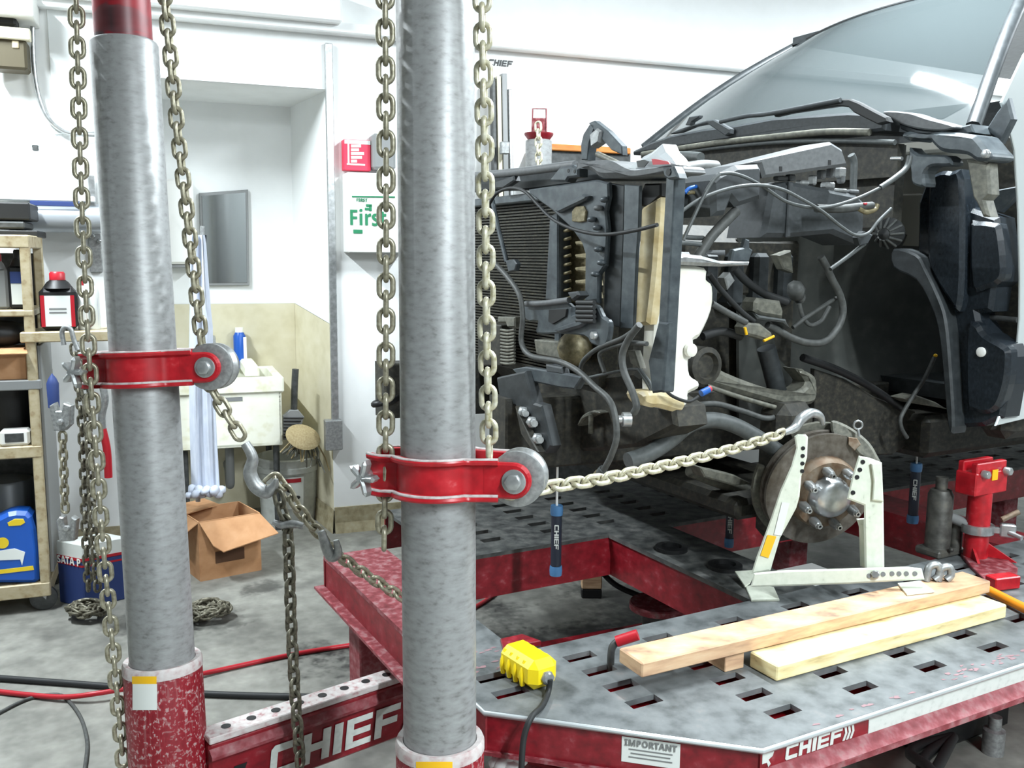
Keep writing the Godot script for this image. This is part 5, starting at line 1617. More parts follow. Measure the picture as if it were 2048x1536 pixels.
	part(t, "bracket", front_box(178, 350, 192, 420, -0.15, 0.14, 0.004), M.zinc)
	t = thing("switch_plate", "grey steel switch plate with two knobs beside the left tower", "switch", on_n(195, 520, -0.02))
	part(t, "plate", front_box(180, 466, 206, 545, -0.02, 0.02), M.cast)
	for q in [[185, 473], [199, 482]]:
		m = mb()
		m.blob(on_n(q[0], q[1], -0.035), WD * 0.012, Vector3.UP * 0.012, WN * 0.012, 10)
		part(t, "knob", m, M.zinc)
	t = thing("black_tray", "stack of black trays on the cart at the left edge", "tray", on_n(25, 462, -0.45))
	part(t, "tray", front_box(-60, 402, 61, 438, -0.45, 0.25, 0.006), M.black)
	part(t, "tray", front_box(-60, 441, 50, 456, -0.45, 0.25, 0.006), M.dark_steel)
	part(t, "tray", front_box(-60, 459, 77, 473, -0.45, 0.25, 0.004), M.black)
	# ---- cart ----
	var fr := on_y(104, 1222, 0.0)
	var q := sn(fr)
	var s1 := q.x; var n0 := q.y
	t = thing("shelf_cart", "rusty tan steel shelf cart on casters at the left edge", "cart", fr)
	for p in [[s1 - 0.035, n0], [s1 - 0.035, n0 + 0.36]]:
		m = mb()
		wb(m, p[0], p[0] + 0.035, p[1], p[1] + 0.03, 0.07, 1.44, 0.004)
		part(t, "post", m, M.tan_steel)
	var tops := []
	for h in [[470, 496, "tan"], [620, 633, "tan"], [760, 780, "grey"], [892, 916, "tan"], [1168, 1196, "tan"]]:
		var ht := on_n(60, h[0], n0).y; var hb := on_n(60, h[1], n0).y
		tops.append(ht)
		m = mb()
		wb(m, s1 - 0.9, s1 - (0.0 if h[2] == "tan" else -0.01), n0 - 0.002, n0 + 0.39, hb, ht, 0.004)
		part(t, "shelf", m, M.tan_steel if h[2] == "tan" else M.grey_panel)
	m = mb()
	wb(m, s1 - 0.05, s1 + 0.26, n0 - 0.01, n0 + 0.2, 1.065, 1.105, 0.004)
	part(t, "side_tray", m, M.tan_steel)
	m = mb()
	wb(m, s1 + 0.0, s1 + 0.012, n0 + 0.03, n0 + 0.36, 0.15, 1.05, 0.002)
	part(t, "side_panel", m, M.grey_panel)
	m = mb()
	wb(m, s1 - 0.9, s1 - 0.02, n0 + 0.37, n0 + 0.385, 0.15, 1.4)
	part(t, "back_panel", m, M.dark_steel)
	for p in [[s1 - 0.03, n0 + 0.03], [s1 - 0.75, n0 + 0.05], [s1 - 0.03, n0 + 0.33]]:
		m = mb()
		m.lathe(wl(p[0], p[1], 0.05) - WN * 0.014, WN, [Vector2(0, 0), Vector2(0.042, 0), Vector2(0.05, 0.006), Vector2(0.05, 0.022), Vector2(0.042, 0.028), Vector2(0, 0.028)], 24)
		part(t, "caster_wheel", m, M.dark_steel)
		m = mb()
		m.prism([wl(p[0] - 0.035, p[1], 0.1) - WN * 0.018, wl(p[0] + 0.02, p[1], 0.1) - WN * 0.018, wl(p[0] + 0.01, p[1], 0.045) - WN * 0.018], WN * 0.004)
		part(t, "caster_fork", m, M.cast)
	# goods on the cart, standing on its shelves
	var on_shelf := func(px: float, n: float, k: int) -> Vector3:
		var p := on_n(px, 700, n)
		return Vector3(p.x, tops[k] + 0.0005, p.z)
	var nf := n0 + 0.06
	var b0: Vector3 = on_shelf.call(48, nf + 0.02, 1)
	var bt := bottle("oil_bottle", "black oil bottle with a blue and white label on the cart shelf", b0, 0.225, 0.075, M.black, M.black, M.paper)
	m = mb()
	m.box(b0 + Vector3.UP * 0.12 - WN * 0.0262, WD * 0.028, Vector3.UP * 0.022, WN * 0.001)
	part(bt, "label_band", m, M.case_blue)
	bottle("oil_bottle", "grey bottle with a red cap at the left edge of the cart", on_shelf.call(6, nf + 0.02, 1), 0.21, 0.07, M.grey_panel, M.red_plain, null)
	var j0 := on_n(123, 700, n0 + 0.06)
	j0.y = 1.1055
	var jg := bottle("oil_jug", "black oil jug with a white label between red stripes on the side tray", j0, 0.225, 0.13, M.black, M.red_plain, M.paper)
	for k in [-1.0, 1.0]:
		m = mb()
		m.box(j0 + Vector3.UP * 0.076 - WN * 0.0435 + WD * 0.052 * k, WD * 0.007, Vector3.UP * 0.06, WN * 0.001)
		part(jg, "label_stripe", m, M.red_plain)
	m = mb()
	for k in 2:
		m.box(j0 + Vector3.UP * (0.085 - 0.014 * k) - WN * 0.044, WD * 0.03, Vector3.UP * 0.0025, WN * 0.0006)
	part(jg, "label_lines", m, M.print_grey)
	j0 = on_n(170, 700, n0 + 0.07); j0.y = 1.1055
	bottle("additive_bottle", "slim white bottle with red marks right of the oil jug", j0, 0.2, 0.04, M.paper, M.red_plain, M.red_plain, false)
	j0 = on_n(192, 700, n0 + 0.09); j0.y = 1.1055
	bottle("additive_bottle", "slim white bottle with a blue label behind the tower chain", j0, 0.2, 0.045, M.paper, M.white, M.jug_blue, false)
	var g0: Vector3 = on_shelf.call(15, nf, 2)
	t = thing("parts_box", "small open tan carton on the middle cart shelf", "box", g0)
	var gs := sn(g0)
	m = mb()
	wb(m, gs.x - 0.12, gs.x + 0.075, nf - 0.04, nf + 0.1, g0.y, g0.y + 0.12, 0.003)
	part(t, "carton", m, M.board)
	m = mb()
	m.prism([wl(gs.x - 0.12, nf - 0.045, g0.y + 0.12), wl(gs.x + 0.07, nf - 0.045, g0.y + 0.12), wl(gs.x + 0.08, nf - 0.09, g0.y + 0.105), wl(gs.x - 0.12, nf - 0.09, g0.y + 0.105)], Vector3.DOWN * 0.003)
	part(t, "carton_flap", m, M.board)
	t = thing("black_bag", "black bag lying on the tan carton on the cart", "bag", g0 + Vector3.UP * 0.13)
	m = mb()
	m.blob(wl(gs.x - 0.02, nf + 0.04, g0.y + 0.172), WD * 0.1, Vector3.UP * 0.05, WN * 0.08, 14)
	part(t, "bag", m, M.black)
	g0 = on_shelf.call(15, nf + 0.16, 3)
	t = thing("black_pail", "black pail on the lower cart shelf", "pail", g0)
	m = mb()
	m.lathe(g0, Vector3.UP, [Vector2(0, 0), Vector2(0.08, 0), Vector2(0.095, 0.2), Vector2(0.085, 0.2), Vector2(0.072, 0.02)], 24)
	part(t, "body", m, M.black)
	g0 = on_shelf.call(20, nf, 3)
	gs = sn(g0)
	t = thing("battery_charger", "small white charger with a dark screen on the lower cart shelf", "charger", g0)
	m = mb()
	wb(m, gs.x - 0.05, gs.x + 0.055, nf - 0.05, nf + 0.02, g0.y, g0.y + 0.062, 0.01)
	part(t, "body", m, M.white)
	m = mb()
	wb(m, gs.x - 0.03, gs.x + 0.035, nf - 0.053, nf - 0.048, g0.y + 0.016, g0.y + 0.05, 0.001)
	part(t, "screen", m, M.dark_steel)
	g0 = wl(s1 - 0.17, n0 + 0.252, tops[4] + 0.0005)
	t = thing("grey_drum", "dull grey drum on the bottom cart shelf behind the blue jug", "drum", g0)
	m = mb()
	m.lathe(g0, Vector3.UP, [Vector2(0, 0), Vector2(0.103, 0), Vector2(0.103, 0.36), Vector2(0.095, 0.37), Vector2(0, 0.37)], 28)
	part(t, "shell", m, plain(rgb(96, 100, 102), 0.4, 0.2))
	# blue jug and the yellow one behind it
	t = thing("coolant_jug", "blue coolant jug with a white label and yellow stripe on the cart", "jug", on_n(35, 1172, n0 + 0.02))
	var jp := zp(0, 960, 0.2447, [-160, 846, -160, 300, -60, 330, 60, 270, 130, 258, 220, 262, 260, 300, 290, 400, 315, 600, 318, 820, 280, 846])
	px_plate(t, "body", pts_n(jp, n0 + 0.004), WN * 0.09, M.jug_blue, 0.015)
	px_plate(t, "handle_gap", pts_n(zp(0, 960, 0.2447, [60, 350, 120, 318, 190, 318, 205, 350, 170, 372, 70, 378]), n0 + 0.002), WN * 0.004, M.jug_yellow, 0.001)
	m = mb()
	m.lathe(on_n(5, 1086, n0 + 0.003), -WN, [Vector2(0.022, 0), Vector2(0.022, 0.001), Vector2(0, 0.001)], 20)
	part(t, "emblem", m, M.jug_yellow)
	px_plate(t, "label", pts_n(zp(0, 960, 0.2447, [-80, 590, 120, 560, 205, 590, 180, 700, 165, 650, -80, 660]), n0 + 0.002), WN * 0.002, M.paper, 0.0)
	px_plate(t, "label_stripe", pts_n(zp(0, 960, 0.2447, [-80, 745, 270, 702, 278, 735, -80, 778]), n0 + 0.002), WN * 0.002, M.jug_yellow, 0.0)
	t = thing("coolant_jug", "yellow jug standing behind the blue coolant jug", "jug", on_n(80, 1165, n0 + 0.15))
	px_plate(t, "body", pts_n(zp(0, 960, 0.2447, [200, 420, 310, 410, 340, 480, 352, 600, 362, 800, 330, 815, 200, 815]), n0 + 0.098), WN * 0.045, M.jug_yellow, 0.015)
	# oil case on the floor
	var ca := on_y(169, 1216, 0); var cl := on_y(114, 1203, 0); var cr := on_y(262, 1196, 0)
	t = thing("oil_case", "blue and white oil carton with red lines on the floor by the cart", "box", ca)
	var e1 := (cl - ca) * 0.9; var e2 := cr - ca
	m = mb()
	m.box(ca + e1 / 2 + e2 / 2 + Vector3.UP * 0.095, e1 / 2, Vector3.UP * 0.095, e2 / 2, 0.004)
	part(t, "carton", m, M.case_blue)
	m = mb()
	m.box(ca + e1 / 2 + e2 / 2 + Vector3.UP * 0.225, e1 * 0.498, Vector3.UP * 0.034, e2 * 0.498, 0.003)
	part(t, "top_band", m, M.paper)
	m = mb()
	m.box(ca + e1 / 2 + e2 / 2 + Vector3.UP * 0.196, e1 * 0.503, Vector3.UP * 0.006, e2 * 0.503)
	m.box(ca + e1 / 2 + e2 / 2 + Vector3.UP * 0.17, e1 * 0.503, Vector3.UP * 0.004, e2 * 0.503)
	part(t, "red_line", m, M.red_plain)
	var e1n := -e1.normalized()
	var fn := e1n.cross(Vector3.UP)
	text(t, "lettering", "SATA P", 0.03, ca + e1 * 0.5 + Vector3.UP * 0.185 + (e1n.cross(Vector3.UP)).normalized() * (-0.003 if fn.dot(EYE - ca) < 0 else 0.003), e1n, Vector3.UP, M.white)
	# chains and clamps hung on the cart side
	var zc0 := -3.32
	chain("storage_chain", "pale chain between two clamps hung on the cart side", [on_z(125, 866, zc0), on_z(128, 950, zc0), on_z(131, 1040, zc0)], M.chain, 0.033, 30, "chains hung on the cart")
	chain("storage_chain", "dark chain hung on the cart side down to the floor by the blue carton", [on_z(148, 690, zc0), on_z(156, 760, zc0), on_z(164, 850, zc0), on_z(168, 960, zc0), on_z(172, 1080, zc0), on_z(178, 1195, zc0)], M.chain_dark, 0.033, 20, "chains hung on the cart")
	chain("storage_chain", "dark chain hung nearest the tower chain on the cart", [on_z(160, 720, zc0 + 0.05), on_z(172, 800, zc0 + 0.05), on_z(180, 920, zc0 + 0.05), on_z(186, 1040, zc0 + 0.05), on_z(196, 1190, zc0 + 0.05)], M.chain_dark, 0.033, 50, "chains hung on the cart")
	for k in [["grey pull clamp hung at the top of the pale cart chain", [100, 830, 98, 812, 108, 806, 112, 822, 122, 822, 126, 806, 142, 812, 140, 850, 128, 862, 106, 862]], ["grey pull clamp at the lower end of the pale cart chain", [112, 1042, 118, 1034, 126, 1036, 128, 1054, 138, 1054, 142, 1034, 152, 1040, 148, 1082, 118, 1084]]]:
		t = thing("pull_clamp", k[0], "clamp", on_z(125, 840, zc0), "pull clamps on the cart")
		px_plate(t, "jaw", px_list(k[1]).map(func(p): return on_z(p.x, p.y, zc0 + 0.02)), Vector3(0, 0, -0.03), M.cast, 0.004)
		m = mb()
		hex(m, on_z(k[1][0] + 22, k[1][1] + 14, zc0 + 0.02), Vector3(0, 0, 1), 0.012, 0.012)
		part(t, "bolt", m, M.zinc)
	t = thing("wall_hook", "bent steel hook hung from the cart side tray", "hook", on_z(130, 655, zc0))
	px_tube(t, "bar", px_list([128, 690, 124, 664, 132, 654, 142, 660, 148, 680, 156, 700]).map(func(p): return on_z(p.x, p.y, zc0 + 0.06)), 0.009, M.cast)
	t = thing("pry_bar", "red handled tool hung beside the left tower", "hand tool", on_z(213, 955, zc0))
	px_tube(t, "handle", px_list([205, 858, 214, 900, 217, 955]).map(func(p): return on_z(p.x, p.y, zc0 + 0.02)), 0.014, M.red_plain, 10)
	px_tube(t, "shaft", px_list([206, 775, 210, 800, 204, 830, 205, 858]).map(func(p): return on_z(p.x, p.y, zc0 + 0.02)), 0.013, M.cast, 10)
	t = thing("spray_bottle", "dark blue bottle hung between the cart post and the clamps", "bottle", on_z(108, 815, -3.4))
	m = mb()
	m.lathe(on_z(108, 815, -3.4), Vector3.UP, [Vector2(0, 0), Vector2(0.02, 0), Vector2(0.022, 0.09), Vector2(0.014, 0.11), Vector2(0.0, 0.13)], 14)
	part(t, "body", m, M.case_blue)
	# chain heaps on the floor
	for k in [["tangled dark chain heap on the floor right of the left tower", 418, 1228, 0.075, 5.0], ["dark chain heap on the floor at the foot of the blue carton", 172, 1228, 0.07, 9.0]]:
		var c := on_y(k[1], k[2], 0.02)
		var pts := []
		for i in 26:
			var an: float = i * 1.35 + k[4]
			var rr: float = k[3] * (0.35 + 0.65 * fmod(i * 0.618, 1.0))
			pts.append(c + Vector3(cos(an) * rr * 1.2, 0.01 + 0.035 * (1.0 - rr / k[3]) + 0.006 * (i % 3), sin(an) * rr))
		chain("chain_heap", k[0], pts, M.chain_dark, 0.034, 25, "chain heaps on the floor", Vector3.UP)
	# ---- recess: sink, mirror, dispenser ----
	var tb := on_y(566, 890, 0.45)
	var ts := sn(tb)
	t = thing("utility_sink", "white plastic utility sink on legs in the recess", "sink", wl(ts.x - 0.25, ts.y + 0.25, 0))
	m = mb()
	var sx := ts.x; var sy := ts.y
	var ww := 0.5
	var dp := 0.575 - sy
	for p in [[sx - ww, sx, sy, sy + 0.02], [sx - ww, sx, sy + dp - 0.02, sy + dp], [sx - ww, sx - ww + 0.02, sy, sy + dp], [sx - 0.02, sx, sy, sy + dp]]:
		wb(m, p[0], p[1], p[2], p[3], 0.45, 0.745, 0.006)
	wb(m, sx - ww, sx, sy, sy + dp, 0.45, 0.47, 0.004)
	part(t, "basin", m, M.tub)
	m = mb()
	for p in [[sx - ww - 0.012, sx + 0.012, sy - 0.012, sy + 0.03], [sx - ww - 0.012, sx + 0.012, sy + dp - 0.03, sy + dp + 0.01], [sx - ww - 0.012, sx - ww + 0.03, sy + 0.03, sy + dp - 0.03], [sx - 0.03, sx + 0.012, sy + 0.03, sy + dp - 0.03]]:
		wb(m, p[0], p[1], p[2], p[3], 0.72, 0.80, 0.008)
	part(t, "rim", m, M.tub)
	for p in [[sx - ww + 0.03, sy + 0.04], [sx - 0.03, sy + 0.04], [sx - ww + 0.03, sy + dp - 0.04], [sx - 0.03, sy + dp - 0.04]]:
		m = mb()
		m.tube([wl(p[0], p[1], 0), wl(p[0], p[1], 0.46)], 0.016, 10)
		part(t, "leg", m, M.dark_steel)
	m = mb()
	m.tube(curve([wl(sx - 0.25, sy + 0.2, 0.46), wl(sx - 0.25, sy + 0.2, 0.25), wl(sx - 0.25, sy + 0.27, 0.2), wl(sx - 0.25, sy + 0.34, 0.25), wl(sx - 0.25, sy + dp, 0.27)], 5), 0.022, 10)
	part(t, "drain_trap", m, M.grey_panel)
	m = mb()
	m.tube(curve([wl(sx - 0.3, sy + dp - 0.015, 0.8), wl(sx - 0.3, sy + dp - 0.015, 0.93), wl(sx - 0.3, sy + dp - 0.07, 0.97), wl(sx - 0.3, sy + dp - 0.14, 0.93)], 6), 0.01, 10)
	part(t, "faucet", m, M.zinc)
	m = mb()
	wb(m, sx - 0.31, sx - 0.19, sy - 0.002, sy + 0.001, 0.685, 0.705)
	part(t, "name_plate", m, M.print_grey)
	m = mb()
	wb(m, sx - 0.17, sx - 0.1, sy + 0.05, sy + dp - 0.02, 0.79, 0.85, 0.01)
	part(t, "soap_ledge", m, M.tub)
	t = thing("spray_can", "blue and white spray can standing on the back of the sink", "spray can", wl(sx - 0.27, sy + dp - 0.015, 0.8))
	var so := on_n(480, 712, sy + dp - 0.035)
	so.y = 0.8
	m = mb()
	m.lathe(so, Vector3.UP, [Vector2(0, 0), Vector2(0.03, 0), Vector2(0.032, 0.005), Vector2(0.032, 0.17), Vector2(0.022, 0.19)], 20)
	part(t, "can", m, M.jug_blue)
	m = mb()
	m.lathe(so, Vector3.UP, [Vector2(0.022, 0.185), Vector2(0.022, 0.215), Vector2(0, 0.215)], 16)
	m.box(so + WD * 0.026 + Vector3.UP * 0.09 - WN * 0.016, WD * 0.008, Vector3.UP * 0.075, WN * 0.012)
	part(t, "cap", m, M.white)
	t = thing("mirror", "framed wall mirror in the recess above the sink", "mirror", on_n(450, 475, 0.59))
	var mp := px_list([398, 386, 496, 379, 499, 571, 404, 572])
	px_plate(t, "frame", pts_n(mp, 0.575), WN * 0.02, M.grey_panel, 0.003)
	px_plate(t, "glass", pts_n(px_list([404, 392, 491, 385, 494, 565, 410, 566]), 0.572), WN * 0.003, M.mirror, 0.0)
	t = thing("towel_dispenser", "white paper towel dispenser on the recess wall left of the mirror", "dispenser", on_n(370, 530, 0.45))
	part(t, "case", front_box(322, 357, 392, 528, 0.47, 0.12, 0.012), M.white)
	part(t, "lip", front_box(322, 528, 388, 536, 0.49, 0.1, 0.004), M.grey_panel)
	# cloth hung over a stick in front of the sink
	t = thing("blue_cloth", "pale blue cloth hanging over a leaning stick in front of the sink", "cloth", at(400, 1000, 4.1))
	var rows := []
	for i in 15:
		var row := []
		var a := i / 14.0
		for j in 9:
			var b := j / 8.0
			var px := lerpf(lerpf(384, 384, a), lerpf(408, 441, minf(1.0, 0.55 + a * 0.4) if a > 0.35 else a * 1.6 + 0.1), b)
			var py := lerpf(470, 985, a)
			var zz := -(4.02 + 0.018 * sin(b * 14.0 + a * 2.0) - 0.04 * a)
			row.append(on_z(px - 6 * sin(a * 3.0), py, zz))
		rows.append(row)
	m = mb()
	m.grid(rows, Vector3(0, 0, 1), 0.004)
	part(t, "fabric", m, M.cloth)
	m = mb()
	for i in 11:
		var hp := on_z(380 + i * 6.2, 990 - 10 * absf(sin(i * 1.7)), -3.95 - 0.02 * sin(i * 2.1))
		m.blob(hp, Vector3(0.022, 0.012 * sin(i * 3.1), 0.0), Vector3(-0.008 * sin(i * 2.3), 0.016 + 0.012 * absf(sin(i * 1.3)), 0), Vector3(0, 0, 0.03), 8)
	part(t, "gathered_hem", m, M.cloth)
	px_tube(t, "stick", [on_z(405, 452, -4.06), on_z(396, 1003, -4.03)], 0.011, M.cast)
	# carton on the floor
	var k0 := on_y(402, 1163, 0); var k1 := on_y(522, 1140, 0); var k2 := on_y(378, 1144, 0)
	var x1 := k1 - k0
	var x2 := (k2 - k0).normalized() * 0.24
	t = thing("cardboard_box", "open brown cardboard box with a front flap folded down on the floor", "box", k0)
	var hgt := 0.265
	m = mb()
	m.box(k0 + x1 / 2 + Vector3.UP * hgt / 2, x1 / 2, Vector3.UP * hgt / 2, x2.normalized() * 0.003)
	m.box(k0 + x1 / 2 + x2 + Vector3.UP * hgt / 2, x1 / 2, Vector3.UP * hgt / 2, x2.normalized() * 0.003)
	m.box(k0 + x2 / 2 + Vector3.UP * hgt / 2, x2 / 2, Vector3.UP * hgt / 2, x1.normalized() * 0.003)
	m.box(k0 + x1 + x2 / 2 + Vector3.UP * hgt / 2, x2 / 2, Vector3.UP * hgt / 2, x1.normalized() * 0.003)
	m.box(k0 + x1 / 2 + x2 / 2 + Vector3.UP * 0.004, x1 / 2, Vector3.UP * 0.003, x2 / 2)
	part(t, "carton", m, M.board)
	var up := Vector3.UP * hgt
	var fo := -x2.normalized()
	px_plate(t, "front_flap", [k0 + up, k0 + x1 + up, k0 + x1 * 1.16 + up + fo * 0.1 - Vector3.UP * 0.075, k0 + x1 * 0.22 + up + fo * 0.12 - Vector3.UP * 0.11, k0 + x1 * 0.1 + up + fo * 0.09 - Vector3.UP * 0.085], Vector3(0, -0.004, 0), M.board, 0.0)
	px_plate(t, "side_flap", [k0 + up, k0 + x2 + up, k0 + x2 * 0.9 + up - x1.normalized() * 0.07 - Vector3.UP * 0.03, k0 + x2 * 0.1 + up - x1.normalized() * 0.07 - Vector3.UP * 0.06], Vector3(0, -0.004, 0), M.board, 0.0)
	m = mb()
	m.box(k0 + x1 * 0.48 + fo * 0.0045 + Vector3.UP * 0.095, x1 * 0.24, Vector3.UP * 0.026, fo * 0.0006)
	part(t, "stamp", m, plain(rgb(84, 56, 36), 0.8))
	t = thing("cardboard_sheet", "flat piece of cardboard across the back of the open box under the cloth", "cardboard", at(440, 1005, 3.95))
	px_plate(t, "sheet", [k0 + x2 * 0.55 + up * 1.03 - x1 * 0.05, k0 + x1 * 0.6 + x2 * 0.8 + up * 1.05, k0 + x1 * 0.5 + x2 * 1.3 + up * 1.07, k0 + x2 * 1.2 + up * 1.04 - x1 * 0.05], Vector3(0, -0.005, 0), M.board, 0.0)
	# bucket, brush, broom
	var bo := on_y(578, 1036, 0)
	t = thing("bucket", "grey white plastic bucket with a warning label beside the recess corner", "bucket", bo)
	m = mb()
	m.lathe(bo, Vector3.UP, [Vector2(0, 0), Vector2(0.138, 0), Vector2(0.142, 0.008), Vector2(0.158, 0.27), Vector2(0.166, 0.275), Vector2(0.166, 0.3), Vector2(0.158, 0.305), Vector2(0.16, 0.335), Vector2(0.168, 0.345), Vector2(0.158, 0.35), Vector2(0.15, 0.34), Vector2(0.14, 0.02)], 36)
	part(t, "pail", m, M.pail)
	m = mb()
	var lr := []
	for i in 2:
		var row := []
		for j in 7:
			var an := lerpf(0.1, 0.75, j / 6.0)
			var d := Vector3(sin(an), 0, cos(an))
			row.append(bo + d * (0.1645 if i == 0 else 0.1535) + Vector3.UP * (0.26 if i == 0 else 0.09))
		lr.append(row)
	m.grid(lr, EYE - bo, 0.001)
	part(t, "warning_label", m, M.paper)
	m = mb()
	lr = []
	for i in 2:
		var row := []
		for j in 5:
			var an := lerpf(0.16, 0.66, j / 4.0)
			row.append(bo + Vector3(sin(an), 0, cos(an)) * (0.1652 if i == 0 else 0.164) + Vector3.UP * (0.253 if i == 0 else 0.232))
		lr.append(row)
	m.grid(lr, EYE - bo, 0.0008)
	part(t, "label_heading", m, M.red_plain)
	m = mb()
	m.blob(bo + Vector3(sin(0.3), 0, cos(0.3)) * 0.158 + Vector3.UP * 0.19, Vector3(0.018, 0, -0.006), Vector3.UP * 0.012, Vector3(0.002, 0, 0.006), 8)
	m.blob(bo + Vector3(sin(0.5), 0, cos(0.5)) * 0.156 + Vector3.UP * 0.15, Vector3(0.02, 0, -0.01), Vector3.UP * 0.012, Vector3(0.002, 0, 0.006), 8)
	part(t, "label_picture", m, M.black)
	var bn := sn(bo).y - 0.02
	t = thing("scrub_brush", "black and grey scrub brush hung with its ribbed head beside the sink", "brush", on_n(590, 880, sy + 0.1))
	px_tube(t, "handle", pts_n(px_list([591, 738, 589, 780, 588, 822]), sy + 0.05), 0.017, M.dark_steel, 10)
	px_plate(t, "head", pts_n(px_list([566, 832, 580, 820, 597, 820, 609, 834, 603, 850, 590, 878, 566, 880]), sy + 0.03), WN * 0.03, M.grey_panel, 0.004)
	for i in 7:
		m = mb()
		var y := 836.0 + i * 6.4
		m.tube(pts_n(px_list([567, y, 607 - i * 5.0, y]), sy + 0.025), 0.0035, 6)
		part(t, "bristle_row", m, M.black)
	t = thing("straw_broom", "worn straw broom head resting on the bucket", "broom", bo + Vector3.UP * 0.35)
	m = mb()
	m.lathe(on_n(606, 874, sy - 0.07), -WN * 0.6 + Vector3.UP * 0.8 + WD * 0.2, [Vector2(0, -0.02), Vector2(0.07, -0.02), Vector2(0.088, 0.0), Vector2(0.075, 0.012), Vector2(0.03, 0.03), Vector2(0, 0.032)], 20)
	part(t, "cap", m, M.straw)
	for i in 22:
		m = mb()
		var a := i / 21.0
		var p0 := on_n(lerpf(580, 636, a), 885 + 10 * sin(a * 9.0), sy - 0.07 - 0.03 * sin(i * 2.3))
		var p1 := on_n(lerpf(560, 650, a) + 12 * sin(i * 3.1), 905 + 45 * a * absf(sin(i * 1.9)), sy - 0.09 - 0.03 * sin(i * 1.7))
		m.tube([p0, p0.lerp(p1, 0.5) + WD * 0.008 * sin(i * 1.3), p1], 0.004, 5)
		part(t, "bristle_bundle", m, M.grime_light if i % 3 else M.straw)
	t = thing("junction_box", "grey electrical box on the recess corner behind the bucket", "electrical box", on_n(670, 900, -0.05))
	part(t, "box", front_box(652, 842, 686, 902, -0.05, 0.06, 0.004), M.cast)
	# ---- right part of the wall ----
	t = thing("wall_sign", "red notice sign with white lettering above the first aid cabinet", "sign", on_n(715, 340, -0.05))
	part(t, "board", front_box(688, 278, 742, 340, -0.06, 0.06, 0.003), M.sign_red)
	part(t, "border", front_box(689, 279, 741, 287, -0.0615, 0.002, 0.0), M.paper)
	m = mb()
	for i in 5:
		var y := 292.0 + i * 7.6
		var a := on_n(702, y, -0.062); var b := on_n([722, 718, 728, 724, 714][i], y, -0.062)
		m.box((a + b) / 2, (b - a) / 2, Vector3.UP * 0.0065, WN * 0.001)
	m.box(on_n(697, 308, -0.062), WD * 0.004, Vector3.UP * 0.052, WN * 0.001)
	m.box(on_n(712, 329, -0.062), WD * 0.044, Vector3.UP * 0.004, WN * 0.001)
	part(t, "lettering", m, M.white)
	t = thing("bell_box", "grey alarm bell box on the wall behind the near tower chain", "alarm box", on_n(757, 335, -0.1))
	part(t, "box", front_box(746, 266, 792, 338, -0.1, 0.1, 0.012), M.grey_panel)
	t = thing("first_aid_cabinet", "white first aid cabinet with green lettering on the wall", "cabinet", on_n(740, 505, -0.14))
	part(t, "case", front_box(697, 344, 815, 505, -0.14, 0.137, 0.004), M.white)
	m = mb()
	var h0 := on_n(704, 393, -0.142); var h1 := on_n(790, 394, -0.142)
	m.box((h0 + h1) / 2, (h1 - h0) / 2, Vector3.UP * 0.0035, WN * 0.001)
	part(t, "green_line", m, M.green)
	m = mb()
	m.box(on_n(716, 463, -0.142), WD * 0.022, Vector3.UP * 0.009, WN * 0.001)
	part(t, "green_bar", m, M.green)
	m = mb()
	for qd in [[738, 411, 0.014, 0.006], [741, 416, 0.006, 0.014], [734, 418, 0.01, 0.006]]:
		m.box(on_n(qd[0], qd[1], -0.142), WD * qd[2], Vector3.UP * qd[3], WN * 0.001)
	part(t, "green_cross", m, M.green)
	text(t, "lettering", "First", 0.072, on_n(736, 436, -0.143), WD, Vector3.UP, M.green, 0.85, true)
	text(t, "small_lettering", "FIRST", 0.015, on_n(724, 400, -0.143), WD, Vector3.UP, M.green, 1.0, true)
	t = thing("wall_lettering", "black CHIEF lettering stuck on the white wall under the ledge", "lettering", on_n(1000, 125, -0.003))
	chief_letters(t, "letters", on_n(976, 130, -0.003), WD, Vector3.UP, 0.03, M.black, 0, 0.25, 0.85)
	# rails leaning on the wall, third tower, bench
	for k in [["dark grey steel rail leaning on the far wall", 984, 991, 155, M.dark_steel], ["pale cream rail leaning on the far wall between dark rails", 994, 1002, 152, M.cream_paint], ["tall grey channel rail leaning on the far wall", 1004, 1014, 147, M.grey_panel], ["thin light rail leaning rightmost on the far wall", 1017, 1024, 178, M.cast]]:
		var a := on_n(k[1], k[3], -0.12); var b := on_n(k[2], k[3], -0.12)
		t = thing("measuring_rail", k[0], "rail", Vector3(a.x, 0, a.z), "measuring rails on the far wall")
		m = mb()
		m.prism([a, b, wl(sn(b).x, -0.3, 0.0), wl(sn(a).x, -0.3, 0.0)], WN * 0.04, 0.003)
		part(t, "bar", m, k[4])
		if k[3] == 147:
			m = mb()
			m.box(on_n(1009, 296, -0.2), WD * 0.02, Vector3.UP * 0.03, WN * 0.02, 0.004)
			part(t, "slider", m, M.cast)
	var to := at(1077, 330, 4.2)
	t = thing("pulling_tower", "far pulling tower with a red cap and a hanging chain beyond the truck", "pulling tower", Vector3(to.x, 0, to.z))
	m = mb()
	m.lathe(Vector3(to.x, 0, to.z), Vector3.UP, [Vector2(0.06, 0), Vector2(0.06, at(1077, 283, 4.2).y), Vector2(0.054, at(1077, 281, 4.2).y)], 28)
	part(t, "tube", m, M.tube)
	var ty := at(1077, 281, 4.2).y
	m = mb()
	m.lathe(Vector3(to.x, ty, to.z), Vector3.UP, [Vector2(0.05, 0), Vector2(0.055, 0.008), Vector2(0.066, 0.022), Vector2(0.066, 0.03), Vector2(0, 0.03)], 28)
	part(t, "cap", m, M.red)
	m = mb()
	var by := ty + 0.03
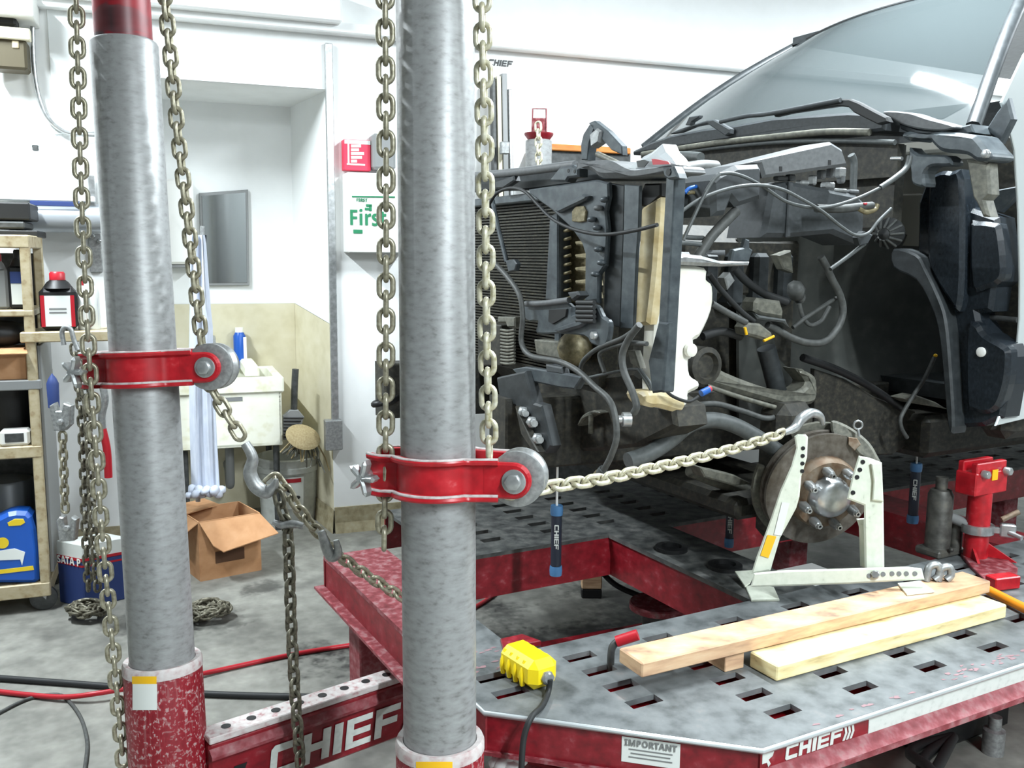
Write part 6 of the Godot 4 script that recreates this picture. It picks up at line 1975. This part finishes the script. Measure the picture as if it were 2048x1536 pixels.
	m.tube([Vector3(to.x - 0.032, by, to.z + 0.05), Vector3(to.x - 0.03, by + 0.1, to.z + 0.05), Vector3(to.x + 0.03, by + 0.1, to.z + 0.05), Vector3(to.x + 0.032, by, to.z + 0.05)], 0.004, 6)
	m.box(Vector3(to.x, by + 0.03, to.z + 0.045), Vector3.RIGHT * 0.03, Vector3.UP * 0.03, Vector3.BACK * 0.004)
	part(t, "bracket", m, M.red_dusty)
	chain("tower_chain", "thin pale chain hanging in front of the far tower", [at(1076, 246, 4.09), at(1077, 270, 4.09), at(1077, 300, 4.09), at(1079, 350, 4.09)], M.chain_bright, 0.034, 20, "chains hanging on the towers")
	t = thing("workbench", "orange topped dark bench against the far wall", "bench", on_n(1180, 300, -0.3))
	part(t, "top", front_box(1098, 287, 1262, 300, -0.32, 0.3, 0.004), M.orange_wood)
	var sh := on_n(1098, 303, -0.3); var sh2 := on_n(1262, 303, -0.3)
	m = mb()
	wb(m, sn(sh).x, sn(sh2).x, -0.3, -0.02, 0.0, sh.y + 0.012, 0.004)
	part(t, "cabinet", m, M.dark_steel)
	t = thing("wall_board", "orange wooden board in a white frame above the recess", "board", on_n(530, 10, -0.01))
	part(t, "board", front_box(410, -120, 640, 18, -0.016, 0.014, 0.0), M.orange_wood)
	part(t, "frame", front_box(640, -120, 652, 22, -0.02, 0.02, 0.002), M.cast)

# ---------- things on and under the rack ----------
func plank(label: String, a: Vector3, b: Vector3, w: float, h: float, wide_dir: Vector3, material: Material) -> void:
	var t := thing("plank", label, "plank", a, "planks on the rack")
	var d := b - a
	var m := mb()
	m.box(a + d / 2 + wide_dir * w / 2 + Vector3.UP * h / 2, d / 2, Vector3.UP * h / 2, wide_dir * w / 2, 0.003)
	part(t, "board", m, material)

func build_props() -> void:
	M.pine = grain([[0.0, rgb(159, 136, 93)], [0.2, rgb(218, 197, 142)], [0.6, rgb(242, 227, 176)], [1.0, rgb(246, 240, 197)]], 0.012, Vector3(1.2, 6, 2.2), 0.75, 0.0, 71, 0.0, 512, 5)
	M.fir = grain([[0.0, rgb(126, 108, 92)], [0.25, rgb(186, 148, 118)], [0.6, rgb(212, 176, 140)], [1.0, rgb(222, 196, 162)]], 0.012, Vector3(1.2, 6, 2.2), 0.75, 0.0, 72, 0.0, 512, 5)
	M.orange = plain(rgb(228, 140, 22), 0.45)
	M.sun = plain(rgb(246, 216, 20), 0.4)
	M.gauge = plain(rgb(40, 46, 58), 0.4)
	M.gauge_cap = plain(rgb(74, 120, 164), 0.4)
	M.jack = grain([[0.0, rgb(52, 50, 46)], [0.5, rgb(84, 84, 80)], [1.0, rgb(112, 108, 98)]], 0.02, Vector3(5, 5, 5), 0.5, 0.25, 73, 0.0, 256, 5)
	M.rag = plain(rgb(232, 232, 232), 0.85)
	M.film = plain(Color(0.85, 0.87, 0.88, 0.6), 0.25)
	M.film.transparency = BaseMaterial3D.TRANSPARENCY_ALPHA
	var t: Node3D
	var m: MB
	# planks and block
	var bw := 0.54
	var a := on_y(1283.5, 1357, bw); var b := on_y(1980, 1186, bw)
	var dir := (b - a).normalized()
	var side := dir.cross(Vector3.UP).normalized()
	if side.dot(a - EYE) < 0: side = -side
	plank("long reddish plank raised on a block behind the yellow one", a, b, 0.085, 0.033, side, M.fir)
	t = thing("wood_block", "small wooden block under the long reddish plank", "block", on_y(1470, 1340, 0.5))
	m = mb()
	var bo := on_y(1452, 1345, 0.5)
	m.box(bo + dir * 0.024 + side * 0.045 + Vector3.UP * 0.02, dir * 0.027, Vector3.UP * 0.02, side * 0.045, 0.002)
	part(t, "block", m, M.fir)
	t = thing("wood_block", "wooden shim under the far end of the reddish plank", "block", on_y(1900, 1215, 0.5))
	m = mb()
	m.box(a + dir * ((b - a).length() - 0.12) + side * 0.045 + Vector3.UP * -0.02, dir * 0.03, Vector3.UP * 0.02, side * 0.04, 0.002)
	part(t, "block", m, M.fir)
	a = on_y(1553, 1364, 0.501); b = on_y(2012, 1236, 0.501)
	dir = (b - a).normalized()
	side = dir.cross(Vector3.UP).normalized()
	if side.dot(a - EYE) < 0: side = -side
	plank("pale yellow plank lying on the deck nearest the camera", a, b, 0.085, 0.036, side, M.pine)
	t = thing("orange_rod", "orange rod lying on the deck by the plank ends", "rod", on_y(2010, 1205, 0.51))
	px_tube(t, "rod", [on_y(1972, 1178, 0.516), on_y(2120, 1252, 0.516)], 0.0125, M.orange, 12)
	# yellow pendant
	var c0 := on_y(1030, 1322, 0.525); var c1 := on_y(1084, 1356, 0.525)
	t = thing("pendant_control", "yellow pump control pendant lying on the deck corner", "control", c0)
	var ax := (c1 - c0).normalized()
	var sd := ax.cross(Vector3.UP).normalized()
	var ln := (c1 - c0).length()
	m = mb()
	m.box((c0 + c1) / 2 + Vector3.UP * 0.012, ax * ln * 0.66, Vector3.UP * 0.032, sd * 0.037, 0.016)
	part(t, "case", m, M.sun)
	for i in 4:
		m = mb()
		var o := c0 + ax * ln * (0.05 + 0.24 * i)
		m.tube(curve([o + sd * 0.034 - Vector3.UP * 0.016, o + sd * 0.037 + Vector3.UP * 0.01, o + sd * 0.026 + Vector3.UP * 0.036], 5), 0.0055, 6)
		part(t, "grip_ridge", m, M.sun)
		m = mb()
		m.tube(curve([o - sd * 0.034 - Vector3.UP * 0.016, o - sd * 0.037 + Vector3.UP * 0.01, o - sd * 0.026 + Vector3.UP * 0.036], 5), 0.0055, 6)
		part(t, "grip_ridge", m, M.sun)
	m = mb()
	hex(m, c0 + ax * ln * 1.06 + Vector3.UP * 0.008, ax, 0.015, 0.022)
	part(t, "cable_gland", m, M.zinc)
	var cg := c0 + ax * (ln * 1.06 + 0.022) + Vector3.UP * 0.008
	var edge0 := on_y(1052, 1442, 0.5)
	var out0 := -(L + C).normalized()
	px_tube(t, "cable", [cg, on_y(1096, 1385, 0.508), on_y(1084, 1412, 0.507), on_y(1062, 1436, 0.507), edge0 + out0 * 0.016 + Vector3.DOWN * 0.03, edge0 + out0 * 0.03 + Vector3.DOWN * 0.1, edge0 + out0 * 0.02 + Vector3.DOWN * 0.17], 0.0062, M.rubber)
	t = thing("white_rag", "crumpled white rag on the floor arm at the bottom edge", "rag", on_y(1015, 1530, 0.347))
	m = mb()
	for i in 7:
		m.blob(on_y(992 + i * 8, 1526 + 5 * sin(i * 2.0), 0.36), Vector3(0.016, 0.004 * sin(i), 0.004), Vector3(0.003, 0.014 + 0.006 * sin(i * 2.7), 0), Vector3(-0.004, 0, 0.016), 8)
	part(t, "cloth", m, M.rag)
	# locking pin with red grip
	t = thing("locking_pin", "bent steel pin with a red grip standing in a deck slot", "pin", on_y(1221, 1342, 0.5))
	var p0 := on_y(1221, 1345, 0.48)
	px_tube(t, "rod", [p0, p0 + Vector3.UP * 0.04 , p0 + Vector3(0.004, 0.062, 0), p0 + Vector3(0.02, 0.078, 0.0)], 0.0085, M.dark_steel, 10)
	px_tube(t, "grip", [p0 + Vector3(0.012, 0.073, 0), p0 + Vector3(0.058, 0.092, 0.006)], 0.0125, M.red_plain, 14)
	# bottle jack
	var jo := on_y(1873, 1108, 0.5)
	t = thing("bottle_jack", "dirty grey bottle jack standing on the deck", "jack", jo)
	m = mb()
	m.box(jo + Vector3.UP * 0.0125 + L * 0.012, L * 0.06, Vector3.UP * 0.012, C * 0.045, 0.006)
	part(t, "base", m, M.jack)
	m = mb()
	m.lathe(jo, Vector3.UP, [Vector2(0.04, 0.02), Vector2(0.037, 0.03), Vector2(0.037, 0.19), Vector2(0.03, 0.205), Vector2(0.02, 0.208)], 28)
	part(t, "cylinder", m, M.jack)
	m = mb()
	m.lathe(jo, Vector3.UP, [Vector2(0.0175, 0.2), Vector2(0.0175, 0.245), Vector2(0, 0.245)], 20)
	part(t, "ram", m, M.jack)
	m = mb()
	var po := jo + Vector3(0.057, 0, 0.0)
	m.lathe(po, Vector3.UP, [Vector2(0.018, 0.02), Vector2(0.018, 0.085), Vector2(0.012, 0.1), Vector2(0, 0.1)], 16)
	part(t, "pump", m, M.jack)
	px_tube(t, "handle_socket", [po + Vector3(-0.02, 0.118, 0.005), po + Vector3(0.015, 0.106, 0.04)], 0.016, M.grey_panel, 12)
	m = mb()
	m.blob(jo + Vector3(0.02, 0.03, 0.05), Vector3.RIGHT * 0.008, Vector3.UP * 0.008, Vector3.BACK * 0.008, 8)
	part(t, "release_valve", m, M.jack)
	# red anchor stand with clamp
	var ro := on_y(1950, 1118, 0.5)
	t = thing("anchor_stand", "red anchoring stand clamped under the truck sill", "stand", ro)
	m = mb()
	m.prism([on_y(1918, 1100, 0.51), on_y(1975, 1085, 0.51), on_y(2036, 1135, 0.51), on_y(2032, 1160, 0.51), on_y(1980, 1168, 0.51), on_y(1940, 1130, 0.51)], Vector3.DOWN * 0.01, 0.002)
	part(t, "foot", m, M.red_dusty)
	m = mb()
	var f0 := on_y(1980, 1166, 0.52); var f1 := on_y(2030, 1160, 0.52)
	m.box((f0 + f1) / 2, (f1 - f0) / 2, Vector3.UP * 0.018, (f1 - f0).cross(Vector3.UP).normalized() * 0.02, 0.003)
	part(t, "foot_jaw", m, M.red_bright)
	m = mb()
	m.prism([ro + Vector3(0.02, 0.0, 0.0), ro + Vector3(0.02, 0.06, 0), ro + Vector3(0.1, 0.005, 0.05)], Vector3(0.004, 0, -0.008))
	m.prism([ro + Vector3(-0.02, 0.0, 0.0), ro + Vector3(-0.02, 0.06, 0), ro + Vector3(-0.03, 0.005, 0.08)], Vector3(0.008, 0, 0))
	part(t, "gusset", m, M.red_bright)
	m = mb()
	m.lathe(ro, Vector3.UP, [Vector2(0.034, 0.0), Vector2(0.034, 0.235), Vector2(0, 0.235)], 28)
	part(t, "post", m, M.red_bright)
	var hy := ro.y + 0.215
	m = mb()
	m.box(Vector3(ro.x - 0.0, hy + 0.03, ro.z), L * 0.075, Vector3.UP * 0.035, C * 0.035, 0.004)
	m.box(Vector3(ro.x, hy + 0.072, ro.z) - C * 0.022, L * 0.07, Vector3.UP * 0.022, C * 0.01, 0.003)
	m.box(Vector3(ro.x, hy + 0.072, ro.z) + C * 0.022, L * 0.07, Vector3.UP * 0.022, C * 0.01, 0.003)
	part(t, "head", m, M.red_bright)
	for k in [-0.045, 0.06]:
		m = mb()
		hex(m, Vector3(ro.x, hy + 0.062, ro.z) + L * k - C * 0.034, -C, 0.0135, 0.02)
		part(t, "head_bolt", m, M.zinc)
	m = mb()
	m.box(Vector3(ro.x, hy + 0.055, ro.z) + L * 0.008 - C * 0.037, L * 0.013, Vector3.UP * 0.016, C * 0.001)
	part(t, "yellow_sticker", m, M.yellow)
	m = mb()
	m.lathe(ro + Vector3.UP * 0.085, Vector3.UP, [Vector2(0.035, 0), Vector2(0.046, 0), Vector2(0.046, 0.026), Vector2(0.035, 0.026)], 24)
	m.box(ro + Vector3(0.075, 0.1, 0.03), Vector3(0.02, 0, 0.008), Vector3.UP * 0.02, Vector3(-0.004, 0, 0.012), 0.004)
	m.box(ro + Vector3(0.052, 0.097, 0.02), Vector3(0.022, 0, 0.008), Vector3.UP * 0.01, Vector3(-0.003, 0, 0.008), 0.003)
	part(t, "ring_clamp", m, M.zinc)
	px_tube(t, "clamp_screw", [ro + Vector3(0.06, 0.13, 0.02), ro + Vector3(0.11, 0.155, 0.02)], 0.009, M.rust, 8)
	px_tube(t, "clamp_bolt", [ro + Vector3(0.075, 0.095, 0.04), ro + Vector3(0.095, 0.09, 0.075)], 0.008, M.zinc, 8)
	# hanging gauges
	for g in [["blue black measuring gauge hanging behind the pull chain", 1115, 922, 1020, 1140, 1.0, 0.0155], ["dark measuring gauge hanging left of the brake rotor", 1462, 990, 1002, 1084, 0.95, 0.0125], ["dark blue measuring gauge hanging beside the bottle jack", 1834, 912, 934, 1036, 0.85, 0.0165]]:
		var top := on_v(g[1], g[2], g[5]); var mid := on_v(g[1], g[3], g[5]); var low := on_v(g[1], g[4], g[5])
		mid.x = top.x; mid.z = top.z; low.x = top.x; low.z = top.z
		t = thing("measuring_gauge", g[0], "gauge", low, "measuring gauges hung from the truck")
		m = mb()
		m.tube([mid - Vector3.UP * 0.02, top + Vector3.UP * 0.05], 0.0035, 8)
		part(t, "rod", m, M.white)
		m = mb()
		m.tube([low + Vector3.UP * 0.015, mid - Vector3.UP * 0.015], g[6], 16)
		part(t, "barrel", m, M.gauge)
		for k in [mid, low]:
			m = mb()
			m.lathe(k - Vector3.UP * 0.014, Vector3.UP, [Vector2(0, 0), Vector2(g[6] * 1.12, 0), Vector2(g[6] * 1.2, 0.014), Vector2(g[6] * 1.12, 0.028), Vector2(0, 0.028)], 16)
			part(t, "end_cap", m, M.gauge_cap)
		var vx := (EYE - mid); vx.y = 0; vx = vx.normalized()
		var hgt: float = (mid - low).length()
		chief_letters(t, "lettering", (mid + low) / 2 + Vector3.UP * hgt * 0.28 + vx * (g[6] + 0.0008) - vx.cross(Vector3.UP) * -0.006, Vector3.DOWN, vx.cross(Vector3.UP) * -1.0, 0.013, M.letter, 0, 0.0, 1.15)
	# alignment stand bolted to the hub
	t = thing("wheel_stand", "pale cream steel wheel stand bolted to the bare hub", "wheel stand", on_y(1660, 1190, 0.5))
	var sz := 2.36
	var fw := ray(1650, 1000) * 0.03
	var leg := px_plate(t, "leg", pts_at(zg([585, 285, 610, 268, 675, 270, 692, 290, 685, 450, 640, 600, 625, 760, 600, 850, 470, 1090, 395, 1345, 245, 1370, 285, 1240, 400, 930, 470, 720, 560, 520, 600, 380]), sz), fw * 0.5, M.cream, 0.004)
	for q in [[655, 380], [652, 440], [650, 500], [648, 560]]:
		var p: Vector2 = zg(q)[0]
		m = mb()
		m.lathe(at(p.x, p.y, sz - 0.002), -ray(p.x, p.y), [Vector2(0.0052, 0), Vector2(0.0052, 0.001), Vector2(0, 0.001)], 12)
		part(leg, "hole", m, M.black)
	px_plate(leg, "warning_label", pts_at(zg([488, 805, 548, 812, 485, 1068, 425, 1060]), sz - 0.003), fw * 0.03, M.paper, 0.0)
	px_plate(leg, "yellow_label", pts_at(zg([375, 1062, 445, 1075, 382, 1245, 318, 1225]), sz - 0.003), fw * 0.03, M.yellow, 0.0)
	var leg2 := px_plate(t, "leg", pts_at(zg([1092, 438, 1180, 455, 1275, 492, 1288, 800, 1295, 1335, 1145, 1335, 1135, 830, 1000, 778, 1040, 610]), sz), fw * 0.5, M.cream, 0.004)
	for q in [[1125, 488], [1102, 550], [1080, 608], [1048, 730]]:
		var p: Vector2 = zg(q)[0]
		m = mb()
		m.lathe(at(p.x, p.y, sz - 0.002), -ray(p.x, p.y), [Vector2(0.0058, 0), Vector2(0.0058, 0.001), Vector2(0, 0.001)], 12)
		part(leg2, "hole", m, M.black)
	px_plate(leg2, "leg_flange", pts_at(zg([1190, 500, 1275, 492, 1288, 800, 1200, 790, 1210, 640]), sz - 0.012), fw * 0.4, M.cream, 0.003)
	px_plate(leg2, "leg_side", pts_at(zg([1075, 935, 1140, 930, 1148, 1320, 1105, 1310, 1095, 1000]), sz + 0.03), fw * 0.3, M.cream, 0.003)
	var bar := px_plate(t, "base_bar", pts_at(zg([265, 1365, 470, 1345, 1480, 1315, 1590, 1330, 1612, 1415, 1000, 1450, 240, 1475]), sz - 0.03), fw * 0.5, M.cream, 0.004)
	for q in [[1175, 1385], [1285, 1372], [1355, 1368], [1410, 1368], [1468, 1368], [1535, 1368]]:
		var p: Vector2 = zg(q)[0]
		m = mb()
		m.lathe(at(p.x, p.y, sz - 0.032), -ray(p.x, p.y), [Vector2(0.006, 0), Vector2(0.006, 0.001), Vector2(0, 0.001)], 12)
		part(bar, "hole", m, M.print_grey)
	m = mb()
	var nb: Vector2 = zg([1225, 1375])[0]
	hex(m, at(nb.x, nb.y, sz - 0.032), -ray(nb.x, nb.y), 0.011, 0.014)
	part(bar, "bolt", m, M.zinc)
	var fy := 0.507
	px_plate(t, "foot", [on_y(1491, 1172, fy), on_y(1512, 1168, fy), on_y(1548, 1174, fy), on_y(1559, 1198, fy), on_y(1503, 1199, fy)], Vector3.DOWN * 0.006, M.cream, 0.001)
	px_plate(t, "foot", [on_y(1470, 1142, fy + 0.02), on_y(1512, 1140, fy + 0.02), on_y(1500, 1165, fy + 0.01), on_y(1490, 1172, fy + 0.005)], Vector3.DOWN * 0.004, M.cream, 0.0)
	var f2 := 0.5785
	px_plate(t, "foot", [on_y(1795, 1166, f2), on_y(1840, 1161, f2), on_y(1869, 1182, f2), on_y(1814, 1188, f2)], Vector3.DOWN * 0.004, M.cream, 0.0)
	# chain hooks on the plank
	t = thing("clevis_hook", "pair of grey clevis hooks lying on the reddish plank", "hook", on_y(1875, 1160, 0.575))
	for q in [[1852, 1162, 1858, 1135, 1875, 1130, 1880, 1148, 1868, 1160], [1876, 1162, 1882, 1138, 1898, 1134, 1902, 1150, 1892, 1160]]:
		px_tube(t, "claw", px_list(q).map(func(p): return at(p.x, p.y, 2.4)), 0.010, M.cast, 10)
	# floor things seen between the runways
	var fo := on_y(1182, 1192, 0)
	t = thing("rubber_mallet", "wooden block with a black end standing on the floor inside the rack", "block", fo)
	m = mb()
	m.box(fo + Vector3.UP * 0.02, Vector3.RIGHT * 0.042, Vector3.UP * 0.02, Vector3.BACK * 0.03, 0.004)
	part(t, "rubber_end", m, M.black)
	m = mb()
	m.box(fo + Vector3.UP * 0.1, Vector3.RIGHT * 0.042, Vector3.UP * 0.06, Vector3.BACK * 0.03, 0.004)
	part(t, "wood", m, M.fir)
	t = thing("hydraulic_hose", "black hydraulic hose looping under the cross member", "hose", on_y(1240, 1180, 0.1))
	px_tube(t, "hose", [on_y(1185, 1112, 0.33), on_y(1205, 1145, 0.2), on_y(1235, 1172, 0.15), on_y(1280, 1192, 0.12)], 0.011, M.rubber)
	t = thing("white_carton", "white carton lying beyond the brake rotor inside the rack", "box", rk(1.15, 0.95, 0))
	m = mb()
	rbox(m, 0.95, 1.35, 0.85, 1.15, 0.0, 0.30, 0.004)
	part(t, "carton", m, M.paper)
	# hoses on the floor
	t = thing("air_hose", "red air hose snaking across the floor under the towers", "hose", on_y(100, 1395, 0))
	px_tube(t, "hose", px_list([-30, 1380, 60, 1390, 130, 1394, 200, 1386, 320, 1365, 430, 1342, 600, 1306, 770, 1279, 860, 1255, 950, 1214, 1000, 1178, 1045, 1130]).map(func(p): return on_y(p.x, p.y, 0.009 + 0.024 * exp(-pow((p.x - 250.0) / 110.0, 2.0)))), 0.0085, M.red_plain)
	t = thing("black_hose", "black hose lying straight across the floor behind the left tower", "hose", on_y(100, 1362, 0))
	px_tube(t, "hose", px_list([-30, 1354, 120, 1365, 250, 1375, 420, 1388, 640, 1394]).map(func(p): return on_y(p.x, p.y, 0.011)), 0.0105, M.rubber)
	t = thing("black_cable", "thin black cable looping on the floor at the lower left", "cable", on_y(120, 1390, 0))
	px_tube(t, "cable", px_list([-10, 1430, 50, 1400, 100, 1389, 130, 1395, 160, 1432, 174, 1480, 172, 1520, 165, 1560]).map(func(p): return on_y(p.x, p.y, 0.006)), 0.0055, M.hose)
	# hoses and pump under the right end of the deck
	t = thing("pump_unit", "black hydraulic pump in the dark under the deck", "pump", rk(0.9, 0.3, 0))
	m = mb()
	rbox(m, 1.0, 1.4, 0.38, 0.7, 0.0, 0.2, 0.03)
	part(t, "body", m, M.black)
	m = mb()
	m.lathe(on_y(1985, 1505, 0.0), Vector3.UP, [Vector2(0, 0), Vector2(0.03, 0), Vector2(0.03, 0.07), Vector2(0.018, 0.075), Vector2(0.018, 0.11), Vector2(0, 0.11)], 14)
	part(t, "fitting", m, M.cast)
	for i in 3:
		px_tube(t, "hose", [rk(0.45 + 0.06 * i, 0.0 + 0.05 * i, 0.02), rk(0.6 + 0.04 * i, 0.12, 0.12 + 0.03 * i), rk(0.8, 0.2 + 0.04 * i, 0.14), rk(1.0, 0.3, 0.12)], 0.014, M.rubber)
	# plastic bag on the radiator support
	t = thing("plastic_bag", "clear plastic bag with red print lying on the radiator support", "bag", on_u(1315, 334, 0.09))
	m = mb()
	var bag := pts_u(za([1230, 225, 1290, 190, 1330, 130, 1400, 95, 1482, 28, 1510, 90, 1560, 140, 1592, 192, 1480, 205, 1330, 212]), 0.085)
	m.prism(bag, L * 0.05, 0.012)
	part(t, "film", m, M.film)
	px_plate(t, "red_print", pts_u(za([1430, 150, 1460, 150, 1560, 170, 1575, 190, 1440, 195]), 0.083), L * 0.002, M.red_wire, 0.0)
	px_plate(t, "dark_print", pts_u(za([1310, 165, 1370, 155, 1405, 170, 1370, 215, 1320, 215]), 0.083), L * 0.002, M.dark_steel, 0.0)

func _ready() -> void:
	rng.seed = 20240
	cam_basis = Basis.from_euler(Vector3(deg_to_rad(-7.83), 0, deg_to_rad(0.5)))
	K = on_y(1525, 1496, 0.5)
	K.y = 0
	Q0 = on_y(693, 1062, 0)
	build_materials()
	build_light()
	build_room()
	build_rack()
	build_towers()
	build_chains()
	build_truck()
	build_wall_things()
	build_props()
